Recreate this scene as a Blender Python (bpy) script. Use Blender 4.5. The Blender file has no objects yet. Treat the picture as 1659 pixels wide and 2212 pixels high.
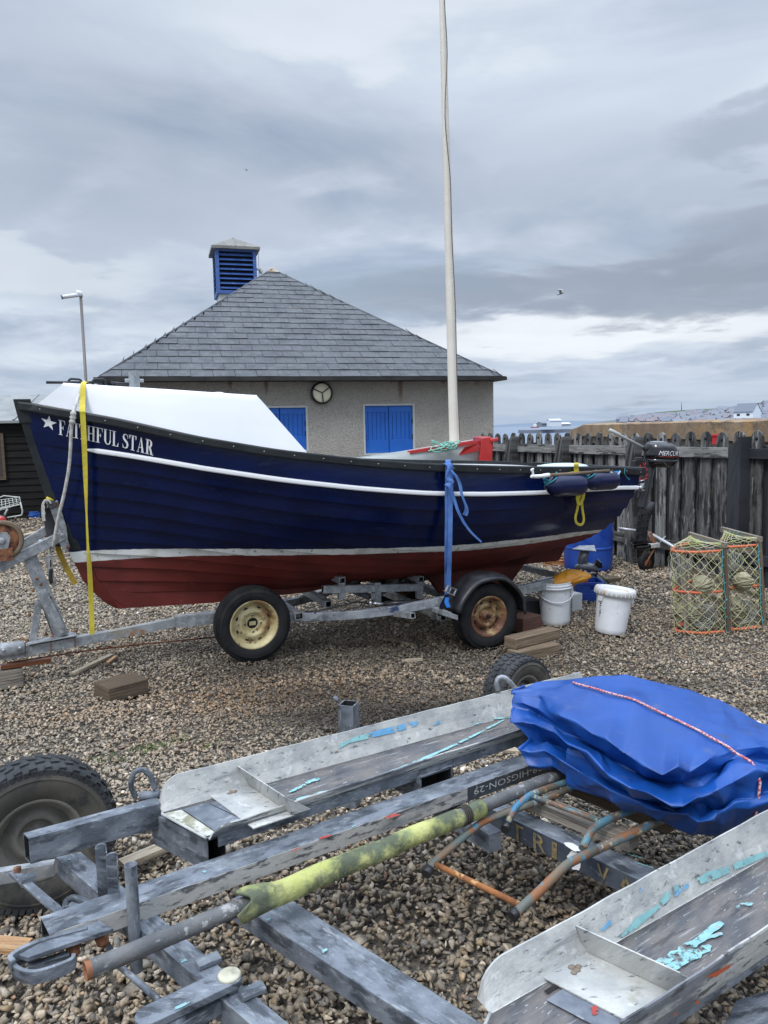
import bpy, bmesh, math, random
import numpy as np
from mathutils import Vector, Matrix
random.seed(7); rng = np.random.default_rng(11)
scene = bpy.context.scene
col = scene.collection
# ------------------------------------------------------------ camera geometry
H=1.65; F=1662.; CX=829.5; CY=1106.
pitch=math.radians(6.18); roll=math.radians(1.2)
cf=np.array([0,math.cos(pitch),-math.sin(pitch)]); r0=np.array([1.,0,0]); u0=np.cross(r0,cf)
cr=r0*math.cos(roll)-u0*math.sin(roll); cu=r0*math.sin(roll)+u0*math.cos(roll)
cam=bpy.data.cameras.new('camera'); camo=bpy.data.objects.new('camera',cam); col.objects.link(camo)
camo.matrix_world=Matrix(((cr[0],cu[0],-cf[0],0),(cr[1],cu[1],-cf[1],0),(cr[2],cu[2],-cf[2],H),(0,0,0,1)))
cam.sensor_fit='HORIZONTAL'; cam.sensor_width=36; cam.lens=36*F/1659.; cam.clip_end=20000; cam.clip_start=.05
scene.camera=camo
def ray(x,y): return cf+cr*(x-CX)/F-cu*(y-CY)/F
def Z(x,y,z=0.):
    d=ray(x,y); return np.array([0,0,H])+d*(z-H)/d[2]
def Yp(x,y,Yv):
    d=ray(x,y); return np.array([0,0,H])+d*Yv/d[1]
def PL(x,y,p0,n):
    d=ray(x,y); c=np.array([0,0,H]); return c+d*((np.array(p0)-c)@np.array(n))/(d@np.array(n))
def V(*a): return np.array(a,float)
def nrm(v):
    v=np.array(v,float); return v/(np.linalg.norm(v)+1e-12)
# ------------------------------------------------------------ object helpers
def tag(o,label=None,cat=None,group=None,kind=None):
    if label: o['label']=label
    if cat: o['category']=cat
    if group: o['group']=group
    if kind: o['kind']=kind
    return o
def thing(name,label,cat,loc=(0,0,0),group=None):
    o=bpy.data.objects.new(name,None); col.objects.link(o); o.location=Vector(loc); o.empty_display_size=.1
    return tag(o,label,cat,group)
def rootloc(p):
    v=Vector((0,0,0))
    while p is not None: v+=p.location; p=p.parent
    return v
class MB:
    def __init__(s): s.v=[];s.f=[];s.m=[];s.uv=[];s.sm=[]
    def add(s,vs,fs,mi=0,uv=None,smooth=False):
        b=len(s.v); s.v+= [tuple(float(c) for c in p) for p in vs]
        for k,f in enumerate(fs):
            s.f.append([b+i for i in f]); s.m.append(mi); s.sm.append(smooth)
            s.uv.append([uv[i] for i in f] if uv is not None else [(vs[i][0],vs[i][1]+vs[i][2]) for i in f])
        return b
    def box(s,c,ex,ey,ez,mi=0,bev=0.):
        """c centre, ex ey ez half-extent vectors"""
        c,ex,ey,ez=[np.array(q,float) for q in (c,ex,ey,ez)]
        lx,ly,lz=[np.linalg.norm(q) for q in (ex,ey,ez)]
        for sgn,a,b2,nn,la,lb in ((1,ex,ey,ez,lx,ly),(-1,ey,ex,ez,ly,lx),(1,ey,ez,ex,ly,lz),(-1,ez,ey,ex,lz,ly),(1,ez,ex,ey,lz,lx),(-1,ex,ez,ey,lx,lz)):
            pass
        P=[c+sx*ex+sy*ey+sz*ez for sz in(-1,1) for sy in(-1,1) for sx in(-1,1)]
        fs=[(0,2,3,1),(4,5,7,6),(0,1,5,4),(2,6,7,3),(0,4,6,2),(1,3,7,5)]
        b=len(s.v); s.v+=[tuple(p) for p in P]
        ou=random.random()*7; ov=random.random()*7
        L=[(sx*lx,sy*ly,sz*lz) for sz in(-1,1) for sy in(-1,1) for sx in(-1,1)]
        for k,f in enumerate(fs):
            s.f.append([b+i for i in f]); s.m.append(mi); s.sm.append(False)
            if k<2: uv=[(L[i][0]+ou,L[i][1]+ov) for i in f]
            elif k<4: uv=[(L[i][0]+ou,L[i][2]+ov+3*k) for i in f]
            else: uv=[(L[i][1]*.5+ou,L[i][2]+ov+20) for i in f]
            s.uv.append(uv)
    def aabb(s,x0,x1,y0,y1,z0,z1,mi=0):
        s.box(((x0+x1)/2,(y0+y1)/2,(z0+z1)/2),((x1-x0)/2,0,0),(0,(y1-y0)/2,0),(0,0,(z1-z0)/2),mi)
    def beam(s,p0,p1,w,h,up=(0,0,1),mi=0):
        p0=np.array(p0,float);p1=np.array(p1,float);a=nrm(p1-p0);si=nrm(np.cross(a,up));u=np.cross(si,a)
        s.box((p0+p1)/2,(p1-p0)/2,si*w/2,u*h/2,mi)
    def hollow(s,p0,p1,w,h,t=.005,up=(0,0,1),mi=0,ends=(True,True),depth=.12,mid=1):
        """rectangular hollow section with recessed dark ends"""
        p0=np.array(p0,float);p1=np.array(p1,float);a=nrm(p1-p0);si=nrm(np.cross(a,up));u=np.cross(si,a)
        L=np.linalg.norm(p1-p0)
        def ring(p,w,h): return [p+si*w/2*i+u*h/2*j for i,j in((-1,-1),(1,-1),(1,1),(-1,1))]
        o0=ring(p0,w,h);o1=ring(p1,w,h)
        per=[0,w,w+h,2*w+h,2*w+2*h]; ou=random.random()*9; ov=random.random()*9
        for k in range(4):
            j=(k+1)%4
            s.add([o0[k],o1[k],o1[j],o0[j]],[(0,1,2,3)],mi,[(ou,per[k]+ov),(ou+L,per[k]+ov),(ou+L,per[k+1]+ov),(ou,per[k+1]+ov)])
        for e,(p,sg) in enumerate(((p0,1),(p1,-1))):
            o=o0 if e==0 else o1
            if not ends[e]:
                s.add(o,[(0,1,2,3)] if e else [(3,2,1,0)],mi); continue
            i0=ring(p,w-2*t,h-2*t); i1=ring(p+a*sg*depth,w-2*t,h-2*t)
            for k in range(4):
                j=(k+1)%4
                f=(0,1,2,3) if e else (3,2,1,0)
                s.add([o[k],o[j],i0[j],i0[k]],[f],mi)
                s.add([i0[k],i0[j],i1[j],i1[k]],[f],mid)
            s.add(i1,[(0,1,2,3)] if e else [(3,2,1,0)],mid)
    def tube(s,pts,r,n=10,mi=0,cap=True,closed=False,smooth=True,flat=None):
        pts=[np.array(p,float) for p in pts]; N=len(pts)
        rs=r if hasattr(r,'__len__') else [r]*N
        tang=[]
        for i in range(N):
            if closed: t=pts[(i+1)%N]-pts[i-1]
            else: t=pts[min(i+1,N-1)]-pts[max(i-1,0)]
            tang.append(nrm(t))
        ref=V(0,0,1) if abs(tang[0][2])<.9 else V(1,0,0)
        si=nrm(np.cross(tang[0],ref)); vs=[];uv=[];Lc=0;ou=random.random()*9
        for i in range(N):
            t=tang[i]; si=nrm(si-t*(si@t)); u=np.cross(si,t)
            if i: Lc+=np.linalg.norm(pts[i]-pts[i-1])
            for k in range(n):
                a=2*math.pi*k/n
                vs.append(pts[i]+rs[i]*(math.cos(a)*si+math.sin(a)*u)); uv.append((Lc+ou,rs[i]*6.28*k/n))
        fs=[]
        for i in range(N if closed else N-1):
            j=(i+1)%N
            for k in range(n):
                l=(k+1)%n; fs.append((i*n+k,i*n+l,j*n+l,j*n+k))
        s.add(vs,fs,mi,uv,smooth)
        if cap and not closed:
            b=len(s.v)-N*n
            for idx in (list(range(n))[::-1],[(N-1)*n+k for k in range(n)]):
                s.f.append([b+i for i in idx]);s.m.append(mi);s.sm.append(False);s.uv.append([uv[i] for i in idx])
    def pipe(s,p0,p1,ro,ri,n=20,mi=0,mid=1,depth=.1,both=True):
        """open pipe"""
        p0=np.array(p0,float);p1=np.array(p1,float);a=nrm(p1-p0); depth=min(depth,.45*np.linalg.norm(p1-p0))
        s.tube([p0,p1],ro,n,mi,cap=False)
        for p,sg in ((p0,1),(p1,-1)):
            s.lathe(p,a*sg,[(ro,0),(ri,0),(ri,depth),(0.0001,depth)],n,mi=mid if False else mi)
    def lathe(s,c,axis,prof,n=32,mi=0,smooth=True,mis=None,a0=0,a1=2*math.pi,closedprof=False,ref=None):
        """prof list of (r,h)"""
        c=np.array(c,float);ax=nrm(axis); ref=V(0,0,1) if ref is None else np.array(ref,float)
        if abs(ax@ref)>.95: ref=V(1,0,0)
        e1=nrm(ref-ax*(ref@ax)); e2=np.cross(ax,e1)
        full=abs(a1-a0-2*math.pi)<1e-6; M=len(prof); cnt=n if full else n+1
        vs=[];uv=[];acc=[0]
        for i in range(1,M): acc.append(acc[-1]+math.hypot(prof[i][0]-prof[i-1][0],prof[i][1]-prof[i-1][1]))
        for k in range(cnt):
            a=a0+(a1-a0)*k/n
            d=math.cos(a)*e1+math.sin(a)*e2
            for i,(r,h) in enumerate(prof): vs.append(c+d*r+ax*h); uv.append((a*prof[0][0],acc[i]))
        for i in range(M-1):
            fs=[]
            for k in range(n):
                l=(k+1)%cnt
                fs.append((k*M+i,l*M+i,l*M+i+1,k*M+i+1))
            if i==0: b=s.add(vs,fs,(mis[i] if mis else mi),uv,smooth)
            else:
                for f in fs:
                    s.f.append([b+q for q in f]);s.m.append(mis[i] if mis else mi);s.sm.append(smooth);s.uv.append([uv[q] for q in f])
        if closedprof:
            for k in range(n):
                l=(k+1)%cnt; f=(k*M+M-1,l*M+M-1,l*M,k*M)
                s.f.append([b+q for q in f]);s.m.append(mis[-1] if mis else mi);s.sm.append(smooth);s.uv.append([uv[q] for q in f])
    def prism(s,poly,d,mi=0,smooth=False):
        """poly list of 3D points (planar), extruded by vector d"""
        d=np.array(d,float);n=len(poly);P=[np.array(p,float) for p in poly]
        s.add(P+[p+d for p in P],[tuple(range(n))[::-1],tuple(range(n,2*n))]+[(i,(i+1)%n,n+(i+1)%n,n+i) for i in range(n)],mi,None,smooth)
    def ribbon(s,pts,wv,th=.003,mi=0):
        """flat strap: pts, wv (vector or list) half width direction"""
        P=[np.array(p,float) for p in pts];N=len(P)
        W=[np.array(wv if not isinstance(wv,list) else wv[i],float) for i in range(N)]
        vs=[];uv=[];L=0
        for i in range(N):
            if i: L+=np.linalg.norm(P[i]-P[i-1])
            t=nrm(P[min(i+1,N-1)]-P[max(i-1,0)]); nn=nrm(np.cross(t,W[i]))*th/2
            for q,vv in ((-W[i]-nn,0),(W[i]-nn,1),(W[i]+nn,1),(-W[i]+nn,0)): vs.append(P[i]+q); uv.append((L,vv*.04))
        fs=[]
        for i in range(N-1):
            for k in range(4):
                l=(k+1)%4; fs.append((i*4+k,i*4+l,i*4+4+l,i*4+4+k))
        fs.append((3,2,1,0)); e=(N-1)*4; fs.append((e,e+1,e+2,e+3))
        s.add(vs,fs,mi,uv,False)
    def sphere(s,c,r,n=12,m=8,mi=0,sc=(1,1,1)):
        c=np.array(c,float); vs=[];fs=[]
        for j in range(m+1):
            th=math.pi*j/m
            for i in range(n):
                ph=2*math.pi*i/n; vs.append(c+V(sc[0]*r*math.sin(th)*math.cos(ph),sc[1]*r*math.sin(th)*math.sin(ph),sc[2]*r*math.cos(th)))
        for j in range(m):
            for i in range(n):
                k=(i+1)%n; fs.append((j*n+i,(j+1)*n+i,(j+1)*n+k,j*n+k))
        s.add(vs,fs,mi,None,True)
    def build(s,name,mats,parent=None,bev=0.,label=None,subsurf=0,seg=2,fixn=False,auto=None):
        me=bpy.data.meshes.new(name); off=rootloc(parent) if parent is not None else Vector((0,0,0))
        if parent is None and s.v:
            A=np.array(s.v); off=Vector(((A[:,0].min()+A[:,0].max())/2,(A[:,1].min()+A[:,1].max())/2,A[:,2].min()))
        me.from_pydata([(x-off.x,y-off.y,z-off.z) for x,y,z in s.v],[],s.f)
        if not isinstance(mats,(list,tuple)): mats=[mats]
        for m in mats: me.materials.append(m)
        me.polygons.foreach_set('material_index',[min(i,len(mats)-1) for i in s.m])
        me.polygons.foreach_set('use_smooth',s.sm)
        ul=me.uv_layers.new(name='UVMap'); flat=[c for f in s.uv for p in f for c in p]
        ul.data.foreach_set('uv',flat)
        me.validate()
        if fixn:
            bm=bmesh.new();bm.from_mesh(me);bmesh.ops.remove_doubles(bm,verts=bm.verts,dist=1e-5);bmesh.ops.recalc_face_normals(bm,faces=bm.faces);bm.to_mesh(me);bm.free()
        o=bpy.data.objects.new(name,me); col.objects.link(o)
        if parent is not None: o.parent=parent
        else: o.location=off
        if bev>0:
            b=o.modifiers.new('bevel','BEVEL');b.width=bev;b.segments=seg;b.limit_method='ANGLE';b.angle_limit=math.radians(40)
        if subsurf:
            m=o.modifiers.new('sub','SUBSURF');m.levels=subsurf;m.render_levels=subsurf
        if label: o['label']=label
        return o
def curve(pts,n=8,closed=False):
    """catmull-rom"""
    P=[np.array(p,float) for p in pts];N=len(P);out=[]
    rg=range(N if closed else N-1)
    for i in rg:
        if closed: a,b,c,d=P[i-1],P[i],P[(i+1)%N],P[(i+2)%N]
        else: a,b,c,d=P[max(i-1,0)],P[i],P[i+1],P[min(i+2,N-1)]
        for k in range(n):
            t=k/n; out.append(.5*((2*b)+(-a+c)*t+(2*a-5*b+4*c-d)*t*t+(-a+3*b-3*c+d)*t**3))
    if not closed: out.append(P[-1])
    return out
def bend(pts,rad=.05,n=5):
    """polyline with rounded corners"""
    P=[np.array(p,float) for p in pts];out=[P[0]]
    for i in range(1,len(P)-1):
        a=P[i-1]-P[i];b=P[i+1]-P[i];ra=min(rad,np.linalg.norm(a)*.45,np.linalg.norm(b)*.45)
        p=P[i]+nrm(a)*ra;q=P[i]+nrm(b)*ra
        for k in range(n+1):
            t=k/n; out.append((1-t)**2*p+2*t*(1-t)*P[i]+t*t*q)
    out.append(P[-1]); return out
# ------------------------------------------------------------ materials
def mat(name,base,rough=.6,metal=0.,coord='Object',var=None,spots=(),bump=None,bump2=None,coat=0.,rvar=0.,spec=.5,stretch=(1,1,1)):
    """var=(colour2,scale,detail) soft mottling; spots=[(colour,scale,lo,hi,detail,(sx,sy,sz),amount[,rough])]"""
    m=bpy.data.materials.new(name); m.use_nodes=True; nt=m.node_tree; N=nt.nodes; L=nt.links
    bs=N['Principled BSDF']; tc=N.new('ShaderNodeTexCoord'); src=tc.outputs[coord]
    def mapped(sc,loc=(0,0,0)):
        mp=N.new('ShaderNodeMapping'); mp.inputs['Scale'].default_value=sc; mp.inputs['Location'].default_value=loc
        L.new(src,mp.inputs['Vector']); return mp.outputs['Vector']
    def noise(scale,detail,sc,loc=(0,0,0),rg=.6):
        n=N.new('ShaderNodeTexNoise'); n.inputs['Scale'].default_value=scale; n.inputs['Detail'].default_value=detail; n.inputs['Roughness'].default_value=rg
        L.new(mapped(sc,loc),n.inputs['Vector']); q=N.new('ShaderNodeMath'); q.operation='MULTIPLY_ADD'; q.inputs[1].default_value=1.55; q.inputs[2].default_value=-.275; L.new(n.outputs['Fac'],q.inputs[0]); return q.outputs[0]
    def ramp(fac,lo,hi):
        r=N.new('ShaderNodeMapRange'); r.inputs['From Min'].default_value=lo; r.inputs['From Max'].default_value=hi; r.interpolation_type='SMOOTHSTEP'
        L.new(fac,r.inputs['Value']); return r.outputs['Result']
    def mix(f,a,b):
        x=N.new('ShaderNodeMix'); x.data_type='RGBA'; L.new(f,x.inputs['Factor'])
        for q,i in((a,6),(b,7)):
            if isinstance(q,tuple): x.inputs[i].default_value=(*q,1)
            else: L.new(q,x.inputs[i])
        return x.outputs[2]
    c=tuple(base); rr=None
    if var:
        f=ramp(noise(var[1],var[2] if len(var)>2 else 5,stretch),.3,.7); c=mix(f,c,tuple(var[0]))
    for i,sp in enumerate(spots):
        colr,sc,lo,hi,det=sp[:5]; st=sp[5] if len(sp)>5 else stretch; am=sp[6] if len(sp)>6 else 1
        f=ramp(noise(sc,det,st,(3.1*i+1.3,7.7*i,2.3*i),.65),lo,hi)
        mm=N.new('ShaderNodeMath');mm.operation='MULTIPLY';mm.inputs[1].default_value=am;L.new(f,mm.inputs[0])
        c=mix(mm.outputs[0],c,tuple(colr))
        if len(sp)>7:
            x=N.new('ShaderNodeMix');x.data_type='FLOAT';L.new(mm.outputs[0],x.inputs[0])
            if rr is None: x.inputs[2].default_value=rough
            else: L.new(rr,x.inputs[2])
            x.inputs[3].default_value=sp[7]; rr=x.outputs[0]
    if isinstance(c,tuple): bs.inputs['Base Color'].default_value=(*c,1)
    else: L.new(c,bs.inputs['Base Color'])
    bs.inputs['Roughness'].default_value=rough
    if rvar>0 and rr is None:
        r=N.new('ShaderNodeMapRange'); r.inputs['To Min'].default_value=max(0,rough-rvar); r.inputs['To Max'].default_value=min(1,rough+rvar); r.inputs['From Min'].default_value=.3;r.inputs['From Max'].default_value=.7
        L.new(noise(9,5,stretch,(5,5,5)),r.inputs['Value']); rr=r.outputs['Result']
    if rr is not None: L.new(rr,bs.inputs['Roughness'])
    bs.inputs['Metallic'].default_value=metal; bs.inputs['Coat Weight'].default_value=coat; bs.inputs['Specular IOR Level'].default_value=spec
    prev=None
    for bp in (bump,bump2):
        if bp:
            b=N.new('ShaderNodeBump'); b.inputs['Strength'].default_value=bp[1]; b.inputs['Distance'].default_value=bp[2] if len(bp)>2 else .01
            L.new(noise(bp[0],bp[3] if len(bp)>3 else 5,bp[4] if len(bp)>4 else stretch,(9,2,4)),b.inputs['Height'])
            if prev is not None: L.new(prev,b.inputs['Normal'])
            prev=b.outputs['Normal']
    if prev is not None: L.new(prev,bs.inputs['Normal'])
    m['c']=0
    return m
def srgb(r,g,b):
    f=lambda c:(c/255/12.92 if c/255<=.04045 else ((c/255+.055)/1.055)**2.4)
    return (f(r),f(g),f(b))
M={}
M['galv']=mat('galvanised_steel',(.37,.385,.395),.5,.35,'UV',var=((.23,.245,.26),16,8),spots=[((.5,.52,.54),30,.55,.7,4,(1,1,1),.6),((.10,.11,.12),9,.62,.72,6,(.5,2,1),.5)],bump=(60,.15,.004),rvar=.15)
M['galv_dark']=mat('dull_galvanised_steel',(.098,.114,.136),.55,.12,'UV',var=((.19,.212,.245),11,10),
    spots=[((.030,.036,.045),13,.52,.66,10,(.6,1.6,1),.75),((.38,.41,.43),24,.56,.80,11,(.6,1.9,1),.6),((.30,.33,.35),5,.56,.78,11,(1,1.3,1),.6),((.40,.43,.45),110,.78,.84,2,(1,1,1),.5),((.13,.07,.04),14,.74,.84,8,(1,1,1),.6)],bump=(70,.4,.004,9),rvar=.18)
M['galv_white']=mat('chipped_white_painted_steel',(.50,.50,.47),.62,0,'UV',var=((.33,.34,.335),7,10),
    spots=[((.15,.16,.17),9,.56,.86,12,(.45,2.6,1),.75),((.05,.055,.065),44,.64,.76,12,(.7,1.5,1),.8),((.24,.22,.13),9,.66,.84,8,(1,1,1),.45),((.62,.62,.60),18,.64,.72,8,(1,1,1),.6)],bump=(50,.5,.004,9),rvar=.1)
M['galv_floor']=mat('worn_grey_tray_floor',(.085,.088,.098),.55,.1,'UV',var=((.16,.145,.135),9,10),
    spots=[((.36,.37,.38),22,.60,.76,10,(.3,2.2,1),.7),((.028,.028,.032),15,.56,.70,9,(.5,1.5,1),.6),((.15,.085,.05),8,.66,.82,8,(.4,2,1),.5),((.5,.5,.48),70,.72,.78,4,(.6,1,1),.8)],bump=(60,.45,.004,9),rvar=.15)
M['cyan']=mat('cyan_paint',(.20,.40,.42),.5,0,var=((.26,.50,.50),24,6),spots=[((.30,.32,.33),30,.62,.72,8,(1,1,1),.7)],bump=(60,.3,.003))
M['blue_pt']=mat('sky_blue_paint',(.12,.33,.55),.5,0,var=((.2,.42,.6),20,5))
M['red_pt']=mat('red_paint_mark',(.35,.05,.04),.6,0)
def worn(m,scale,lo,hi):
    """paint worn through in flecks: real gaps in the film, ragged towards its edge"""
    nt=m.node_tree;N=nt.nodes;L=nt.links;b=N['Principled BSDF'];tc=N.new('ShaderNodeTexCoord');n=N.new('ShaderNodeTexNoise');n.inputs['Scale'].default_value=scale;n.inputs['Detail'].default_value=9;n.inputs['Roughness'].default_value=.7
    L.new(tc.outputs['Object'],n.inputs['Vector']);r=N.new('ShaderNodeMapRange');r.inputs['From Min'].default_value=lo;r.inputs['From Max'].default_value=hi;L.new(n.outputs['Fac'],r.inputs['Value']);L.new(r.outputs[0],b.inputs['Alpha'])
worn(M['cyan'],30,.40,.47); worn(M['blue_pt'],30,.41,.47); worn(M['red_pt'],40,.42,.50)
M['rust']=mat('rusty_steel',(.16,.06,.03),.85,0,var=((.30,.13,.06),25,7),spots=[((.05,.025,.02),15,.55,.7,7)],bump=(80,.6,.004,6))
M['rubber']=mat('tyre_rubber',(.010,.0105,.012),.8,0,var=((.018,.018,.019),8,5),spots=[((.06,.056,.048),6,.6,.85,6,(1,1,1),.35)],bump=(90,.2,.002),spec=.3)
M['rubber_dusty']=mat('dusty_tyre_rubber',(.020,.022,.025),.78,0,var=((.04,.042,.044),10,6),bump=(70,.3,.002))
M['sidewall']=mat('muddy_tyre_sidewall',(.055,.052,.045),.85,0,var=((.095,.088,.07),5,7),spots=[((.03,.03,.03),7,.5,.7,6)],bump=(60,.3,.002))
M['rim_cream']=mat('cream_steel_rim',(.55,.48,.27),.5,0.1,var=((.46,.38,.19),9,5),spots=[((.22,.10,.03),6,.53,.72,7,(1,1,1),.8),((.10,.05,.02),20,.63,.72,5,(1,1,1),.8)],rvar=.1)
M['rim_rust']=mat('rusty_cream_rim',(.38,.27,.13),.6,0.1,var=((.20,.08,.035),8,6),spots=[((.10,.035,.018),5,.45,.62,7,(1,1,1),.9),((.04,.02,.015),20,.6,.7,5,(1,1,1),.8)],bump=(80,.4,.003))
M['rim_grey']=mat('grey_dusty_rim',(.13,.125,.11),.7,0.1,var=((.19,.18,.155),6,6),spots=[((.06,.055,.05),7,.55,.7,6,(1,1,1),.6)],rvar=.1)
M['black']=mat('black_plastic',(.012,.013,.016),.42,0,var=((.025,.026,.03),9,4),rvar=.12)
M['black_shadow']=mat('dark_recess',(.01,.01,.011),.9)
M['black_gloss']=mat('black_cowl_paint',(.008,.008,.010),.18,0,coat=.5)
M['navy']=None
M['white_gloss']=mat('white_gelcoat',(.72,.73,.75),.3,0,var=((.68,.695,.715),2,4),coat=.2,bump=(3,.05,.02,2))
M['white_pl']=mat('white_bucket_plastic',(.80,.82,.84),.4,0,var=((.74,.76,.78),9,5),spots=[((.15,.15,.17),42,.80,.83,2,(1,1,1),.9),((.50,.48,.44),6,.66,.85,6,(1,1,1),.3)])
M['rail']=mat('black_rubbing_rail',(.011,.014,.016),.5,0,var=((.019,.023,.025),7,5),spots=[((.07,.08,.08),20,.70,.80,6,(.3,1,1),.5)],spec=.35,bump=(50,.2,.002))
M['brass']=mat('screw_head',(.28,.26,.22),.4,.8)
M['text_white']=mat('white_lettering',(.78,.79,.80),.45)
M['rope_white']=mat('white_rope',(.62,.61,.57),.9,0,var=((.45,.43,.38),30,4),bump=(220,.7,.004,2))
M['yellow_web']=mat('yellow_webbing',(.62,.52,.05),.75,0,'UV',var=((.5,.40,.04),6,5),bump=(300,.3,.001,2))
M['mustard_web']=mat('mustard_webbing',(.36,.24,.02),.8,0,'UV',var=((.25,.16,.02),12,5))
M['blue_web']=mat('blue_webbing',(.06,.15,.42),.7,0,'UV',var=((.10,.22,.52),9,5),bump=(300,.3,.001,2))
M['steel']=mat('bright_steel',(.55,.56,.57),.32,.9,var=((.35,.35,.36),30,5))
M['orange_pl']=mat('orange_plastic_pipe',(.60,.14,.065),.55,0,var=((.55,.13,.05),20,5))
M['yellow_skin']=mat('orange_oilskin',(.72,.33,.03),.5,0,var=((.62,.26,.02),10,5),spots=[((.35,.24,.14),9,.6,.72,6,(1,1,1),.7)],bump=(14,.6,.02,4))
M['blue_pl']=mat('blue_plastic',(.008,.045,.30),.42,0,var=((.02,.08,.38),4,5),rvar=.1,bump=(6,.1,.01))
M['net']=mat('yellow_green_twine',(.52,.55,.22),.9,0,var=((.58,.55,.38),7,4))
M['net_grey']=mat('pale_grey_twine',(.45,.46,.42),.9,0,var=((.25,.27,.25),9,4))
M['net_green']=mat('teal_twine',(.06,.28,.26),.9,0,var=((.10,.35,.42),9,4))
def wood(name,c1,c2,dark=(.03,.025,.02),rough=.85,spots=()):
    return mat(name,c1,rough,0,'UV',var=(c2,7,7),stretch=(.35,6,6),spots=[(dark,11,.52,.74,10,(.22,8,8),.8),(dark,5,.58,.8,8,(.8,2,2),.5),(tuple(min(1,q*1.5) for q in c2),16,.62,.8,8,(.3,7,7),.5)]+list(spots),bump=(12,.9,.006,10,(.3,8,8)))
M['wood_brown']=wood('weathered_brown_timber',(.085,.060,.037),(.135,.10,.064))
M['wood_grey']=wood('weathered_grey_timber',(.20,.17,.135),(.30,.265,.22))
M['wood_pale']=wood('pale_sawn_timber',(.36,.29,.20),(.46,.39,.29),(.14,.10,.06))
M['wood_orange']=wood('fresh_orange_timber',(.44,.25,.12),(.52,.33,.18),(.2,.10,.05))
M['wood_red']=mat('red_brown_varnished_timber',(.17,.055,.02),.38,0,'UV',var=((.28,.10,.04),5,6),stretch=(.3,5,5),spots=[((.06,.02,.01),6,.58,.75,6)])
M['wood_redpaint']=wood('red_stained_timber',(.085,.055,.04),(.12,.05,.035),(.03,.015,.012),spots=[((.20,.04,.03),5,.55,.7,7,(1,1,1),.5)])
M['wood_tan']=wood('pale_oak_timber',(.15,.105,.065),(.23,.17,.115),(.05,.034,.022))
# ------------------------------------------------------------ world
SUN_EL=math.radians(52); SUN_AZ=math.radians(215)   # azimuth measured clockwise from +Y
w=bpy.data.worlds.new('World'); scene.world=w; w.use_nodes=True; nt=w.node_tree; N=nt.nodes; L=nt.links
for n_ in list(N): N.remove(n_)
out=N.new('ShaderNodeOutputWorld'); bg=N.new('ShaderNodeBackground'); L.new(bg.outputs[0],out.inputs[0])
sky=N.new('ShaderNodeTexSky'); sky.sky_type='NISHITA'; sky.sun_disc=False; sky.sun_elevation=SUN_EL; sky.sun_rotation=SUN_AZ; sky.air_density=1.2; sky.dust_density=2.
tc=N.new('ShaderNodeTexCoord'); sep=N.new('ShaderNodeSeparateXYZ'); L.new(tc.outputs['Generated'],sep.inputs[0])
def mth(op,a,b=None,c=None):
    m=N.new('ShaderNodeMath'); m.operation=op
    for i,q in enumerate((a,b,c)):
        if q is None: continue
        if isinstance(q,(int,float)): m.inputs[i].default_value=q
        else: L.new(q,m.inputs[i])
    return m.outputs[0]
def rmp(f,a,b,c=0.,d=1.,kind='SMOOTHSTEP'):
    r=N.new('ShaderNodeMapRange'); r.interpolation_type=kind
    for k,v in (('From Min',a),('From Max',b),('To Min',c),('To Max',d)): r.inputs[k].default_value=v
    L.new(f,r.inputs['Value']); return r.outputs['Result']
zc=mth('MAXIMUM',sep.outputs[2],0.0)
den=mth('ADD',zc,.10)
px_=mth('DIVIDE',sep.outputs[0],den); py_=mth('DIVIDE',sep.outputs[1],den)
cmb=N.new('ShaderNodeCombineXYZ'); L.new(px_,cmb.inputs[0]); L.new(py_,cmb.inputs[1])
def cn(scale,det,loc,rough=.55,dist=0.,sc=(1,1,1)):
    mp=N.new('ShaderNodeMapping'); mp.inputs['Location'].default_value=loc; mp.inputs['Scale'].default_value=sc; L.new(cmb.outputs[0],mp.inputs['Vector'])
    n=N.new('ShaderNodeTexNoise'); n.inputs['Scale'].default_value=scale; n.inputs['Detail'].default_value=det; n.inputs['Roughness'].default_value=rough; n.inputs['Distortion'].default_value=dist
    L.new(mp.outputs[0],n.inputs['Vector']); return n.outputs['Fac']
def mixc(f,a,b):
    x=N.new('ShaderNodeMix'); x.data_type='RGBA'
    if isinstance(f,float): x.inputs[0].default_value=f
    else: L.new(f,x.inputs[0])
    for q,i in((a,6),(b,7)):
        if isinstance(q,tuple): x.inputs[i].default_value=(*q,1)
        else: L.new(q,x.inputs[i])
    return x.outputs[2]
n1=cn(.75,8,(3.3,1.1,0),.56,.5); n2=cn(2.0,7,(7.9,4.4,2),.52,.3); n3=cn(.38,4,(2.2,9.4,5),.5)
# az/el for a few real cloud banks
el=mth('ARCSINE',sep.outputs[2]); az=mth('ARCTAN2',sep.outputs[0],sep.outputs[1])
base=mixc(rmp(n1,.36,.62),(.405,.48,.61),(.62,.695,.80))
base=mixc(mth('MULTIPLY',rmp(n2,.47,.70),.55),base,(.74,.80,.89))
base=mixc(mth('MULTIPLY',rmp(n3,.50,.66),.5),base,(.34,.405,.51))
def blob(azc,elc,wa,we,warp=.02):
    """soft elongated bank in az/el (radians), ragged by noise"""
    da=mth('DIVIDE',mth('SUBTRACT',az,azc),wa); nz=mth('MULTIPLY',mth('SUBTRACT',n2,.5),warp*8)
    nw=mth('MULTIPLY',mth('SUBTRACT',n1,.5),warp*8)
    de=mth('DIVIDE',mth('ADD',mth('SUBTRACT',mth('SUBTRACT',el,elc),nz),nw),we)
    d=mth('ADD',mth('MULTIPLY',da,da),mth('MULTIPLY',de,de)); return rmp(d,0.25,1.5,1.,0.)
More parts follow.
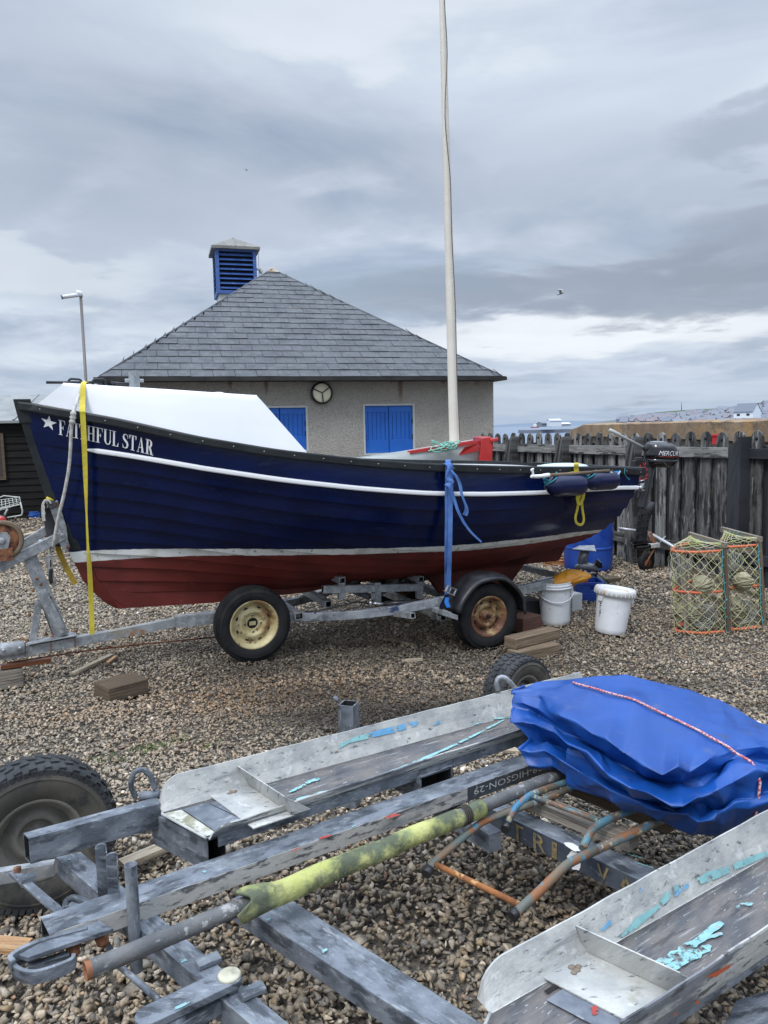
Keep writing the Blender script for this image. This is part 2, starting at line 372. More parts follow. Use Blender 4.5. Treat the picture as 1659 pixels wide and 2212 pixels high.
base=mixc(mth('MULTIPLY',blob(.30,.112,.30,.024,.008),.62),base,(.93,.95,.98))
base=mixc(mth('MULTIPLY',blob(.02,.48,.26,.05,.03),.55),base,(.80,.85,.91))
base=mixc(mth('MULTIPLY',blob(-.42,.20,.16,.030,.015),.3),base,(.86,.90,.95))
base=mixc(mth('MULTIPLY',blob(.34,.158,.42,.034,.012),.8),base,(.29,.335,.42))
base=mixc(mth('MULTIPLY',blob(.55,.185,.24,.040,.014),.65),base,(.27,.31,.39))
base=mixc(mth('MULTIPLY',blob(-.15,.30,.35,.06,.03),.35),base,(.35,.41,.51))
base=mixc(mth('MULTIPLY',blob(.45,.33,.10,.025,.02),.6),base,(.33,.39,.49))
base=mixc(mth('MULTIPLY',blob(.50,.265,.07,.012,.01),.6),base,(.33,.38,.48))
hz=rmp(el,.0,.10,1.,0.)
base=mixc(mth('MULTIPLY',hz,.7),base,(.40,.50,.66))
base=mixc(mth('MULTIPLY',blob(.1,.035,1.5,.018,.006),.5),base,(.55,.63,.74))
skys=N.new('ShaderNodeVectorMath'); skys.operation='SCALE'; L.new(sky.outputs[0],skys.inputs[0]); skys.inputs['Scale'].default_value=.085
gap=rmp(n1,.30,.44,.35,.06)
base=mixc(gap,base,skys.outputs[0])
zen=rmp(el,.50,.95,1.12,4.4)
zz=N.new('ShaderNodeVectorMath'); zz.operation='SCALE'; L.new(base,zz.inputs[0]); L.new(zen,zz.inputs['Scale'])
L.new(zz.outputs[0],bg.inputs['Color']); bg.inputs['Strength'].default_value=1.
sun=bpy.data.lights.new('sun','SUN'); sun.energy=1.5; sun.angle=math.radians(14); sun.color=(1,.965,.92)
suno=bpy.data.objects.new('sun',sun); col.objects.link(suno)
sd=Vector((math.sin(SUN_AZ)*math.cos(SUN_EL),math.cos(SUN_AZ)*math.cos(SUN_EL),math.sin(SUN_EL)))
suno.rotation_euler=sd.to_track_quat('Z','Y').to_euler()
scene.view_settings.view_transform='Standard'; scene.view_settings.look='None'; scene.view_settings.exposure=0
scene.cycles.use_denoising=True; scene.cycles.max_bounces=6

# ------------------------------------------------------------ ground
M['earth']=mat('gravel_bed_earth',(.12,.10,.078),.95,0,var=((.17,.145,.115),1.5,8),spots=[((.03,.027,.023),40,.5,.62,4),((.22,.20,.17),55,.58,.68,3,(1,1,1),.7)],bump=(30,.9,.03,6))
mb=MB(); S=60
mb.add([(-S,-12,-.012),(S,-12,-.012),(S,34,-.012),(-S,34,-.012)],[(0,1,2,3)])
tag(mb.build('gravel_yard',M['earth']),kind='structure')
M['sea']=mat('sea_water',(.10,.17,.27),.25,0,bump=(.3,.3,.3),spec=.5)
mb=MB(); mb.add([(-9000,34.2,-2.5),(9000,34.2,-2.5),(9000,9000,-2.5),(-9000,9000,-2.5)],[(0,1,2,3)])
tag(mb.build('sea',M['sea']),kind='structure')

def gravel():
    # angular stone variants: convex hulls of a few random points
    vars_=[]
    for k in range(26):
        bm=bmesh.new(); n=9 if k<16 else 7
        for i in range(n):
            v=nrm(rng.normal(size=3)); v=v*rng.uniform(.8,1.05)*np.array([1.,rng.uniform(.6,.85),rng.uniform(.36,.58)]); bm.verts.new(v)
        r=bmesh.ops.convex_hull(bm,input=bm.verts); bmesh.ops.triangulate(bm,faces=bm.faces)
        loose=[v for v in bm.verts if not v.link_faces]
        for v in loose: bm.verts.remove(v)
        bm.verts.index_update()
        vars_.append((np.array([v.co[:] for v in bm.verts]),np.array([[v.index for v in f.verts] for f in bm.faces]))); bm.free()
    # positions in bands of distance
    pos=[];size=[]
    for y0,y1,dens,s0,s1 in ((1.2,3.0,3400,.0125,.0235),(3.0,4.6,3500,.0105,.0195),(4.6,6.8,2600,.0115,.0205),(6.8,9.5,1150,.017,.029),(9.5,16,260,.025,.045)):
        hw=.56*y1+.5 if y1<9.6 else .56*y1
        n=int(dens*(y1-y0)*2*hw); x=rng.uniform(-hw,hw,n); y=rng.uniform(y0,y1,n)
        k=np.abs(x)<.56*y+.55; x=x[k];y=y[k]
        s=rng.uniform(s0,s1,len(x))*np.where(rng.random(len(x))<.05,1.5,1); s*=np.where(rng.random(len(x))<.3,.62,1)
        pos.append(np.stack([x,y],1)); size.append(s)
    pos=np.concatenate(pos); size=np.concatenate(size); n=len(pos)
    # keep stones out from inside building / walls not needed (hidden)
    x,y=pos[:,0],pos[:,1]
    def bl(cx,cy,rx,ry): return np.exp(-(((x-cx)/rx)**2+((y-cy)/ry)**2))
    pal=np.array([(.165,.145,.118),(.235,.205,.165),(.12,.112,.10),(.30,.27,.225),(.085,.085,.088),(.20,.165,.12),(.145,.145,.148),(.38,.35,.31),(.25,.19,.12),(.055,.055,.058),(.19,.18,.165),(.52,.49,.45),(.20,.12,.085)])
    pr=np.array([.17,.16,.13,.12,.09,.09,.09,.045,.045,.03,.05,.008,.012]); pr/=pr.sum()
    c=pal[rng.choice(len(pal),n,p=pr)]*rng.uniform(.78,1.22,(n,1))
    m0=np.array([.175,.155,.128]); c=(m0+(c-m0)*.72)*np.array([1.66,1.51,1.31])
    near=np.clip((3.4-y)/1.2,0,1)[:,None]; c=c*(1-.06*near)  # nearest stones slightly darker: shade around the front trailer put into colour
    # cream shingle at upper left
    lf=np.clip(bl(-3.4,6.5,1.6,2.2)+.7*bl(-1.6,3.8,1.1,.7),0,1)[:,None]; c=c*(1-lf*.30)+np.array([.42,.38,.31])*lf*.30
    # ochre patches (rust stained stones)
    for cx,cy,rx,ry,am in ((-1.0,4.6,.55,.35,.8),(-.6,4.8,.7,.3,.5),(-1.9,4.35,.35,.15,.6),(-.1,5.0,.5,.25,.4),(.0,4.5,.9,.2,.4),(-1.15,3.95,.4,.2,.4)):
        k=np.clip(bl(cx,cy,rx,ry)*am*.95*(rng.random(n)**1.1),0,.8)[:,None]; c=c*(1-k)+np.array([.34,.19,.085])*k
    # damp dark patches, and shade under boat and tarp painted into the stones
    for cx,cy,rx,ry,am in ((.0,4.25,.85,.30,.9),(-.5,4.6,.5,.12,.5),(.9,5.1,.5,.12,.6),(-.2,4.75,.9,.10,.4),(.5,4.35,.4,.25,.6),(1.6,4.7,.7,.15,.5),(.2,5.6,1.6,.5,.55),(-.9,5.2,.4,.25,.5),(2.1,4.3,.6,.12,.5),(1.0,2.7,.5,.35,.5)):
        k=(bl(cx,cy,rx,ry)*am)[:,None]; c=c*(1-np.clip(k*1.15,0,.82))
    grid=.5+.5*np.sin(x*2.1+1.3*np.sin(y*3.1))*np.sin(y*2.7+1.1*np.sin(x*1.7)); c=c*(.88+.22*grid[:,None])
    vid=rng.integers(0,len(vars_),n)
    tilt=rng.normal(0,.42,(n,2)); rot=rng.uniform(0,6.283,n)
    allv=[];allf=[];allc=[];off=0
    hz=rng.uniform(-.1,.75,n)*size*.8
    hz+= .012*np.sin(x*3.3+y*1.7)*np.sin(y*4.1-x)+.006
    for k in range(len(vars_)):
        idx=np.where(vid==k)[0]
        if not len(idx): continue
        Vv,Ff=vars_[k]
        P=Vv[None]*size[idx,None,None]*rng.uniform(.8,1.25,(len(idx),1,3))
        ca,sa=np.cos(tilt[idx,0]),np.sin(tilt[idx,0]); Y1=P[...,1]*ca[:,None]-P[...,2]*sa[:,None]; Z1=P[...,1]*sa[:,None]+P[...,2]*ca[:,None]; P=np.stack([P[...,0],Y1,Z1],-1)
        ca,sa=np.cos(tilt[idx,1]),np.sin(tilt[idx,1]); X1=P[...,0]*ca[:,None]+P[...,2]*sa[:,None]; Z1=-P[...,0]*sa[:,None]+P[...,2]*ca[:,None]; P=np.stack([X1,P[...,1],Z1],-1)
        ca,sa=np.cos(rot[idx]),np.sin(rot[idx]); X1=P[...,0]*ca[:,None]-P[...,1]*sa[:,None]; Y1=P[...,0]*sa[:,None]+P[...,1]*ca[:,None]; P=np.stack([X1,Y1,P[...,2]],-1)
        P+=np.stack([pos[idx,0],pos[idx,1],hz[idx]],-1)[:,None,:]
        nv=len(Vv)
        allv.append(P.reshape(-1,3)); allf.append((Ff[None]+(off+np.arange(len(idx))*nv)[:,None,None]).reshape(-1,3)); allc.append(np.repeat(c[idx],nv,0)); off+=nv*len(idx)
    v=np.concatenate(allv);f=np.concatenate(allf);cc=np.concatenate(allc)
    me=bpy.data.meshes.new('gravel'); me.vertices.add(len(v)); me.vertices.foreach_set('co',v.ravel())
    me.loops.add(len(f)*3); me.loops.foreach_set('vertex_index',f.ravel().astype(np.int32))
    me.polygons.add(len(f)); me.polygons.foreach_set('loop_start',np.arange(0,len(f)*3,3,dtype=np.int32)); me.polygons.foreach_set('loop_total',np.full(len(f),3,dtype=np.int32))
    me.update(calc_edges=True)
    at=me.color_attributes.new('stone','FLOAT_COLOR','POINT'); at.data.foreach_set('color',np.concatenate([cc,np.ones((len(cc),1))],1).ravel())
    m=bpy.data.materials.new('gravel_stone'); m.use_nodes=True; nt=m.node_tree; b=nt.nodes['Principled BSDF']
    a=nt.nodes.new('ShaderNodeAttribute'); a.attribute_name='stone'; tx=nt.nodes.new('ShaderNodeTexNoise'); tx.inputs['Scale'].default_value=70; tx.inputs['Detail'].default_value=5
    tcg=nt.nodes.new('ShaderNodeTexCoord'); nt.links.new(tcg.outputs['Object'],tx.inputs['Vector'])
    mr=nt.nodes.new('ShaderNodeMapRange'); mr.inputs['From Min'].default_value=.3; mr.inputs['From Max'].default_value=.7; mr.inputs['To Min'].default_value=.68; mr.inputs['To Max'].default_value=1.3
    nt.links.new(tx.outputs['Fac'],mr.inputs['Value']); sc=nt.nodes.new('ShaderNodeVectorMath'); sc.operation='SCALE'; nt.links.new(a.outputs['Color'],sc.inputs[0]); nt.links.new(mr.outputs[0],sc.inputs['Scale'])
    nt.links.new(sc.outputs[0],b.inputs['Base Color']); b.inputs['Roughness'].default_value=.78
    bp=nt.nodes.new('ShaderNodeBump'); bp.inputs['Strength'].default_value=.35; bp.inputs['Distance'].default_value=.004; nt.links.new(tx.outputs['Fac'],bp.inputs['Height']); nt.links.new(bp.outputs[0],b.inputs['Normal'])
    me.materials.append(m)
    o=bpy.data.objects.new('gravel',me); col.objects.link(o)
    tag(o,'loose grey and tan gravel covering the boat yard','gravel',kind='stuff')
gravel()

# grass tufts in the gravel
M['grass']=mat('short_grass',(.075,.14,.03),.7,0,var=((.13,.20,.05),20,2))
mb=MB()
for px,py in ((208,1643),(232,1640),(300,1622),(330,1616),(318,1620),(380,1603),(398,1600),(450,1614),(462,1610),(350,1612),(105,1510),(255,1640),(290,1625),(1480,1560)):
    c=Z(px,py,0)
    for k in range(11):
        b=c+V(rng.normal(0,.03),rng.normal(0,.03),.0); h=rng.uniform(.015,.035); a=rng.uniform(0,6.28); l=V(math.cos(a),math.sin(a),0)
        wv=V(-math.sin(a),math.cos(a),0)*.0022
        mb.add([b-wv,b+wv,b+l*h*.5+V(0,0,h*.8)+wv*.6,b+l*h*.9+V(0,0,h)],[(0,1,2,3)])
tag(mb.build('grass_tufts',M['grass']),'small sparse green grass tufts growing through the gravel','grass',kind='stuff')

# ------------------------------------------------------------ far hills, town, harbour
def ridge(pts,Y,base,name,m,yb=0,rows=6,depth=200,nz=0):
    mb=MB(); P=[Yp(x,y,Y) for x,y in pts]; n=len(P); vs=[];fs=[]
    for j in range(rows):
        t=j/(rows-1)
        for p in P:
            vs.append((p[0],p[1]-depth*(t),p[2]*(1-t)**.8+base*(1-(1-t)**.8)))
    for j in range(rows-1):
        for i in range(n-1): fs.append((j*n+i,j*n+n+i,j*n+n+i+1,j*n+i+1))
    mb.add(vs,fs,0,None,True); o=mb.build(name,m); tag(o,kind='structure'); return o
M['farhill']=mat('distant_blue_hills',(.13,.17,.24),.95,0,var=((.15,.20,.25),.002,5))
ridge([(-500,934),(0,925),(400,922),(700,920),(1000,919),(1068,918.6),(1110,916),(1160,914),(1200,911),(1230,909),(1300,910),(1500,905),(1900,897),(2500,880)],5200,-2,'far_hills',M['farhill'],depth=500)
M['hill']=mat('town_hillside',(.16,.165,.175),.95,0,coord='Object',var=((.10,.10,.09),.03,8),spots=[((.07,.10,.05),.02,.55,.7,7),((.20,.18,.16),.08,.55,.7,7)])
M['hillgreen']=mat('green_hill_field',(.09,.14,.06),.95,0,var=((.13,.15,.08),.02,5))
hp=[(1255,917),(1291,911.5),(1330,907),(1338,905.5),(1344,899),(1380,895),(1419,892),(1460,889),(1492,887),(1530,884),(1560,881),(1590,877),(1620,872),(1659,867),(1720,861),(1800,857),(2000,850),(2400,845)]
ridge(hp,700,-2,'town_hill',M['hill'],depth=260,rows=8)
ridge([(1395,893.6),(1419,890.5),(1455,887.4),(1475,886),(1520,883.6),(1560,881.5),(1600,877)],720,-2,'green_hilltop',M['hillgreen'],depth=10,rows=3)
hcols=[(.30,.27,.24),(.22,.21,.21),(.40,.37,.33),(.16,.15,.15),(.33,.25,.20),(.50,.48,.45),(.24,.20,.18)]
rcols=[(.10,.10,.11),(.14,.14,.16),(.20,.12,.09),(.17,.17,.18)]
hz_c=lambda c:tuple(q*.55+h*.45 for q,h in zip(c,(.22,.26,.33)))  # distance haze mixed into the wall and roof colours
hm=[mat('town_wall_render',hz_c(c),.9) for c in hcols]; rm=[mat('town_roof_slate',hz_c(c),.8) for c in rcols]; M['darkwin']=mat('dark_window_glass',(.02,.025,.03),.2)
def house(p,wd,dp,ht,rt,yaw,mw,mr_,name='town_house',win=False):
    ca,sa=math.cos(yaw),math.sin(yaw); ex=V(ca,sa,0);ey=V(-sa,ca,0);p=np.array(p)
    r=thing(name,None,'house',p)
    m1=MB(); m1.box(p+V(0,0,ht/2),ex*wd/2,ey*dp/2,V(0,0,ht/2))
    for sgn in(-1,1): 
        m1.prism([p+ex*sgn*wd/2-ey*dp/2+V(0,0,ht),p+ex*sgn*wd/2+ey*dp/2+V(0,0,ht),p+ex*sgn*wd/2+V(0,0,ht+rt)],-ex*sgn*.2)
    m1.build('wall',mw,r)
    m2=MB()
    for sgn in(-1,1):
        q=[p-ex*wd*.52+ey*sgn*dp*.56+V(0,0,ht-.1*rt),p+ex*wd*.52+ey*sgn*dp*.56+V(0,0,ht-.1*rt),p+ex*wd*.52+V(0,0,ht+rt+.15),p-ex*wd*.52+V(0,0,ht+rt+.15)]
        m2.prism(q,V(0,0,.25))
    m2.build('roof',mr_,r)
    if win:
        m3=MB()
        for k in(-1,1): m3.box(p+ex*k*wd*.25-ey*(dp/2+.05)+V(0,0,ht*.5),ex*wd*.08,ey*.06,V(0,0,ht*.16))
        m3.build('window',M['darkwin'],r)
    return r
hr=random.Random(5)
def hill_y(px): return float(np.interp(px,[q[0] for q in hp],[q[1] for q in hp]))
rows_=0
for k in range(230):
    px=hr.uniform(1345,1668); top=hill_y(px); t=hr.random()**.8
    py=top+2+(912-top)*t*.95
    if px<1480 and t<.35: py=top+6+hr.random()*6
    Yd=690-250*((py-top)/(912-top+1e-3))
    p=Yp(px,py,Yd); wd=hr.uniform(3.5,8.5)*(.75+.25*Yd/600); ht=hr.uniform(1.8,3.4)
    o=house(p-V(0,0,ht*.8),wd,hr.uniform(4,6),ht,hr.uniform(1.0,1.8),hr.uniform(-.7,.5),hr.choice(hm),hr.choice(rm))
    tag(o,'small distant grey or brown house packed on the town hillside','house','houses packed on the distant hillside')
M['whitewall']=mat('white_painted_house_wall',(.78,.78,.76),.8)
p=Yp(1614,903,420); o=house(p,10.5,9,3.6,4.0,-.9,M['whitewall'],rm[0],win=True); tag(o,'bright white gabled house standing out on the hillside','house')
mb=MB(); p=Yp(1472,886,700); mb.tube([p,p+V(0,0,7.)],.35,6); tag(mb.build('radio_mast',hm[1]),'thin radio mast on the hilltop above the town','mast')
# harbour buildings and ship
hb=Yp(1197,921,420)
o=house(hb,6.4,6,3.0,.7,.1,mat('pale_harbour_cladding',(.66,.68,.70),.7),mat('pale_sheet_roof',(.55,.58,.60),.6),'harbour_shed'); tag(o,'tall pale grey harbour shed on the far shore','building')
o=house(Yp(1217,921,430),6.0,6,1.2,.5,.1,hm[5],mat('white_sheet_roof',(.7,.72,.73),.6),'harbour_shed'); tag(o,'low pale harbour shed right of the taller one on the far shore','building')
o=house(Yp(1176,922,430),6.0,9,1.8,.6,.1,hm[1],rm[1],'harbour_store'); tag(o,'small dark harbour store left of the tall pale shed','building')
sp=Yp(1156,922,430); r=thing('harbour_ship','small red and white ship moored at the far harbour','ship',sp)
mb=MB(); mb.prism([sp+V(-4,0,.0),sp+V(-3.4,0,-.9),sp+V(3.2,0,-.9),sp+V(4,0,.2)],V(0,3,0)); mb.build('hull',M['red_pt'],r)
mb=MB(); mb.aabb(sp[0]-1.2,sp[0]+1.6,sp[1]+.2,sp[1]+2.6,sp[2]+.1,sp[2]+2.0); mb.aabb(sp[0]-.6,sp[0]+.7,sp[1]+.5,sp[1]+2.3,sp[2]+2.,sp[2]+3.0); mb.build('superstructure',M['whitewall'],r)
mb=MB(); mb.tube([sp+V(0,1.5,3),sp+V(0,1.5,5.6)],.15,6); mb.build('mast',hm[3],r)
sp_s=r; sp_s.scale=(.6,.6,.6)
mb=MB(); q0=Yp(1140,925,428); mb.aabb(q0[0],q0[0]+30,q0[1],q0[1]+30,-2.6,q0[2]-1.0); tag(mb.build('harbour_quay',hm[3]),kind='structure')

# ------------------------------------------------------------ sandstone wall behind the fence
M['stonecap']=mat('sandstone_coping',(.22,.15,.095),.95,0,var=((.34,.25,.16),.9,8),spots=[((.42,.25,.10),.7,.56,.72,6,(1,1,1),.6),((.10,.085,.07),2.2,.56,.72,8,(1,1,1),.7)],bump=(14,.6,.02))
def brickmat(name,c1,c2,mortar,sx,sy,ms=.02,bumpd=.01,coord='UV',rough=.9,off=.5,nz=None):
    m=bpy.data.materials.new(name);m.use_nodes=True;nt=m.node_tree;b=nt.nodes['Principled BSDF'];N=nt.nodes;L=nt.links
    tc=N.new('ShaderNodeTexCoord'); bk=N.new('ShaderNodeTexBrick'); bk.inputs['Color1'].default_value=(*c1,1);bk.inputs['Color2'].default_value=(*c2,1);bk.inputs['Mortar'].default_value=(*mortar,1)
    bk.inputs['Scale'].default_value=1;bk.inputs['Brick Width'].default_value=sx;bk.inputs['Row Height'].default_value=sy;bk.inputs['Mortar Size'].default_value=ms;bk.offset=off
    nz=N.new('ShaderNodeTexNoise');nz.inputs['Scale'].default_value=3;nz.inputs['Detail'].default_value=8;L.new(tc.outputs[coord],nz.inputs['Vector'])
    L.new(tc.outputs[coord],bk.inputs['Vector'])
    mx=N.new('ShaderNodeMix');mx.data_type='RGBA';mx.blend_type='OVERLAY';mx.inputs[0].default_value=.8;L.new(bk.outputs['Color'],mx.inputs[6]);L.new(nz.outputs['Color'],mx.inputs[7])
    mr=N.new('ShaderNodeMapRange');mr.inputs['To Min'].default_value=.6;mr.inputs['To Max'].default_value=1.4;mr.inputs['From Min'].default_value=.3;mr.inputs['From Max'].default_value=.7;L.new(nz.outputs['Fac'],mr.inputs['Value'])
    vm=N.new('ShaderNodeVectorMath');vm.operation='SCALE';L.new(bk.outputs['Color'],vm.inputs[0]);L.new(mr.outputs[0],vm.inputs['Scale']);L.new(vm.outputs[0],b.inputs['Base Color'])
    b.inputs['Roughness'].default_value=rough
    bp=N.new('ShaderNodeBump');bp.inputs['Strength'].default_value=.7;bp.inputs['Distance'].default_value=bumpd;inv=N.new('ShaderNodeMath');inv.operation='SUBTRACT';inv.inputs[0].default_value=1;L.new(bk.outputs['Fac'],inv.inputs[1]);L.new(inv.outputs[0],bp.inputs['Height']);L.new(bp.outputs[0],b.inputs['Normal'])
    return m
M['blockwork']=brickmat('brown_stone_blockwork',(.15,.12,.09),(.20,.155,.115),(.08,.07,.06),.42,.2,.012)
r=thing('stone_wall','brown sandstone wall with pale coping behind the picket fence','wall',(6.5,18,0))
wa=Yp(1238,930,26.);wb=V(6.25,3.,0)
ztop=1.72
d_=nrm(V(wb[0]-wa[0],wb[1]-wa[1],0)); 
P0=V(wa[0],wa[1],0); Pm=P0+d_*.0
mb=MB(); mb.beam(P0+V(.02,0,.55)+d_*.6,V(wb[0],wb[1],.55),.40,1.56,mi=0); mb.build('blockwork',M['blockwork'],r)
mb=MB(); nseg=34; Lw=np.linalg.norm(V(wb[0],wb[1],0)-P0)
topz=[.0]*0
prof=[(-.3,1.30),(.15,1.50),(.6,1.62),(1.2,1.70)]
vs=[];fs=[];side=nrm(np.cross(d_,V(0,0,1)))
ss=np.concatenate([[0,.5,1.0,1.6],np.linspace(2.2,Lw,60)]); hr2=random.Random(3)
for i,s_ in enumerate(ss):
    zt=float(np.interp(s_,[0,1.0,2.2,Lw],[1.30,1.54,1.655,1.69]))+hr2.uniform(-.012,.012); c=P0+d_*s_
    for sg,zz_ in ((-.26,zt-.36),(-.26,zt-.03),(-.18,zt+hr2.uniform(0,.02)),(.18,zt),(.26,zt-.03),(.26,zt-.36)): vs.append(c+side*sg+V(0,0,zz_))
n6=6
for i in range(len(ss)-1):
    for k in range(5): fs.append((i*6+k,i*6+k+1,i*6+7+k,i*6+6+k))
    fs.append((i*6+5,i*6,i*6+6,i*6+11))
fs.append((0,1,2,3,4,5)); e=(len(ss)-1)*6; fs.append((e+5,e+4,e+3,e+2,e+1,e))
mb.add(vs,fs); mb.build('coping',M['stonecap'],r)

# ------------------------------------------------------------ building
TB=math.radians(16); be=V(math.cos(TB),math.sin(TB),0); bn=V(math.sin(TB),-math.cos(TB),0)  # facade right dir, facade normal (to camera)
B0=Yp(1066,900,16.2); B0[2]=0
def BP(px,py,off=0.): return PL(px,py,B0+bn*off,bn)
def bco(p): q=np.array(p)-B0; return q@be,q@(-bn),p[2]
aR=BP(1068,815); aL=BP(222,815)
EL=bco(BP(214,820,.35))[0]; ER=bco(BP(1086,812,.35))[0]; zE=BP(700,814,.35)[2]
print('building eave',EL,ER,zE)
M['harl']=mat('grey_harled_render',(.55,.515,.46),.95,0,var=((.61,.575,.52),1.5,8),spots=[((.20,.19,.175),60,.58,.68,2,(1,1,1),.7),((.48,.46,.43),75,.62,.70,2,(1,1,1),.6)],bump=(55,1.,.035,3),bump2=(18,.5,.03,4))
M['slate']=mat('blue_grey_roof_slate',(.070,.077,.087),.65,0,var=((.098,.105,.115),2.5,6),spots=[((.16,.168,.18),5,.64,.86,8,(1,.4,1),.6),((.07,.075,.08),3,.6,.75,6,(1,1,1),.5),((.13,.105,.08),1.4,.68,.8,6,(1,1,1),.4)],bump=(25,.3,.005,6),rvar=.12,spec=.3)
M['gutter']=mat('black_gutter',(.012,.012,.013),.6,0,var=((.03,.028,.024),3,6))
M['lead']=mat('weathered_lead_sheet',(.17,.165,.15),.8,0.0,var=((.24,.235,.215),2,5),spots=[((.18,.16,.13),6,.55,.7,8,(1,1,1),.6),((.30,.295,.275),9,.6,.75,6,(1,1,1),.5)],rvar=.1)
M['blue_paint']=mat('bright_blue_joinery_paint',(.010,.115,.50),.45,0,var=((.014,.135,.54),2,5),bump=(40,.1,.002))
M['blue_louvre']=mat('faded_blue_louvre_paint',(.035,.095,.30),.5,0,var=((.055,.125,.35),4,5),spots=[((.3,.36,.5),14,.68,.75,3,(.3,1,1),.4)])
M['frame_grey']=mat('pale_window_frame',(.50,.52,.50),.6)
M['rustwash']=mat('rust_stain_on_render',(.20,.10,.05),.95,0,var=((.27,.19,.13),8,5),bump=(55,1.,.03,3))
hut=thing('harbour_building','grey harled building with hipped slate roof and blue louvred cupola','building',B0+be*EL/2*1.0)
def BL(s_,dp,z): return B0+be*s_-bn*dp+V(0,0,z)
WL,WR=EL+.25,ER-.27+.0
WR=0.0
DEPTH=14.
zW=zE+.03
# wall with harled material, window reveals as separate panes proud/recessed
wins=[]
def win_rect(x0,y0,x1,y1):
    a_=bco(BP(x0,y0));b_=bco(BP(x1,y1)); return a_[0],b_[0],b_[2],a_[2]
wl=win_rect(598,877,667,975); wr_=win_rect(784,873,897,980)
wl=(wl[1]-(wr_[1]-wr_[0]),wl[1],wl[2],wl[3])
mb=MB()
xs_=[WL,wl[0],wl[1],wr_[0],wr_[1],WR]; zs_=[0,min(wl[2],wr_[2])-.0,wl[3],zW]
zlo=wr_[2]; zhi=max(wl[3],wr_[3])
def quad(mb,s0,s1,z0,z1,dp=0.,mi=0,flip=False): mb.add([BL(s0,dp,z0),BL(s1,dp,z0),BL(s1,dp,z1),BL(s0,dp,z1)],[(0,1,2,3)],mi,[(s0,z0),(s1,z0),(s1,z1),(s0,z1)])
for (a_,b_) in ((WL,wl[0]),(wl[1],wr_[0]),(wr_[1],WR)): quad(mb,a_,b_,0,zW)
for wdw in (wl,wr_):
    quad(mb,wdw[0],wdw[1],0,wdw[2]); quad(mb,wdw[0],wdw[1],wdw[3],zW)
    s0,s1,z0,z1=wdw; D_=.10
    mb.add([BL(s0,0,z0),BL(s0,D_,z0),BL(s0,D_,z1),BL(s0,0,z1)],[(3,2,1,0)]);mb.add([BL(s1,0,z0),BL(s1,D_,z0),BL(s1,D_,z1),BL(s1,0,z1)],[(0,1,2,3)])
    mb.add([BL(s0,0,z1),BL(s1,0,z1),BL(s1,D_,z1),BL(s0,D_,z1)],[(0,1,2,3)]);mb.add([BL(s0,0,z0),BL(s1,0,z0),BL(s1,D_,z0),BL(s0,D_,z0)],[(3,2,1,0)])
mb.add([BL(WR,0,0),BL(WR,DEPTH,0),BL(WR,DEPTH,zW),BL(WR,0,zW)],[(0,1,2,3)]); mb.add([BL(WL,0,0),BL(WL,DEPTH,0),BL(WL,DEPTH,zW),BL(WL,0,zW)],[(3,2,1,0)])
mb.add([BL(WL,DEPTH,0),BL(WR,DEPTH,0),BL(WR,DEPTH,zW),BL(WL,DEPTH,zW)],[(3,2,1,0)])
mb.build('wall',M['harl'],hut)
for wdw in (wl,wr_):
    s0,s1,z0,z1=wdw
    fr=MB(); t_=.035
    for (a_,b_,c_,d2) in ((s0,s1,z1-t_,z1),(s0,s1,z0,z0+t_),(s0,s0+t_,z0+t_,z1-t_),(s1-t_,s1,z0+t_,z1-t_)):
        fr.box(BL((a_+b_)/2,.035,(c_+d2)/2),be*(b_-a_)/2,bn*.04,V(0,0,(d2-c_)/2))
    fo=fr.build('window',M['frame_grey'],hut)
    mid=(s0+s1)/2
    for (a_,b_) in ((s0+t_,mid-.006),(mid+.006,s1-t_)):
        sh=MB(); nb=4; wd=(b_-a_-.14)/nb
        sh.box(BL((a_+b_)/2,.075,(z0+z1)/2),be*(b_-a_)/2,bn*.012,V(0,0,(z1-z0)/2-t_))
        for k in range(nb):  # boards
            sh.box(BL(a_+.07+wd*(k+.5),.058,(z0+z1)/2+.06),be*(wd/2-.008),bn*.008,V(0,0,(z1-z0)/2-t_-.18))
        for (q0,q1,q2,q3) in ((a_,b_,z1-t_-.13,z1-t_-.003),(a_,b_,z0+t_+.003,z0+t_+.26),(a_,a_+.065,z0+.3,z1-.17),(b_-.065,b_,z0+.3,z1-.17)):
            sh.box(BL((q0+q1)/2,.052,(q2+q3)/2),be*((q1-q0)/2-.002),bn*.012,V(0,0,(q3-q2)/2))
        for zz_ in (z0+.35,z1-.35): sh.box(BL(a_+.01 if a_<mid-.1 else b_-.01,.034,zz_),be*.012,bn*.01,V(0,0,.05),1)
        sh.build('shutter',[M['blue_paint'],M['black']],fo,bev=.003)
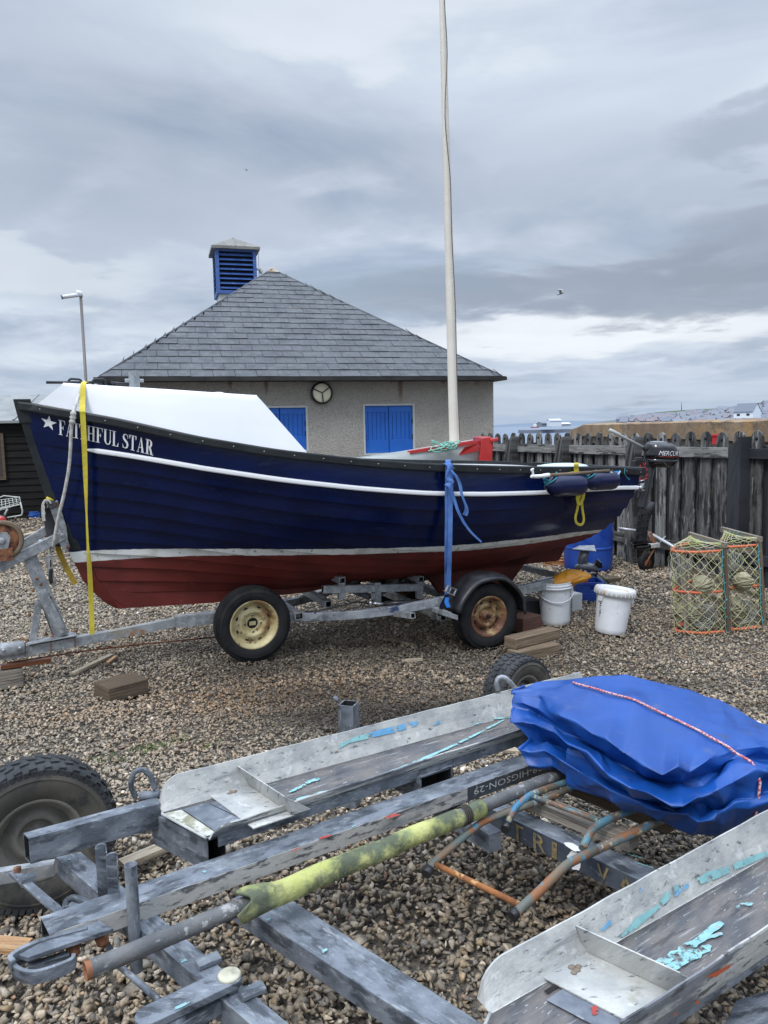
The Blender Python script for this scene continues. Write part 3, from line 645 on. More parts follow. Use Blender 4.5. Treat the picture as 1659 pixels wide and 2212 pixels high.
def stain_material():
    m=M['harl'];nt=m.node_tree;N=nt.nodes;L=nt.links;b=N['Principled BSDF'];src=b.inputs['Base Color'].links[0].from_socket
    tc=N.new('ShaderNodeTexCoord');sp=N.new('ShaderNodeSeparateXYZ');L.new(tc.outputs['Object'],sp.inputs[0])
    nz=N.new('ShaderNodeTexNoise');nz.inputs['Scale'].default_value=9;nz.inputs['Detail'].default_value=5;L.new(tc.outputs['Object'],nz.inputs['Vector'])
    def mt(op,a,b2):
        x=N.new('ShaderNodeMath');x.operation=op
        for i,q in enumerate((a,b2)):
            if isinstance(q,(int,float)): x.inputs[i].default_value=q
            else: L.new(q,x.inputs[i])
        return x.outputs[0]
    tot=None; h0=hut.location
    for px,py,hh,wd in ((497,832,.20,.05),(575,836,.34,.045),(865,845,.50,.06),(1030,829,.18,.07),(958,826,.14,.06),(845,828,.12,.03)):
        s_=bco(BP(px,py))[0]; X=BL(s_,0,0)[0]-h0.x
        dx=mt('DIVIDE',mt('SUBTRACT',sp.outputs[0],X),wd); dz=mt('DIVIDE',mt('SUBTRACT',zE-h0.z,sp.outputs[2]),hh)
        g=mt('SUBTRACT',1.15,mt('ADD',mt('MULTIPLY',dx,dx),mt('MULTIPLY',dz,dz))); g=mt('MAXIMUM',g,0)
        g=mt('MULTIPLY',g,mt('ADD',nz.outputs['Fac'],.25))
        tot=g if tot is None else mt('ADD',tot,g)
    tot=mt('MINIMUM',tot,.75)
    mx=N.new('ShaderNodeMix');mx.data_type='RGBA';L.new(tot,mx.inputs[0]);L.new(src,mx.inputs[6]);mx.inputs[7].default_value=(.20,.095,.045,1);L.new(mx.outputs[2],b.inputs['Base Color'])
stain_material()
# roof
OV=.35
apex_px=(587,582)
# apex lies above line at run R from the front eave; solve for centre
sc_=(EL+ER)/2
halfw=(ER-EL)/2
best=None
for R in np.linspace(2,9,300):
    a_=PL(587,582,B0-bn*(R-OV),bn); s_=bco(a_)[0]
    if best is None or abs(s_-sc_)<best[0]: best=(abs(s_-sc_),R,a_)
_,RUN,AP=best; RZ=AP[2]; RS=bco(AP)[0]; print('roof apex',RUN,RZ,RS,'centre',sc_)
def roof_face(mb,A,Bp,C,D,rows,nrm_dir,seed):
    """slates between eave A-B and top D-C (A under D)"""
    rr=random.Random(seed); A,Bp,C,D=[np.array(q,float) for q in(A,Bp,C,D)]
    nn=nrm(np.cross(Bp-A,D-A)); 
    if nn[2]<0: nn=-nn
    ed=nrm(Bp-A); Ltot=np.linalg.norm(Bp-A)
    for i in range(rows):
        t0=i/rows; t1=(i+1)/rows+.004
        l0=A+(D-A)*t0;r0_=Bp+(C-Bp)*t0;l1=A+(D-A)*min(t1,1);r1=Bp+(C-Bp)*min(t1,1)
        x0=(l0-A)@ed;x1=(r0_-A)@ed;y0=(l0+0-A)-ed*((l0-A)@ed);y1=(l1-A)-ed*((l1-A)@ed)
        xl1=(l1-A)@ed;xr1=(r1-A)@ed
        wd=.40; off=(i%2)*wd/2+rr.uniform(-.03,.03); x=math.floor((x0-off)/wd)*wd+off
        while x<x1:
            w_=wd; xa=max(x+.004,x0);xb=min(x+w_-.004,x1)
            if xb-xa>.02:
                lift=(.016+rr.uniform(-.003,.006))*(1 if seed==1 else .25); dz_=rr.uniform(-.004,.004)
                # top clipped to the hip
                ta=max(xa,min(xl1,xb)); tb=min(xb,max(xr1,xa))
                ta=max(xa,xl1) if xl1<xb else xb; tb=min(xb,xr1) if xr1>xa else xa
                sk=rr.uniform(-.004,.004)
                q=[A+ed*xa+y0*(1-.004+dz_*.2)+nn*lift,A+ed*xb+y0+nn*(lift+sk),A+ed*tb+y1+nn*.004,A+ed*ta+y1+nn*.004]
                mb.add(q+[p-nn*.012 for p in q],[(0,1,2,3),(4,5,1,0),(5,6,2,1),(7,4,0,3)],0,[(p@V(1,.3,0)+x*3.7,p[2]+i*1.3) for p in q]*2)
            x+=w_
eL=BL(EL,-OV,zE);eR=BL(ER,-OV,zE);ridgeback=BL(RS,DEPTH+OV-RUN,RZ);eLb=BL(EL,DEPTH+OV,zE);eRb=BL(ER,DEPTH+OV,zE)
mb=MB(); roof_face(mb,eL,eR,AP,AP,21,None,1); roof_face(mb,eR,eRb,ridgeback,AP,21,None,2); roof_face(mb,eLb,eL,AP,ridgeback,21,None,3)
mb.add([q-V(0,0,.03) for q in (eL,eR,AP)],[(0,1,2)],0);mb.add([q-V(0,0,.03) for q in (eR,eRb,ridgeback,AP)],[(0,1,2,3)],0);mb.add([q-V(0,0,.03) for q in (eLb,eL,AP,ridgeback)],[(0,1,2,3)],0);mb.add([q-V(0,0,.03) for q in (eRb,eLb,ridgeback)],[(0,1,2)],0)
mb.build('roof',M['slate'],hut)
M['capstone']=mat('ridge_capping',(.26,.20,.14),.9,0,var=((.38,.33,.27),8,5))
mb=MB()
mb.tube([AP+V(0,0,.0),ridgeback+V(0,0,.0)],.05,8)
c4=[AP+V(0,0,.09)]; q=[AP+(p-AP)*.045+V(0,0,.035) for p in (eL,eR)]; mb.add([AP+V(0,0,.07),q[0],q[1],AP+nrm(ridgeback-AP)*.3+V(0,0,.07)],[(0,1,2),(0,3,1),(0,2,3)])
mb.build('ridge_cap',M['capstone'],hut)
for pp in (eL,eR):
    mb=MB(); mb.tube([pp+(AP-pp)*.005,AP+(pp-AP)*.04],.026,8)
    mb.build('hip_flashing',M['slate'],hut)
mb=MB()
mb.beam(BL(EL-.02,-OV-.05,zE-.035),BL(ER+.02,-OV-.05,zE-.035),.10,.075); mb.beam(BL(EL+.02,-OV/2,zE-.05),BL(ER-.02,-OV/2,zE-.05),OV,.04)
mb.beam(BL(ER+.05,-OV,zE-.035),BL(ER+.05,DEPTH,zE-.035),.09,.07); mb.beam(BL(EL-.05,-OV,zE-.035),BL(EL-.05,DEPTH,zE-.035),.09,.07); mb.beam(BL(ER-.16,-OV,zE-.05),BL(ER-.16,DEPTH,zE-.05),.34,.03)
mb.build('gutter',M['gutter'],hut)
# bulkhead lamp
lc=BP(695,849,.06); lm=MB(); Rr=.215
lm.lathe(lc,bn,[(Rr,-.06),(Rr,.03),(Rr-.025,.05),(Rr-.034,.045),(Rr-.034,.0)],36); 
for k in range(3):
    a_=math.radians(35+120*k+ (0)); d2=be*math.cos(a_)+V(0,0,1)*math.sin(a_); lm.beam(lc+bn*.05,lc+bn*.05+d2*(Rr-.03),.020,.02,up=bn)
lo=lm.build('wall_lamp',M['black'],hut,bev=.002)
lm=MB(); lm.lathe(lc,bn,[(Rr-.032,.02),(Rr-.05,.034),(Rr*.4,.040),(.001,.041)],36); lm.build('lens',mat('cream_glass_lens',(.90,.86,.64),.35,0,var=((.82,.78,.56),6,3)),lo)
# cupola
cw=1.18; cy_=None
tgt=PL(511,660,B0-bn*0,bn)
best=None
for dp in np.linspace(RUN-OV,RUN+9,300):
    front=PL(512,630,B0-bn*(dp-cw/2),bn); s_=bco(front)[0]
    if best is None or abs(s_-RS)<best[0]: best=(abs(s_-RS),dp)
dp=best[1]; print('cupola depth',dp)
cz0=PL(512,636,B0-bn*(dp-cw/2),bn)[2]; cz1=PL(512,541,B0-bn*(dp-cw/2),bn)[2]; czt=PL(512,513,B0-bn*dp,bn)[2]
wpx=PL(556,600,B0-bn*(dp-cw/2),bn); wpx2=PL(474,600,B0-bn*(dp-cw/2),bn); cw=(wpx-wpx2)@be*1.07; print('cupola w',cw,cz0,cz1,czt)
cc=BL(RS,dp,0)
mb=MB(); mb.box(cc+V(0,0,(cz0+RZ-1)/2),be*cw*.44,bn*cw*.44,V(0,0,(cz0-RZ+1)/2)); cup=mb.build('cupola',M['frame_grey'],hut)
mb=MB()
for sx in(-1,1):
    for sy in(-1,1): mb.box(cc+be*sx*(cw/2-.06)+bn*sy*(cw/2-.06)+V(0,0,(cz0+cz1)/2),be*.06,bn*.06,V(0,0,(cz1-cz0)/2))
mb.box(cc+V(0,0,cz0+.06),be*(cw/2-.01),bn*(cw/2-.01),V(0,0,.06)); mb.box(cc+V(0,0,cz1-.03),be*(cw/2-.01),bn*(cw/2-.01),V(0,0,.03))
mb.build('louvre_frame',M['blue_louvre'],cup)
mb=MB(); mb.box(cc+V(0,0,(cz0+cz1)/2),be*(cw/2-.15),bn*(cw/2-.15),V(0,0,(cz1-cz0)/2-.05)); mb.build('louvre_void',M['black_shadow'],cup)
mb=MB(); ns=8
for k in range(ns):
    z=cz0+.16+(cz1-cz0-.22)*(k+.35)/ns; h2=(cz1-cz0)/ns
    for dr,td in ((bn,be),(-be,bn),(be,bn),(-bn,be)):
        c=cc+dr*(cw/2-.06)+V(0,0,z); sl=nrm(dr*.75-V(0,0,.6))
        mb.box(c,td*(cw/2-.11),sl*.07,np.cross(td,sl)*.009)
mb.build('louvre_slats',M['blue_louvre'],cup)
mb=MB(); e=cw/2+.13; b4=[cc+be*sx*e+bn*sy*e+V(0,0,cz1) for sx,sy in((-1,1),(1,1),(1,-1),(-1,-1))]; t4=[p+V(0,0,.10) for p in b4]; k4=[cc+be*sx*.12+bn*sy*.12+V(0,0,czt-.09) for sx,sy in((-1,1),(1,1),(1,-1),(-1,-1))]
mb.add(b4+t4+k4+[cc+V(0,0,czt)],[(3,2,1,0)]+[(i,(i+1)%4,4+(i+1)%4,4+i) for i in range(4)]+[(4+i,4+(i+1)%4,8+(i+1)%4,8+i) for i in range(4)]+[(8+i,8+(i+1)%4,12) for i in range(4)],0)
for i in range(4):
    for tt in ((.5,) ):
        a_=(t4[i]+t4[(i+1)%4])/2; b_=(k4[i]+k4[(i+1)%4])/2; mb.beam(a_+V(0,0,.008),b_+V(0,0,.008),.05,.03)
mb.build('cupola_roof',M['lead'],cup,bev=.008)
mb=MB(); c=cc+be*(cw/2+.09)+bn*(cw/2-.1); mb.tube([c+V(0,0,cz1+.02),c+V(0,0,cz0+.55)],.012,6); mb.tube([c+V(0,0,cz0+.9)-be*.1,c+V(0,0,cz0+.9)+be*.03],.045,10); mb.lathe(c+V(0,0,cz0+.85)+be*.06,nrm(be*.9-bn*.4),[(.001,-.02),(.10,0),(.12,.02)],14); mb.build('aerial',M['frame_grey'],cup)
# ------------------------------------------------------------ timber shed at left
TS=math.radians(12); se=V(math.cos(TS),math.sin(TS),0); sn=V(math.sin(TS),-math.cos(TS),0)
S0=Z(60,1122,0)
shed=thing('timber_shed','black weatherboarded shed with grey felt roof at the left edge','shed',S0)
M['shedwood']=mat('black_stained_boards',(.007,.0065,.0065),.8,0,'UV',var=((.014,.013,.012),3,7),stretch=(.4,4,4),spots=[((.03,.027,.024),4,.64,.8,8,(.3,5,5),.6)],spec=.2,bump=(12,.4,.004,8,(.4,8,8)))
M['felt']=mat('grey_roof_felt',(.21,.225,.225),.9,0,var=((.27,.285,.28),3,8),spots=[((.35,.36,.35),26,.6,.7,4,(1,1,1),.5)],bump=(60,.4,.006))
zs0=Yp(40,912,15.4)[2]; zs1=PL(10,858,S0-sn*2.2,sn)[2]; print('shed',zs0,zs1)
def SP(s_,dp,z): return S0+se*s_-sn*dp+V(0,0,z)
mb=MB(); nb=14; bh=zs0/nb
for k in range(nb):
    lo_=[SP(-6,-.02,k*bh),SP(2.2,-.02,k*bh),SP(2.2,.0,(k+1)*bh+.01),SP(-6,.0,(k+1)*bh+.01)]
    mb.add(lo_+[SP(-6,0.02,k*bh),SP(2.2,0.02,k*bh)],[(0,1,2,3),(4,5,1,0)],0,[(0+k*3,k*bh),(8.2+k*3,k*bh),(8.2+k*3,k*bh+bh),(k*3,k*bh+bh),(k*3,k*bh),(8+k*3,k*bh)])
mb.add([SP(2.2,0,0),SP(2.2,4.4,0),SP(2.2,4.4,zs0),SP(2.2,2.2,zs1),SP(2.2,0,zs0)],[(0,1,2,3,4)])
mb.build('boarded_wall',M['shedwood'],shed)
mb=MB(); mb.prism([SP(-6,-.15,zs0-.02),SP(2.3,-.15,zs0-.02),SP(2.3,2.2,zs1),SP(-6,2.2,zs1)],V(0,0,.05)); mb.prism([SP(-6,4.5,zs0-.02),SP(2.3,4.5,zs0-.02),SP(2.3,2.2,zs1),SP(-6,2.2,zs1)],V(0,0,.05))
for s_ in (-.1,-1.2,-2.3): mb.beam(SP(s_,-.15,zs0+.045),SP(s_-.0,2.2,zs1+.055),.035,.02)
mb.build('felt_roof',M['felt'],shed)
wp=bco; 
w0=PL(-30,936,S0,sn);w1=PL(15,1036,S0,sn); a0_=(w0-S0)@se;a1_=(w1-S0)@se
mb=MB()
for (q0,q1,q2,q3) in ((a0_,a1_,w0[2]-.05,w0[2]),(a0_,a1_,w1[2],w1[2]+.05),(a1_-.05,a1_,w1[2]+.05,w0[2]-.05),(a0_,a0_+.05,w1[2]+.05,w0[2]-.05)): mb.box(SP((q0+q1)/2,-.03,(q2+q3)/2),se*(q1-q0)/2,sn*.03,V(0,0,(q3-q2)/2))
fo=mb.build('window',M['wood_brown'],shed)
mb=MB(); mb.box(SP((a0_+a1_)/2,-.025,(w0[2]+w1[2])/2),se*((a1_-a0_)/2-.04),sn*.01,V(0,0,(w0[2]-w1[2])/2-.04)); mb.build('pane',mat('brown_board',(.05,.035,.028),.6),fo)

# ------------------------------------------------------------ picket fence
M['picket']=mat('weathered_tarred_picket',(.060,.060,.060),.9,0,'UV',var=((.13,.13,.125),5,8),stretch=(.6,5,5),spots=[((.012,.012,.013),5,.46,.62,10,(.5,3,3),.9),((.36,.36,.34),7,.60,.74,10,(.45,4,4),.75)],bump=(10,.6,.005,9,(.3,8,8)))
M['picket_pale']=mat('bleached_grey_picket',(.17,.17,.16),.9,0,'UV',var=((.28,.28,.265),5,8),stretch=(.6,5,5),spots=[((.018,.018,.018),4.5,.48,.62,10,(.5,2.5,2.5),.9),((.42,.42,.40),9,.60,.75,10,(.45,4,4),.7)],bump=(10,.6,.005,9,(.3,8,8)))
M['picket_black']=mat('black_tarred_timber',(.018,.020,.025),.8,0,'UV',var=((.035,.038,.045),3,7),stretch=(.5,4,4),spots=[((.09,.09,.09),5,.64,.76,8,(.3,5,5),.5)],bump=(10,.5,.004,9,(.3,8,8)))
FA=V(1.70,12.0,0); FB=V(3.71,7.6,0); fd=nrm(FB-FA); fn=nrm(V(fd[1],-fd[0],0)); 
if fn@(-FA)<0: fn=-fn      # towards the camera
fence=thing('picket_fence','weathered black and grey picket fence with rounded tops','fence',(FA+FB)/2)
def picket(s_,off,w_,zt,m,hole=True,zb=.02,th=.02):
    c=FA+fd*s_+fn*off; mb=MB(); n_=8; pts=[(-w_/2,zb),(w_/2,zb),(w_/2,zt-w_*.62)]
    for k in range(1,n_): a_=math.pi*k/n_; pts.append((w_/2*math.cos(a_),zt-w_*.62+w_*.62*math.sin(a_)))
    pts.append((-w_/2,zt-w_*.62))
    P=[c+fd*a_+V(0,0,z) for a_,z in pts]; n=len(P); 
    ou=random.random()*20
    vs=[p+fn*th/2 for p in P]+[p-fn*th/2 for p in P]; uv=[(z+ou,a_+ou*.3) for a_,z in pts]*2
    mb.add(vs,[tuple(range(n)),tuple(range(n,2*n))[::-1]]+[((i+1)%n,i,n+i,n+(i+1)%n) for i in range(n)],0,uv)
    if hole: mb.sphere(c+fn*(th/2)+V(0,0,zt-w_*.62+.01),.017,8,4,1,(1,1,1))
    return mb.build('picket',[m,M['black_shadow']],fence)
fr_=random.Random(9)
Ls=np.linalg.norm(FB-FA)
npk=26; sp_=.2105
for k in range(-1,29):
    s_=k*sp_
    pale=fr_.random()
    mm=M['picket'] if pale<.6 else M['picket_pale']
    if k>=24: mm=M['picket_black']
    ln=fr_.uniform(-.012,.012)
    picket(s_,.03,.138+fr_.uniform(-.006,.006),1.545+ln,mm)
    # rear picket shows in the gap, often black to paint the gap's shade
    picket(s_+sp_/2-.05,-.022,.150,1.40+fr_.uniform(-.02,.02),(M['picket_black'] if fr_.random()<.55 else M['picket']) if k<24 else M['picket_black'],hole=False)
def frail(s0,s1,z,h,m,off=.06,th=.04,nm='rail'):
    mb=MB(); mb.beam(FA+fd*s0+fn*off+V(0,0,z),FA+fd*s1+fn*off+V(0,0,z),th,h); return mb.build(nm,m,fence,bev=.003)
def sfor(px): # fence coordinate at a picture column
    best=min(np.linspace(-.5,9,2000),key=lambda s_:abs(prj(FA+fd*s_+fn*.1)[0]-px)); return float(best)
def prj(p):
    d=np.array(p,float)-[0,0,H]; z=d@cf; return CX+F*(d@cr)/z, CY-F*(d@cu)/z
s_posts=[sfor(1110),sfor(1218),sfor(1370),sfor(1592)]
print('fence posts',s_posts)
prev=-.3
for i,s_ in enumerate(s_posts):
    frail(prev,s_-.07,1.33-.0,.11,M['picket_pale'],.061); frail(prev,s_-.07,.28,.11,M['picket'],.061); prev=s_+.07
frail(prev,6.2,1.33,.10,M['picket_black']); frail(prev,6.2,.28,.10,M['picket_black'])
for i,s_ in enumerate(s_posts):
    mb=MB(); w_=.15; dpt=.15; zt=1.50 if i<3 else 1.50; c=FA+fd*s_+fn*(.042+dpt/2)
    mm=M['picket'] if i<3 else M['picket_black']
    P=[c-fd*w_/2+V(0,0,0),c+fd*w_/2,c+fd*w_/2+V(0,0,zt),c-fd*w_/2+V(0,0,zt-.11)]
    mb.add([p+fn*dpt/2 for p in P]+[p-fn*dpt/2 for p in P],[(0,1,2,3),(7,6,5,4),(1,0,4,5),(2,1,5,6),(3,2,6,7),(0,3,7,4)],0,[(p[2],q*.15) for q,p in enumerate(P)]*2); mb.build('post',mm,fence,bev=.004)
# red box corner behind fence
mb=MB(); c=Yp(1546,942,8.55); mb.prism([c+V(-.05,0,-.09),c+V(.07,0,-.09),c+V(.085,0,.0),c+V(-.065,0,.0)],V(0,.06,0)); mb.aabb(c[0]-.075,c[0]+.095,c[1]-.012,c[1]+.08,c[2]+.0,c[2]+.02); tag(mb.build('red_fish_box',mat('bright_red_plastic',(.60,.03,.035),.4)),'red plastic box showing above the picket fence','box')
# gulls
M['gull']=mat('gull_feathers',(.45,.45,.46),.8,0,var=((.14,.14,.15),12,2))
def gull(px,py,Y,s_,roll_,lab):
    c=Yp(px,py,Y); mb=MB(); a=nrm(V(.9,-.3,.25)); u=V(0,0,1); sd_=nrm(np.cross(a,u)); 
    mb.tube([c-a*.26*s_,c-a*.18*s_,c-a*.02*s_,c+a*.12*s_,c+a*.2*s_,c+a*.26*s_],[.012*s_,.04*s_,.065*s_,.055*s_,.035*s_,.006*s_],8)
    for sg,ang in((1,roll_),(-1,roll_+.5)):
        d1=nrm(sd_*sg*math.cos(ang)+u*math.sin(ang)); d2=nrm(d1-u*.5-a*.4)
        e=c+d1*.30*s_+a*.03*s_; t=e+d2*.36*s_
        mb.add([c+a*.08*s_,c-a*.08*s_,e-a*.09*s_,e+a*.05*s_,t-a*.04*s_],[(0,1,2,3),(3,2,4)],0)
        mb.add([q-V(0,0,.006) for q in (c+a*.08*s_,c-a*.08*s_,e-a*.09*s_,e+a*.05*s_,t-a*.04*s_)],[(3,2,1,0),(4,2,3)],0)
    tag(mb.build('seagull',M['gull']),lab,'bird')
gull(1211,634,30,.62,.5,'grey and white gull flying right of the tall mast'); gull(533,368,60,.45,.4,'tiny dark gull high above the cupola')
# cctv pole
pb=PL(186,827,V(0,10.5,0),V(0,-1,0)); pt=PL(173,641,V(0,10.5,0),V(0,-1,0))
pole=thing('camera_pole','slim grey pole with small white security camera behind the bow','pole',(pb[0],pb[1],0))
mb=MB(); bx=V(pb[0],pb[1],0); tp=V((pb[0]),pb[1],pt[2]); mb.tube([bx,tp],.019,12); mb.build('post',mat('grey_pole_paint',(.15,.135,.13),.5,.3),pole)
mb=MB(); mb.tube([tp,tp+V(0,0,.05),tp+V(-.05,0,.06)],.03,8); e0=tp+V(-.03,-.02,.02); e1=tp+V(-.20,-.12,-.02); mb.tube([e0,e1],.027,12); mb.build('camera_body',M['white_gloss'],pole)
mb=MB(); a_=nrm(e1-e0); mb.tube([e1+a_*.001,e1+a_*.012],.03,12); mb.build('lens',M['black_gloss'],pole)
# ------------------------------------------------------------ boat frame
TT=math.radians(25); ta=V(math.cos(TT),math.sin(TT),0); tn=V(math.sin(TT),-math.cos(TT),0)
O=V(-2.347,5.028,0)
def T(s_,d,z=0.): return O+s_*ta+d*tn+V(0,0,z)
LB=4.60
Zs=([0,.15,.5,1.0,1.5,2.0,2.5,3.0,3.5,4.0,4.35,4.6],[1.865,1.825,1.752,1.618,1.518,1.448,1.395,1.361,1.333,1.312,1.292,1.262])
Bs=([0,.04,.10,.2,.35,.5,.65,.8,.9,1],[.028,.15,.30,.52,.73,.84,.88,.85,.80,.70])
Zk=([0,.15,.35,.6,.8,1.0],[.56,.52,.47,.46,.50,.60])
def smooth_tab(tab,x): 
    X,Y=tab; t=np.clip(x,X[0],X[-1]); k=.02*(X[-1]-X[0]); return (np.interp(t-k,X,Y)+np.interp(t,X,Y)*2+np.interp(t+k,X,Y))/4
xsw=([0,.083,.15,.242,.317,.511,.654,.794,.909,1.0],[.43,.35,.32,.27,.228,.159,.115,.07,.04,.018])      # stem profile offset by height fraction
xtw=([0,.5,1.0],[4.40,4.49,4.60])
def hull_raw(u,w):
    x=np.interp(w,*xsw)*(1-u)+np.interp(w,*xtw)*u
    zt=smooth_tab(Zs,u*LB); zk=smooth_tab(Zk,u); z=zk+(zt-zk)*w
    B=smooth_tab(Bs,u)
    p=np.interp(u,[0,.1,.3,.6,1],[1.05,1.2,1.75,2.5,2.6]); q=np.interp(u,[0,.1,.3,.6,1],[1.0,.98,.78,.60,.80])
    g=(1-(1-w)**p)**q
    b=.022+(B-.022)*g
    if u<=0: b=.022
    return x,b,z
NW=90
def girth_tab(u):
    ws=np.linspace(0,1,NW)**1.3
    pts=np.array([hull_raw(u,w_) for w_ in ws]); d=np.linalg.norm(np.diff(pts,axis=0),axis=1); g=np.concatenate([[0],np.cumsum(d)])
    return ws,g
_gt={}
def gmf(u): return float(np.interp(u,[0,.11,.2,.33,.55,.75,1],[.190,.174,.155,.142,.142,.140,.135]))
def hull(u,g,off=0.):
    """g: 0 at sheer, 1 at keel by girth; returns world point on near side & side=+1"""
    key=round(float(u),4)
    if key not in _gt: _gt[key]=girth_tab(key)
    ws,gg=_gt[key]; gm=gmf(u); g=np.interp(g,[0,.148,1],[0,gm,1]); w_=np.interp((1-g)*gg[-1],gg,ws)
    return hull_raw(u,w_)
def hull_n(u,g,eps=.01):
    u0_=max(0.,u-eps);u1_=min(1.,u+eps);g0=max(0,g-.02);g1=min(1,g+.02)
    A=np.array(hull(u1_,g))-np.array(hull(u0_,g));B_=np.array(hull(u,g0))-np.array(hull(u,g1)); n_=np.cross(A,B_); n_=nrm(n_)   # local (s,d,z)
    if n_[1]<0: n_=-n_
    return n_
def tl(p,side=1): return T(p[0],p[1]*side,p[2])
strakes=[0,.148]+list(np.linspace(.148,.985,11)[1:])
LAP=.019
def hull_out(u,g,extra=0.,side=1,k0=None):
    """outer surface incl. clinker step"""
    k=max(i for i in range(len(strakes)-1) if strakes[i]<=g+1e-9); k=min(k,len(strakes)-2)
    k=k if k0 is None else k0; t=min(1,(g-strakes[k])/(strakes[k+1]-strakes[k])); fade=min(1,u/.06)
    o=np.array(hull(u,g))+hull_n(u,g)*(LAP*t*fade+extra); return tl(o,side)
# stripe heights along s
STt=([0,.5,1,1.5,2,2.5,3,3.5,4,4.6],[.872,.872,.857,.835,.812,.795,.783,.780,.778,.750])
STb=([0,.5,1,1.5,2,2.5,3,3.5,4,4.6],[.792,.800,.802,.786,.768,.752,.727,.722,.730,.720])
M['hull']=bpy.data.materials.new('painted_hull'); m=M['hull']; m.use_nodes=True; nt=m.node_tree; N=nt.nodes; L=nt.links; b=N['Principled BSDF']
at=N.new('ShaderNodeAttribute'); at.attribute_name='band'; sepx=N.new('ShaderNodeSeparateColor'); L.new(at.outputs['Color'],sepx.inputs[0])
tcx=N.new('ShaderNodeTexCoord')
def nz_(scale,det,lo,hi,sc=(1,1,1),loc=(0,0,0)):
    mp=N.new('ShaderNodeMapping'); mp.inputs['Scale'].default_value=sc; mp.inputs['Location'].default_value=loc; L.new(tcx.outputs['Object'],mp.inputs[0])
    n=N.new('ShaderNodeTexNoise'); n.inputs['Scale'].default_value=scale; n.inputs['Detail'].default_value=det; L.new(mp.outputs[0],n.inputs['Vector'])
    r=N.new('ShaderNodeMapRange'); r.interpolation_type='SMOOTHSTEP'; r.inputs['From Min'].default_value=lo; r.inputs['From Max'].default_value=hi; L.new(n.outputs['Fac'],r.inputs['Value']); return r.outputs['Result']
def mx_(f,a,c):
    x=N.new('ShaderNodeMix'); x.data_type='RGBA'; L.new(f,x.inputs[0])
    for q,i in((a,6),(c,7)):
        if isinstance(q,tuple): x.inputs[i].default_value=(*q,1)
        else: L.new(q,x.inputs[i])
    return x.outputs[2]
def step_(sock,at_):
    wob=N.new('ShaderNodeTexNoise'); wob.inputs['Scale'].default_value=14; L.new(tcx.outputs['Object'],wob.inputs['Vector'])
    a1=N.new('ShaderNodeMath'); a1.operation='MULTIPLY_ADD'; a1.inputs[1].default_value=.012; L.new(wob.outputs['Fac'],a1.inputs[0]); L.new(sock,a1.inputs[2])
    r=N.new('ShaderNodeMapRange'); r.inputs['From Min'].default_value=at_-.002+.006; r.inputs['From Max'].default_value=at_+.002+.006; L.new(a1.outputs[0],r.inputs['Value']); return r.outputs['Result']
navy=mx_(nz_(3,4,.35,.7),(.0016,.0066,.040),(.0024,.0098,.060)); navy=mx_(nz_(5,8,.62,.74,(1,1,4)),navy,(.008,.016,.055)); navy=mx_(nz_(60,3,.70,.73,(1,1,6)),navy,(.05,.07,.13)); navy=mx_(nz_(26,6,.70,.78,(1,1,1.5),(4,4,4)),navy,(.008,.012,.03))
white=mx_(nz_(8,8,.48,.68),(.72,.73,.70),(.50,.50,.45)); white=mx_(nz_(30,6,.62,.70),white,(.30,.29,.25)); redc=mx_(nz_(4,6,.35,.7),(.155,.026,.020),(.115,.019,.016)); redc=mx_(nz_(14,9,.64,.80,(1,1,2.2)),redc,(.21,.07,.055)); redc=mx_(nz_(2.2,6,.52,.7,(1,1,.5),(2,0,3)),redc,(.085,.017,.014))
redc=mx_(nz_(3,5,.6,.75,(1,1,2)),redc,(.07,.015,.013))
# band.r = .5+(z-top stripe)  band.g=.5+(z-bottom stripe)
c=mx_(step_(sepx.outputs[1],.5),redc,white); c=mx_(step_(sepx.outputs[0],.5),c,navy)
L.new(c,b.inputs['Base Color']); b.inputs['Specular IOR Level'].default_value=.32
rr_=N.new('ShaderNodeMapRange'); rr_.inputs['From Min'].default_value=0;rr_.inputs['From Max'].default_value=1; rr_.inputs['To Min'].default_value=.55;rr_.inputs['To Max'].default_value=.20
L.new(step_(sepx.outputs[0],.5),rr_.inputs['Value']); L.new(rr_.outputs[0],b.inputs['Roughness'])
bp=N.new('ShaderNodeBump'); bp.inputs['Strength'].default_value=.12; bp.inputs['Distance'].default_value=.02; nn_=N.new('ShaderNodeTexNoise'); nn_.inputs['Scale'].default_value=5; nn_.inputs['Detail'].default_value=3; mpx=N.new('ShaderNodeMapping'); mpx.inputs['Scale'].default_value=(1,1,3); L.new(tcx.outputs['Object'],mpx.inputs[0]); L.new(mpx.outputs[0],nn_.inputs['Vector']); L.new(nn_.outputs['Fac'],bp.inputs['Height']); L.new(bp.outputs[0],b.inputs['Normal'])
boat=thing('fishing_boat','navy clinker fishing boat with white cuddy and red bottom on a trailer','boat',T(2.3,0,0))
us=np.concatenate([np.linspace(0,.12,10)[:-1],np.linspace(.12,1,52)])
def band_obj(o):
    me=o.data; ca=me.color_attributes.new('band','FLOAT_COLOR','POINT'); off=np.array(o.parent.location if o.parent else (0,0,0))
    co=np.empty(len(me.vertices)*3); me.vertices.foreach_get('co',co); co=co.reshape(-1,3)+off
    s_=(co-O)@ta; z=co[:,2]
    c_=np.stack([.5+z-np.interp(s_,*STt),.5+z-np.interp(s_,*STb),0*z,0*z+1],1); ca.data.foreach_set('color',c_.ravel())
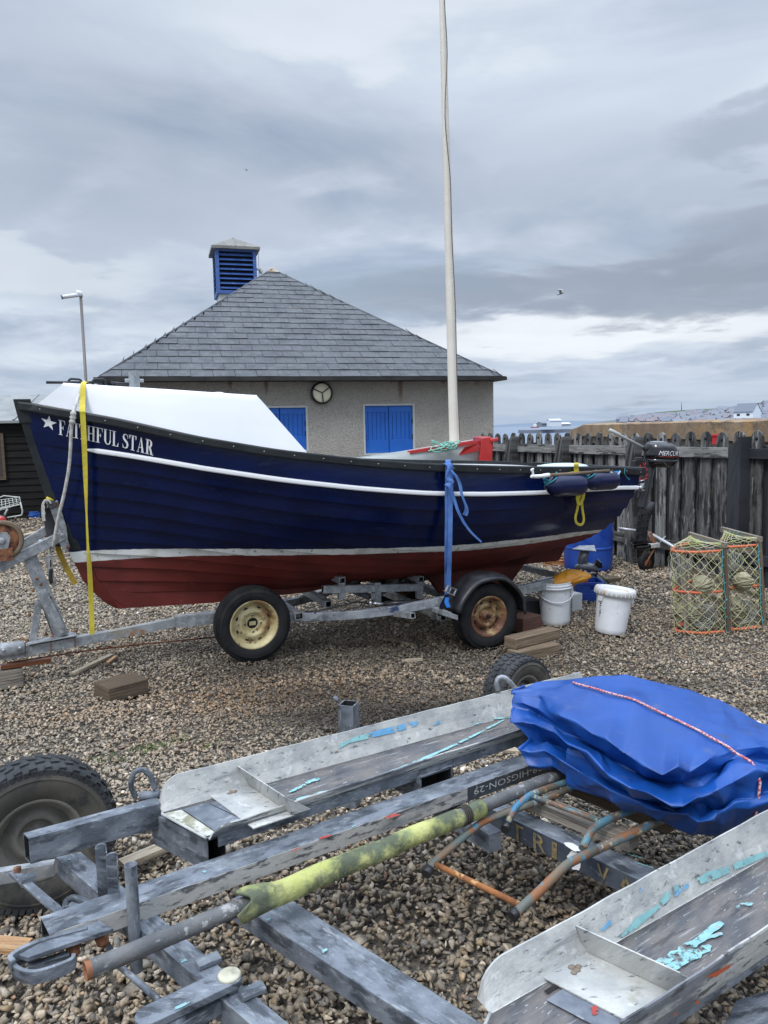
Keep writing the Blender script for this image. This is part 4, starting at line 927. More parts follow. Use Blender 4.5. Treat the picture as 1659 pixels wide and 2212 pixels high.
def build_hull():
    mb=MB()
    for side in(1,-1):
        for k in range(len(strakes)-1):
            gs=np.linspace(strakes[k],strakes[k+1],4); rowsP=[]
            for u in us:
                fade=min(1,u/.06); r_=[]
                for j,g in enumerate(gs):
                    r_.append(tl(np.array(hull(u,g))+hull_n(u,g)*(LAP*j/3*fade),side))
                # lip
                r_.append(tl(np.array(hull(u,gs[-1]))+hull_n(u,gs[-1])*0.,side))
                rowsP.append(r_)
            m_=5; vs=[p for r_ in rowsP for p in r_]; fs=[];fl=[]
            for i in range(len(us)-1):
                for j in range(4):
                    f=(i*m_+j,i*m_+m_+j,i*m_+m_+j+1,i*m_+j+1)
                    if side>0: f=f[::-1]
                    (fs if j<3 else fl).append(f)
            b0=mb.add(vs,fs,0,None,True)
            # separate verts for lip to keep it sharp
            mb.add(vs,fl,0,None,False)
        # inner skin
        vs=[];fs=[];gi=np.linspace(0,.72,14)
        for u in us:
            for g in gi:
                p=np.array(hull(u,g))-hull_n(u,g)*.025; p[1]=max(p[1],.002); vs.append(tl(p,side))
        for i in range(len(us)-1):
            for j in range(13):
                f=(i*14+j,i*14+j+1,i*14+15+j,i*14+14+j); fs.append(f[::-1] if side>0 else f)
        mb.add(vs,fs,1,None,True)
    # transom
    pr=[tl(np.array(hull(1.,g))+hull_n(1.,g)*.004,1) for g in np.linspace(0,1,24)]; pl=[tl(np.array(hull(1.,g))+hull_n(1.,g)*.004,-1) for g in np.linspace(0,1,24)][::-1]
    poly=pr+pl; dd=ta*.004
    cen=[sum(poly)/len(poly)]
    vs=[p+dd for p in poly]+[cen[0]+dd]; n=len(poly); mb.add(vs,[(i,(i+1)%n,n) for i in range(n)],0)
    vs=[p-ta*.03 for p in poly]+[cen[0]-ta*.03]; mb.add(vs,[((i+1)%n,i,n) for i in range(n)],1)
    o=mb.build('hull',[M['hull'],M['inner']],boat); band_obj(o); return o
M['inner']=mat('boat_interior_paint',(.55,.56,.56),.5,0,var=((.62,.63,.64),2,5))
hullo=build_hull()
# keel, stem, skeg  (centre-plane prisms)
def plate(pts,th,nm,m,parent,bev=.004):
    mb=MB(); P=[T(s_,-th/2,z) for s_,z in pts]; mb.prism(P,tn*th)
    return mb.build(nm,m,parent,bev=bev,fixn=True)
def cp(px,py): p=PL(px,py,O,tn); return ((p-O)@ta,p[2])
kq=[cp(215,1290),cp(243,1312),cp(340,1308),cp(450,1303)]
print('keel pts',kq)
zk_=lambda s_: float(np.interp(s_/LB,*Zk))
keelpts=[(.46,.60),(.50,.53),(.53,.452),(.80,.437),(1.16,.418),(1.9,.415),(2.05,.43),(2.05,.50),(1.5,.52),(1.0,.53)]
kmb=MB(); kth=.075
P=[T(s_,-kth/2,z) for s_,z in keelpts]; kmb.prism(P,tn*kth); ko=kmb.build('keel',M['hull'],boat,fixn=True); band_obj(ko)
kmb=MB(); kmb.prism([T(s_,-.03,z) for s_,z in ((1.9,.50),(1.9,.445),(4.3,.44),(4.40,.60),(4.3,.62))],tn*.06); ko=kmb.build('keel_batten',M['hull'],boat,fixn=True); band_obj(ko)
sk=[cp(905,1228),cp(948,1275),cp(1100,1258),cp(1140,1200)]; print('skeg',sk)
kmb=MB(); kmb.prism([T(s_,-.03,z) for s_,z in ((sk[0][0],.52),(sk[0][0]+.02,sk[0][1]),(sk[1][0],sk[1][1]-.02),(sk[2][0],sk[2][1]),(sk[3][0],sk[3][1]),(sk[3][0],.55))],tn*.06); ko=kmb.build('skeg',M['hull'],boat,fixn=True); band_obj(ko)
# lower hull garboard fairing at the forefoot is part of the stem post
mb=MB(); vs=[];ws_=[1.035,1.0,.85,.7,.55,.42]
def stemline(wd):
    """outer edge of stem"""
    z=.56+(1.865-.56)*wd; return float(np.interp(wd,[-.083,-.04]+xsw[0]+[1.04],[.55,.475]+xsw[1]+[.012])),z
def stem_piece(ws_,m_,nm,proud):
    mb=MB(); vs=[]
    for wd in ws_:
        x,z=stemline(wd); 
        for sd_ in(-1,1):
            vs+= [T(x-.035-proud,sd_*(.022+proud*.5),z),T(x+.055,sd_*(.030+.012+proud),z)]
    n=len(ws_); fs=[]
    for i in range(n-1):
        a_=i*4;b_=a_+4
        fs+=[(a_,a_+2,b_+2,b_),(a_+2,a_+3,b_+3,b_+2),(a_+1,a_,b_,b_+1),(a_+3,a_+1,b_+1,b_+3)]
    fs+=[(0,1,3,2),((n-1)*4,(n-1)*4+2,(n-1)*4+3,(n-1)*4+1)]
    mb.add(vs,fs); return mb.build(nm,m_,boat,bev=.004,fixn=True)
stem_piece([1.005,.85,.7,.55,.42,.30,.245],M['rail'],'stem_post',.0)
so=stem_piece([.243,.20,.15,.12,.083,.04,.0,-.04,-.083],M['hull'],'stem_foot',.0); band_obj(so)
stem_piece([1.018,.97,.90],M['rail'],'stem_cap',.012)
# sheer rail
def swept(side,prof,u0_,u1_,nu,gfun,nm,m_,parent,taper=True):
    mb=MB(); vs=[];n=len(prof)
    uu=np.linspace(u0_,u1_,nu)
    for u in uu:
        g=gfun(u); p=np.array(hull(u,g)); nh=hull_n(u,max(g,.02)); nh=nrm(V(nh[0],nh[1],0)); up=V(0,0,1)
        for a_,b_ in prof: vs.append(tl(p+nh*a_+up*b_,side))
    fs=[]
    for i in range(nu-1):
        for k in range(n):
            l=(k+1)%n; fs.append((i*n+k,i*n+l,i*n+n+l,i*n+n+k))
    fs+=[tuple(range(n))[::-1],tuple(range((nu-1)*n,nu*n))]
    mb.add(vs,fs,0); return mb,nm,m_,parent
for side in(1,-1):
    mb,_,_,_=swept(side,[(-.045,.012),(.030,.012),(.034,.004),(.034,-.034),(.028,-.042),(.004,-.042),(.0,-.035),(-.045,-.02)],0.0,1.,60,lambda u:0.,'','',None)
    if side==1:
        for s_ in np.arange(.12,4.6,.185):
            u=s_/LB; p=np.array(hull(u,0.)); nh=hull_n(u,.02); nh=nrm(V(nh[0],nh[1],0)); c=tl(p+nh*.035+V(0,0,-.016)); ax=nrm(T(*nh[:2],0)-O)
            mb.lathe(c,ax,[(.0001,.002),(.005,.0015),(.0055,-.002)],8,1)
    mb.build('rubbing_rail',[M['rail'],M['brass']],boat,fixn=True)
    g0=strakes[1]-.004
    mb=MB(); uu=np.linspace(.072,1.,70); vs=[]
    for u in uu:
        hgt=.0145*min(1,(u-.068)/.012)
        for a_,b_ in ((.0,-hgt),(.024,-hgt),(.030,-hgt*.5),(.030,hgt*.5),(.024,hgt),(.0,hgt)):
            p=np.array(hull(u,g0))+hull_n(u,g0)*(LAP*.93+a_*.6)+V(0,0,b_+.0); vs.append(tl(p,side))
    fs=[]
    for i in range(69):
        for k in range(6): l=(k+1)%6; fs.append((i*6+k,i*6+l,i*6+6+l,i*6+6+k))
    fs+=[(5,4,3,2,1,0),tuple(range(69*6,70*6))]; mb.add(vs,fs); mb.build('white_moulding',M['text_white'],boat,fixn=True)
# transom top cap
mb=MB(); mb.beam(T(4.60,.74,1.262+.0),T(4.60,-.74,1.262),.05,.055); mb.build('transom_cap',M['rail'],boat,bev=.005)
# thwarts and side benches inside, floor
M['white_paint']=mat('white_deck_paint',(.74,.75,.76),.45,0,var=((.66,.67,.68),3,5))
for s_ in (2.35,3.2):
    mb=MB(); w_=float(smooth_tab(Bs,s_/LB))-.06; mb.box(T(s_,0,1.13),ta*.13,tn*w_,V(0,0,.015)); mb.build('thwart',M['white_paint'],boat,bev=.005)
mb=MB(); 
def bench(side):
    vs=[]; 
    for s_ in np.linspace(2.55,4.5,14):
        w_=float(smooth_tab(Bs,s_/LB)); zt=float(smooth_tab(Zs,s_))
        for d_,z_ in ((w_-.045,zt-.02),(w_-.22,zt-.02),(w_-.22,zt-.05),(w_-.045,zt-.05)): vs.append(T(s_,d_*side,z_))
    fs=[(i*4+k,i*4+(k+1)%4,i*4+4+(k+1)%4,i*4+4+k) for i in range(13) for k in range(4)]+[(3,2,1,0),(52,53,54,55)]
    mb.add(vs,fs)
bench(-1); mb.build('side_deck',M['white_paint'],boat,fixn=True)
mb=MB(); mb.add([T(1.5,.3,.80),T(1.5,-.3,.80),T(4.3,-.40,.82),T(4.3,.40,.82)],[(0,1,2,3)]); mb.build('bottom_boards',M['wood_grey'],boat)
mb=MB(); mb.sphere(T(4.12,.30,1.30),.22,20,8,0,(1,.7,.14)); mb.build('stern_cover',mat('pale_blue_cover',(.50,.60,.66),.6),boat)
# cuddy
cu_=MB()
def bs_(s_): return float(smooth_tab(Bs,s_/LB))
def zs_(s_): return float(smooth_tab(Zs,s_))
base_s=[.10,.25,.45,.7,1.0,1.3,1.6,1.72]; 
def topz(s_): return float(np.interp(s_,[.10,.27,1.43],[1.87,1.985,1.885]))
near=[];top=[]
for s_ in base_s:
    near.append((s_,max(.03,bs_(s_)-.055),zs_(s_)+.008))
tops=[.27,.42,.6,.8,1.0,1.2,1.35,1.44]
def tw(s_): return max(.05,(bs_(s_)-.055)*float(np.interp(s_,[.2,1.5],[.70,.82])))
NB=26; Bp_=[];Tp_=[]
for k in range(NB):
    t=k/(NB-1); sb=.10+(1.72-.10)*t; st_=.27+(1.44-.27)*t; Bp_.append((sb,max(.03,bs_(sb)-.055),zs_(sb)+.008)); Tp_.append((st_,tw(st_),topz(st_)))
cu_=MB()
for side in(1,-1):
    rows=[]
    for k in range(NB):
        b=T(Bp_[k][0],Bp_[k][1]*side,Bp_[k][2]);t_=T(Tp_[k][0],Tp_[k][1]*side,Tp_[k][2]); inn=T(Tp_[k][0],(Tp_[k][1]-.03)*side,Tp_[k][2]+.006)
        d=t_-b; rows.append([b,b+d*.5,b+d*.9,b+d*.975+(inn-t_)*.12,t_+(inn-t_)*.45+V(0,0,.002),inn])
    n=6; vs=[p for r_ in rows for p in r_]; fs=[(i*n+j,i*n+n+j,i*n+n+j+1,i*n+j+1) for i in range(NB-1) for j in range(n-1)]
    if side<0: fs=[f[::-1] for f in fs]
    cu_.add(vs,fs,0,None,True)
top=[T(Tp_[k][0],(Tp_[k][1]-.03)*sd_,Tp_[k][2]+.006) for k in range(NB) for sd_ in(1,-1)]
cu_.add(top,[(2*i,2*i+2,2*i+3,2*i+1) for i in range(NB-1)])
e=NB-1
cu_.add([T(Bp_[e][0],Bp_[e][1],Bp_[e][2]),T(Bp_[e][0],-Bp_[e][1],Bp_[e][2]),T(Tp_[e][0],-Tp_[e][1]+.0,Tp_[e][2]),T(Tp_[e][0],Tp_[e][1],Tp_[e][2])],[(0,1,2,3)])
cu_.add([T(Bp_[0][0],Bp_[0][1],Bp_[0][2]),T(Bp_[0][0],-Bp_[0][1],Bp_[0][2]),T(Tp_[0][0],-Tp_[0][1]+.02,Tp_[0][2]),T(Tp_[0][0],Tp_[0][1]-.02,Tp_[0][2])],[(3,2,1,0)])
cabin=cu_.build('cuddy',M['white_gloss'],boat)
mb=MB(); p=T(1.52,.50,1.70); mb.box(p+V(0,0,.02),nrm(ta*.5-V(0,0,.86))*.14,tn*.02,nrm(ta*.86+V(0,0,.5))*.018); mb.build('window_frame',M['frame_grey'],cabin,bev=.006)
c=PL(290,822,T(0,.1,0),tn); mb=MB(); mb.hollow(c+V(0,0,-.06),c+V(0,0,.055),.062,.062,.006,up=ta,ends=(False,True)); mb.tube([c-ta*.06+V(0,0,.0),c+ta*.06],.012,8); mb.build('mast_socket',[M['galv'],M['black_shadow']],boat,bev=.002)
c=PL(471,851,T(0,.2,0),tn); mb=MB(); mb.sphere(c-V(0,0,.005),.055,18,8,0,(1,1,.35)); mb.build('vent_dome',M['white_gloss'],boat)
c=T(.42,.03,1.985); mb=MB()
for sg in(-1,1): mb.tube(bend([c+ta*.035*sg-V(0,0,.01),c+ta*.035*sg+V(0,0,.03),c+ta*.11*sg+V(0,0,.035),c+ta*.12*sg-V(0,0,.01)],.02),.008,8)
mb.tube([c-ta*.25+V(0,0,.01),c+ta*.1+V(0,0,.012)],.010,6); mb.tube([c+ta*.15+V(0,0,.012),c+ta*.30-V(0,0,.0)],.010,6); mb.build('deck_cleat',M['black'],boat)
# lettering
def sdist(u,g): return hull(u,g)[0]
def on_hull(s_,drop,ex):
    g=.05
    for _ in range(4):
        u=(s_-float(np.interp(1-drop/1.3,*xsw)))/(LB-float(np.interp(1-drop/1.3,*xsw))); u=min(max(u,.001),1)
        key=round(float(u),4)
        if key not in _gt: _gt[key]=girth_tab(key)
        g=drop/_gt[key][1][-1]*.148/gmf(u)
    return hull_out(u,g,ex+.0012,1,0)
def stroke(pts,ws_):
    out=[]
    for i,p in enumerate(pts):
        a_=pts[max(i-1,0)];b_=pts[min(i+1,len(pts)-1)]; t=nrm(V(b_[0]-a_[0],b_[1]-a_[1],0)); n_=V(-t[1],t[0],0); w_=ws_[i]/2 if hasattr(ws_,'__len__') else ws_/2
        out.append(((p[0]+n_[0]*w_,p[1]+n_[1]*w_),(p[0]-n_[0]*w_,p[1]-n_[1]*w_)))
    return [[out[i][0],out[i+1][0],out[i+1][1],out[i][1]] for i in range(len(out)-1)]
R_=lambda x0,y0,x1,y1:[[(x0,y0),(x1,y0),(x1,y1),(x0,y1)]]
def arc(cx,cy,rx,ry,a0,a1,n,w0,w1):
    pts=[];ws_=[]
    for i in range(n+1):
        a_=math.radians(a0+(a1-a0)*i/n); pts.append((cx+rx*math.cos(a_),cy+ry*math.sin(a_))); ws_.append(w0+(w1-w0)*abs(math.cos(a_)))
    return stroke(pts,ws_)
TH,TK=.055,.15
G={}
G['F']=(.56,R_(.09,.03,.09+TK,.97)+R_(.0,0,.33,.035)+R_(.0,.965,.54,1)+[[(.50,.98),(.54,.98),(.54,.74),(.515,.74)]]+R_(.09+TK,.48,.40,.53)+R_(.37,.38,.405,.63)+[[(.42,.97),(.52,.97),(.52,.86)]])
G['A']=(.64,[[(.07,.03),(.115,.03),(.33,.96),(.30,.96)]]+[[(.39,.03),(.56,.03),(.36,1),(.28,1)]]+R_(.16,.30,.44,.345)+R_(-.01,0,.19,.035)+R_(.33,0,.64,.035))
G['I']=(.33,R_(.09,.03,.09+TK,.97)+R_(0,0,.33,.035)+R_(0,.965,.33,1))
G['T']=(.60,R_(.225,.03,.225+TK,.97)+R_(.13,0,.47,.035)+R_(0,.955,.60,1)+[[(0,.97),(.03,.74),(.055,.74),(.12,.96)]]+[[(.60,.97),(.57,.74),(.545,.74),(.48,.96)]])
G['H']=(.70,R_(.08,.03,.08+TK,.97)+R_(.47,.03,.47+TK,.97)+R_(0,0,.31,.035)+R_(.39,0,.70,.035)+R_(0,.965,.31,1)+R_(.39,.965,.70,1)+R_(.2,.48,.5,.53))
G['U']=(.66,R_(.08,.28,.08+TK,.97)+R_(.535,.28,.535+TH,.97)+R_(0,.965,.31,1)+R_(.44,.965,.68,1)+arc(.36,.29,.205,.27,180,360,12,.06,.10)+[[(.08,.30),(.23,.30),(.25,.12),(.12,.12)]])
G['L']=(.54,R_(.09,.03,.09+TK,.97)+R_(0,0,.52,.035)+R_(0,.965,.33,1)+[[(.50,.02),(.54,.27),(.515,.27),(.40,.035)]])
G['S']=(.50,stroke([(.44,.80),(.37,.92),(.24,.965),(.12,.90),(.085,.76),(.14,.63),(.26,.53),(.38,.42),(.43,.27),(.38,.12),(.26,.035),(.12,.06),(.05,.20)],[.03,.05,.06,.10,.14,.16,.17,.17,.15,.12,.06,.05,.03])+R_(.43,.70,.455,.99)+R_(.03,.02,.055,.30))
G['R']=(.66,R_(.09,.03,.09+TK,.97)+R_(0,0,.33,.035)+R_(0,.965,.32,1)+arc(.28,.735,.19,.235,90,-90,12,.05,.16)+R_(.2,.955,.3,.995)+R_(.2,.475,.3,.52)+[[(.28,.50),(.43,.50),(.60,.03),(.44,.03)]]+R_(.42,0,.68,.035))
txt='FAITHFUL STAR'
tm=MB(); hgt=.100
# start/end fitted on the photo
x=0;lay=[]
for ch in txt:
    if ch==' ': x+=.26; continue
    w_,polys=G[ch]; lay.append((x,polys)); x+=w_+.045
tot=x-.045
S0_,S1_=.228,.775; k=(S1_-S0_)/tot
cnt=0
for x0_,polys in lay:
    for pl in polys:
        cnt+=1; q=[on_hull(S0_+(x0_+a_)*k,.064+.016*(x0_+a_)/tot+(1-b_)*hgt,.0035+(cnt%9)*.00012) for a_,b_ in pl]
        tm.add(q,[tuple(range(len(q)))],0)
tm.build('name_lettering',M['text_white'],boat)
tm=MB(); sc0,dc0,Rst=.172,.098,.052
pts=[]
for i in range(10):
    a_=math.radians(90+36*i-6); rr=Rst if i%2==0 else Rst*.40; pts.append(on_hull(sc0+rr*math.cos(a_)*.92,dc0-rr*math.sin(a_),.004))
tm.add(pts+[on_hull(sc0,dc0,.0045)],[(i,(i+1)%10,10) for i in range(10)]); tm.build('star_emblem',M['text_white'],boat)

# ------------------------------------------------------------ outboard on transom
def text_poly(s_,size,shear=0.,bold=0.):
    cu=bpy.data.curves.new('lettering','FONT'); cu.body=s_; cu.size=size; cu.shear=shear; cu.offset=bold; cu.resolution_u=2
    o=bpy.data.objects.new('lettering',cu); col.objects.link(o); dg=bpy.context.evaluated_depsgraph_get(); me=bpy.data.meshes.new_from_object(o.evaluated_get(dg))
    vs=[v.co[:] for v in me.vertices]; fs=[tuple(p.vertices) for p in me.polygons]; bpy.data.objects.remove(o); bpy.data.meshes.remove(me); return vs,fs
ENGD=.06
def EP(px,py,d=0.): return PL(px,py,T(4.8,-d,0),nrm(V(0,1,0)))   # plane facing viewer near stern
eo=T(4.72,.12,0); EY=eo[1]
def E_(px,py,dy=0.): return Yp(px,py,EY+dy)
eng=thing('outboard_motor','black outboard motor clamped to the transom of the navy boat','outboard motor',E_(1400,1180))
ex_=V(1,0,0)
# cowl: lofted superellipse rings
def loft(mb,rings,n=20,mi=0,p_=2.6,capb=True,capt=True,axis=None):
    """rings: (centre, half-x vec, half-y vec)"""
    vs=[]
    for c,hx,hy in rings:
        c=np.array(c,float)
        for k in range(n):
            a_=2*math.pi*k/n; ca,sa=math.cos(a_),math.sin(a_); q=(abs(ca)**p_+abs(sa)**p_)**(-1/p_); vs.append(c+np.array(hx)*ca*q+np.array(hy)*sa*q)
    m_=len(rings); fs=[(i*n+k,i*n+(k+1)%n,i*n+n+(k+1)%n,i*n+n+k) for i in range(m_-1) for k in range(n)]
    if capb: fs.append(tuple(range(n))[::-1])
    if capt: fs.append(tuple(range((m_-1)*n,m_*n)))
    mb.add(vs,fs,mi,None,True)
upx=nrm(V(.10,0,1)); fx=nrm(V(.95,.25,-.06)); fy=nrm(np.cross(upx,fx))
ecx=E_(1424,982)
mb=MB(); 
for z0_,a_,b_,o_ in (): pass
rings=[]
for h,a_,b_,o_ in ((-.115,.05,.05,.00),(-.11,.115,.08,.01),(-.075,.135,.105,.02),(-.035,.145,.115,.02)):
    rings.append((ecx+upx*h+fx*o_,fx*a_,fy*b_))
loft(mb,rings,28,0); mb.build('lower_cowl',M['black_gloss'],eng,fixn=True)
mb=MB(); rings=[(ecx+upx*h+fx*o_,fx*a_,fy*b_) for h,a_,b_,o_ in ((-.033,.150,.118,.02),(.0,.152,.12,.02),(.05,.145,.115,.015),(.085,.130,.10,.005),(.105,.10,.08,-.01),(.112,.05,.04,-.01))]
loft(mb,rings,28,0); mb.build('cowl',M['black_gloss'],eng,fixn=True)
mb=MB(); rings=[(ecx+upx*h+fx*o_-fx*.01,fx*a_,fy*b_) for h,a_,b_,o_ in ((.108,.085,.07,-.01),(.116,.07,.055,-.01),(.120,.03,.03,-.01))]; loft(mb,rings,20,0); mb.build('cowl_top',mat('grey_cowl_top',(.22,.23,.24),.35),eng,fixn=True)
vs,fs=text_poly('MERCURY',.058,.25,.0); W_=max(v[0] for v in vs)
mb=MB(); nrmv=-fy if (-fy)[1]<0 else fy
out=[]
for v in vs:
    t=(v[0]-W_/2); u_=t/W_; 
    a_=u_*.235; base_=ecx+fx*(.035+a_)+upx*(v[1]-.002)
    # find cowl surface depth: superellipse
    xx=abs(a_+.035-.02)/.152; yy=.12*(max(0,1-xx**2.6))**(1/2.6)
    out.append(base_+nrmv*(yy+.004))
mb.add(out,fs); mb.build('brand_lettering',M['text_white'],eng)
mb=MB(); out=[]
for a_ in np.linspace(-.11,.11,12):
    xx=abs(a_+.015)/.152; yy=.12*(max(0,1-xx**2.6))**(1/2.6)
    for h in(-.014,-.009): out.append(ecx+fx*(.035+a_)+upx*h+nrmv*(yy+.0045))
mb.add(out,[(2*i,2*i+2,2*i+3,2*i+1) for i in range(11)]); mb.build('red_pinstripe',M['red_pt'],eng)
# tiller
h0=E_(1316,928,-.02);h1=E_(1388,966,-.02);h2=E_(1404,978,0.)
mb=MB(); d_=h1-h0; mb.tube([h0,h0+d_*.04,h0+d_*.3,h0+d_*.32,h1],[.012,.017,.017,.0135,.0135],12); th=mb.build('tiller_handle',mat('grey_handle_tube',(.42,.42,.41),.45,.2),eng)
mb=MB(); mb.tube([h1,h2,h2+fx*.05],.02,8); mb.box(h2-V(.01,0,.03),V(.035,0,0),V(0,.03,0),V(0,0,.03)); mb.tube([h2+V(.02,-.03,.02),E_(1440,1005,-.13),E_(1450,1012,-.12)],.004,6); mb.build('tiller_bracket',M['black'],eng,bev=.004)
mb=MB(); c=E_(1386,1000); mb.box(c,V(.075,0,0),V(0,.05,0),V(0,0,.022)); mb.box(c+V(-.03,-.01,.03),V(.03,0,0),V(0,.03,0),V(0,0,.02));
for k in range(4): mb.tube([c+V(-.065+.022*k,-.05,.035),c+V(-.06+.022*k,-.05,-.01)],.008,6)
mb.build('throttle_block',M['black'],eng,bev=.004)
# red coiled kill cord
cs=[]
for i in range(90):
    t=i/89; a_=t*math.pi*2*9; c=E_(1388-8*math.sin(t*6),1000+38*math.sin(math.pi*t),-.06); cs.append(c+V(math.cos(a_)*.014,math.sin(a_)*.014,0))
mb=MB(); mb.tube(cs,.0035,5); mb.build('kill_cord',mat('red_cord',(.45,.02,.03),.5),eng)
# clamp bracket & leg
mb=MB(); a_=E_(1408,1010);b_=E_(1384,1118); side_=V(0,1,0)
for dy in(-.05,.05): 
    for q0,q1 in (((1413,1012),(1393,1100)),((1392,1012),(1378,1075))):
        mb.beam(E_(*q0,dy),E_(*q1,dy),.012,.035,up=(0,1,0))
mb.beam(E_(1404,1008),E_(1386,1096),.09,.05,up=(1,0,0)); mb.build('clamp_bracket',mat('grey_bracket',(.055,.058,.065),.4,.3),eng,bev=.004)
mb=MB(); c=E_(1381,1052,-.08); 
for k in range(4): mb.tube([c+V(.002*k,0,.05-.03*k),c+V(.05,-.0,.062-.03*k)],.006,6)
mb.tube([c+V(-.05,.0,-.05),c+V(.0,0,.0),c+V(.04,-.01,.02)],.008,8); mb.lathe(c+V(.015,0,-.01),V(0,-1,0),[(.02,-.01),(.02,.012),(.008,.016),(.0001,.016)],14); mb.build('clamp_screw',M['steel'],eng)
mb=MB(); rings=[]
for (px,py,a_,b_) in ((1401,1085,.05,.055),(1395,1105,.058,.055),(1389,1125,.052,.05),(1386,1150,.05,.045),(1384,1165,.052,.045),(1383,1172,.075,.05)):
    rings.append((E_(px,py),V(a_,0,0),V(0,b_,0)))
loft(mb,rings,16,0)
for py in (1108,1122,1136,1150):
    p=E_(1389-(py-1108)*.1,py); mb.box(p-V(.01,.05,0),V(.055,0,.006),V(0,.008,0),V(0,0,.004))
for px in (1380,1392): mb.beam(E_(px+4,1108,-.06),E_(px-1,1158,-.055),.006,.012)
mb.build('drive_leg',M['black'],eng,fixn=False)
mb=MB(); mb.box(E_(1385,1172),V(.085,0,.01),V(0,.05,0),V(0,0,.006)); rings=[(E_(1388,1176),V(.045,0,0),V(0,.03,0)),(E_(1385,1190),V(.03,0,0),V(0,.018,0)),(E_(1380,1202),V(.02,0,0),V(0,.012,0))]; loft(mb,rings,12)
mb.tube([E_(1368,1182),E_(1376,1182),E_(1395,1181),E_(1405,1180)],[.012,.03,.03,.02],12)
P=[E_(1374,1184),E_(1386,1186),E_(1379,1206),E_(1375,1206)]; mb.prism([p-V(0,.005,0) for p in P],V(0,.01,0)); mb.build('gearcase',M['black_gloss'],eng,fixn=True)

# ------------------------------------------------------------ fenders, boathook, straps
def Hn(px,py,off=0.):
    """point on the near hull side (approx) seen at a pixel, offset outwards"""
    s_=2.
    for _ in range(25):
        d=bs_(min(max(s_,0),LB))+off; p=PL(px,py,T(0,d,0),tn); s_=(p-O)@ta
    return p
M['fender']=mat('navy_vinyl_fender',(.003,.007,.04),.3,0,var=((.005,.011,.055),6,4),coat=.1,spec=.4)
M['teal_rope']=mat('teal_rope',(.02,.20,.26),.85,0,bump=(200,.5,.003,2))
for i,(xa,xb,yc,ht_,lab) in enumerate(((1177,1263,1050,48,'navy fender hanging left of the other, under the boathook'),(1262,1332,1040,43,'shorter navy fender nearest the stern, under the boathook'))):
    p0=Hn(xa,yc-1,.13);p1=Hn(xb,yc-3,.13); ax=p1-p0; Ln=np.linalg.norm(ax); r_=.083 if i==0 else .073
    f=thing('fender',lab,'fender',(p0+p1)/2,group='navy fenders hanging on the boat')
    prof=[(0,.012),(.02,.022),(.06,.024),(.10,.045),(.16,.80),(.24,.97),(.35,1.0),(.78,1.0),(.88,.95),(.95,.75),(.985,.35),(1,.12)]
    prof=[(max(.0001,(b_*r_ if b_>.1 else b_)),t*Ln) for t,b_ in prof]
    prof=[(.0001,0)]+prof+[(.0001,Ln)]
    mb=MB(); mb.lathe(p0,ax,prof,28); mb.build('bladder',M['fender'],f)
    mb=MB(); mb.tube(curve([p0+V(0,0,.03),p0+nrm(ax)*.02+V(0,0,-.005),p0+nrm(ax)*.05+V(0,-.02,.02),p0-nrm(ax)*.01+V(0,.0,.05)],5),.009,7); mb.tube(curve([p0,p0+nrm(ax)*.06-tn*-.05+V(0,0,.05),Hn(xa+25,1020,.05)],5),.006,6); mb.build('lanyard',M['teal_rope'],f)
q0=Hn(1147,1029,.16);q1=Hn(1316,1017,.16)
bh=thing('boat_hook','old wooden boathook with white hook end laid on the fenders','boathook',(q0+q1)/2)
d_=q1-q0; mb=MB(); mb.tube([q0+d_*.16,q0+d_*.5+V(0,0,-.004),q1],[.0125,.0135,.0135],10); mb.build('shaft',M['wood_tan'],bh)
mb=MB(); mb.tube(curve([q0+d_*.22,q0+d_*.12+V(0,0,-.004),q0+d_*.03+V(0,0,-.002),q0-d_*.0],4),[.016]*4+[.014]*4+[.012]*4+[.009],8); mb.tube(curve([q0+d_*.03,q0+d_*.02+V(0,0,.03),q0+d_*.005+V(0,0,.045),q0+d_*.03+V(0,0,.052)],4),.008,7); mb.tube([q0+d_*.02+V(0,0,.04),q0+d_*.03+V(0,0,.015)],.007,6); mb.build('hook',M['text_white'],bh)
# small blue and white flag pieces near the hook
fl=thing('saltire_pennant','small blue flag with white diagonal cross tied beside the boathook','flag',Hn(1325,1027,.12))
c=[Hn(1316,1019,.15),Hn(1337,1017,.15),Hn(1337,1042,.15),Hn(1318,1038,.15)]
mb=MB(); nn=6; vs=[];fs=[]
for i in range(nn+1):
    for j in range(nn+1):
        a_,b_=i/nn,j/nn; p=(c[0]*(1-a_)+c[1]*a_)*(1-b_)+(c[3]*(1-a_)+c[2]*a_)*b_; vs.append(p+tn*.01*math.sin(a_*7+b_*3))
for i in range(nn):
    for j in range(nn): fs.append((i*(nn+1)+j,(i+1)*(nn+1)+j,(i+1)*(nn+1)+j+1,i*(nn+1)+j+1))
mb.add(vs,fs); mb.build('cloth',mat('sky_blue_cloth',(.03,.27,.60),.8),fl)
mb=MB()
for k0,k1 in ((0,2),(1,3)):
    a_,b_=c[k0]+tn*.015,c[k1]+tn*.015; P=[a_+(b_-a_)*t+tn*.008*math.sin(t*6) for t in np.linspace(0,1,8)]; wv=nrm(np.cross(b_-a_,tn))*.0055; mb.ribbon(P,wv,.001)
mb.build('cross_stripes',M['text_white'],fl)
mb=MB(); p=Hn(1350,1012,.04); mb.tube(curve([p,Hn(1349,1022,.05),Hn(1353,1030,.05),Hn(1359,1036,.05)],5),[.003]*10+[.003,.004,.005,.006,.007,.008],6); tag(mb.build('cord_end',M['teal_rope']),'short teal cord end hanging from the stern rail','cord')
# webbing straps
def strap(name,label,pts,hw,m,wv=None,group=None,dense=6,th=.003):
    P=curve(pts,dense); mb=MB(); mb.ribbon(P,wv if wv is not None else ta*hw,th); o=mb.build(name,m); tag(o,label,'strap',group); return o
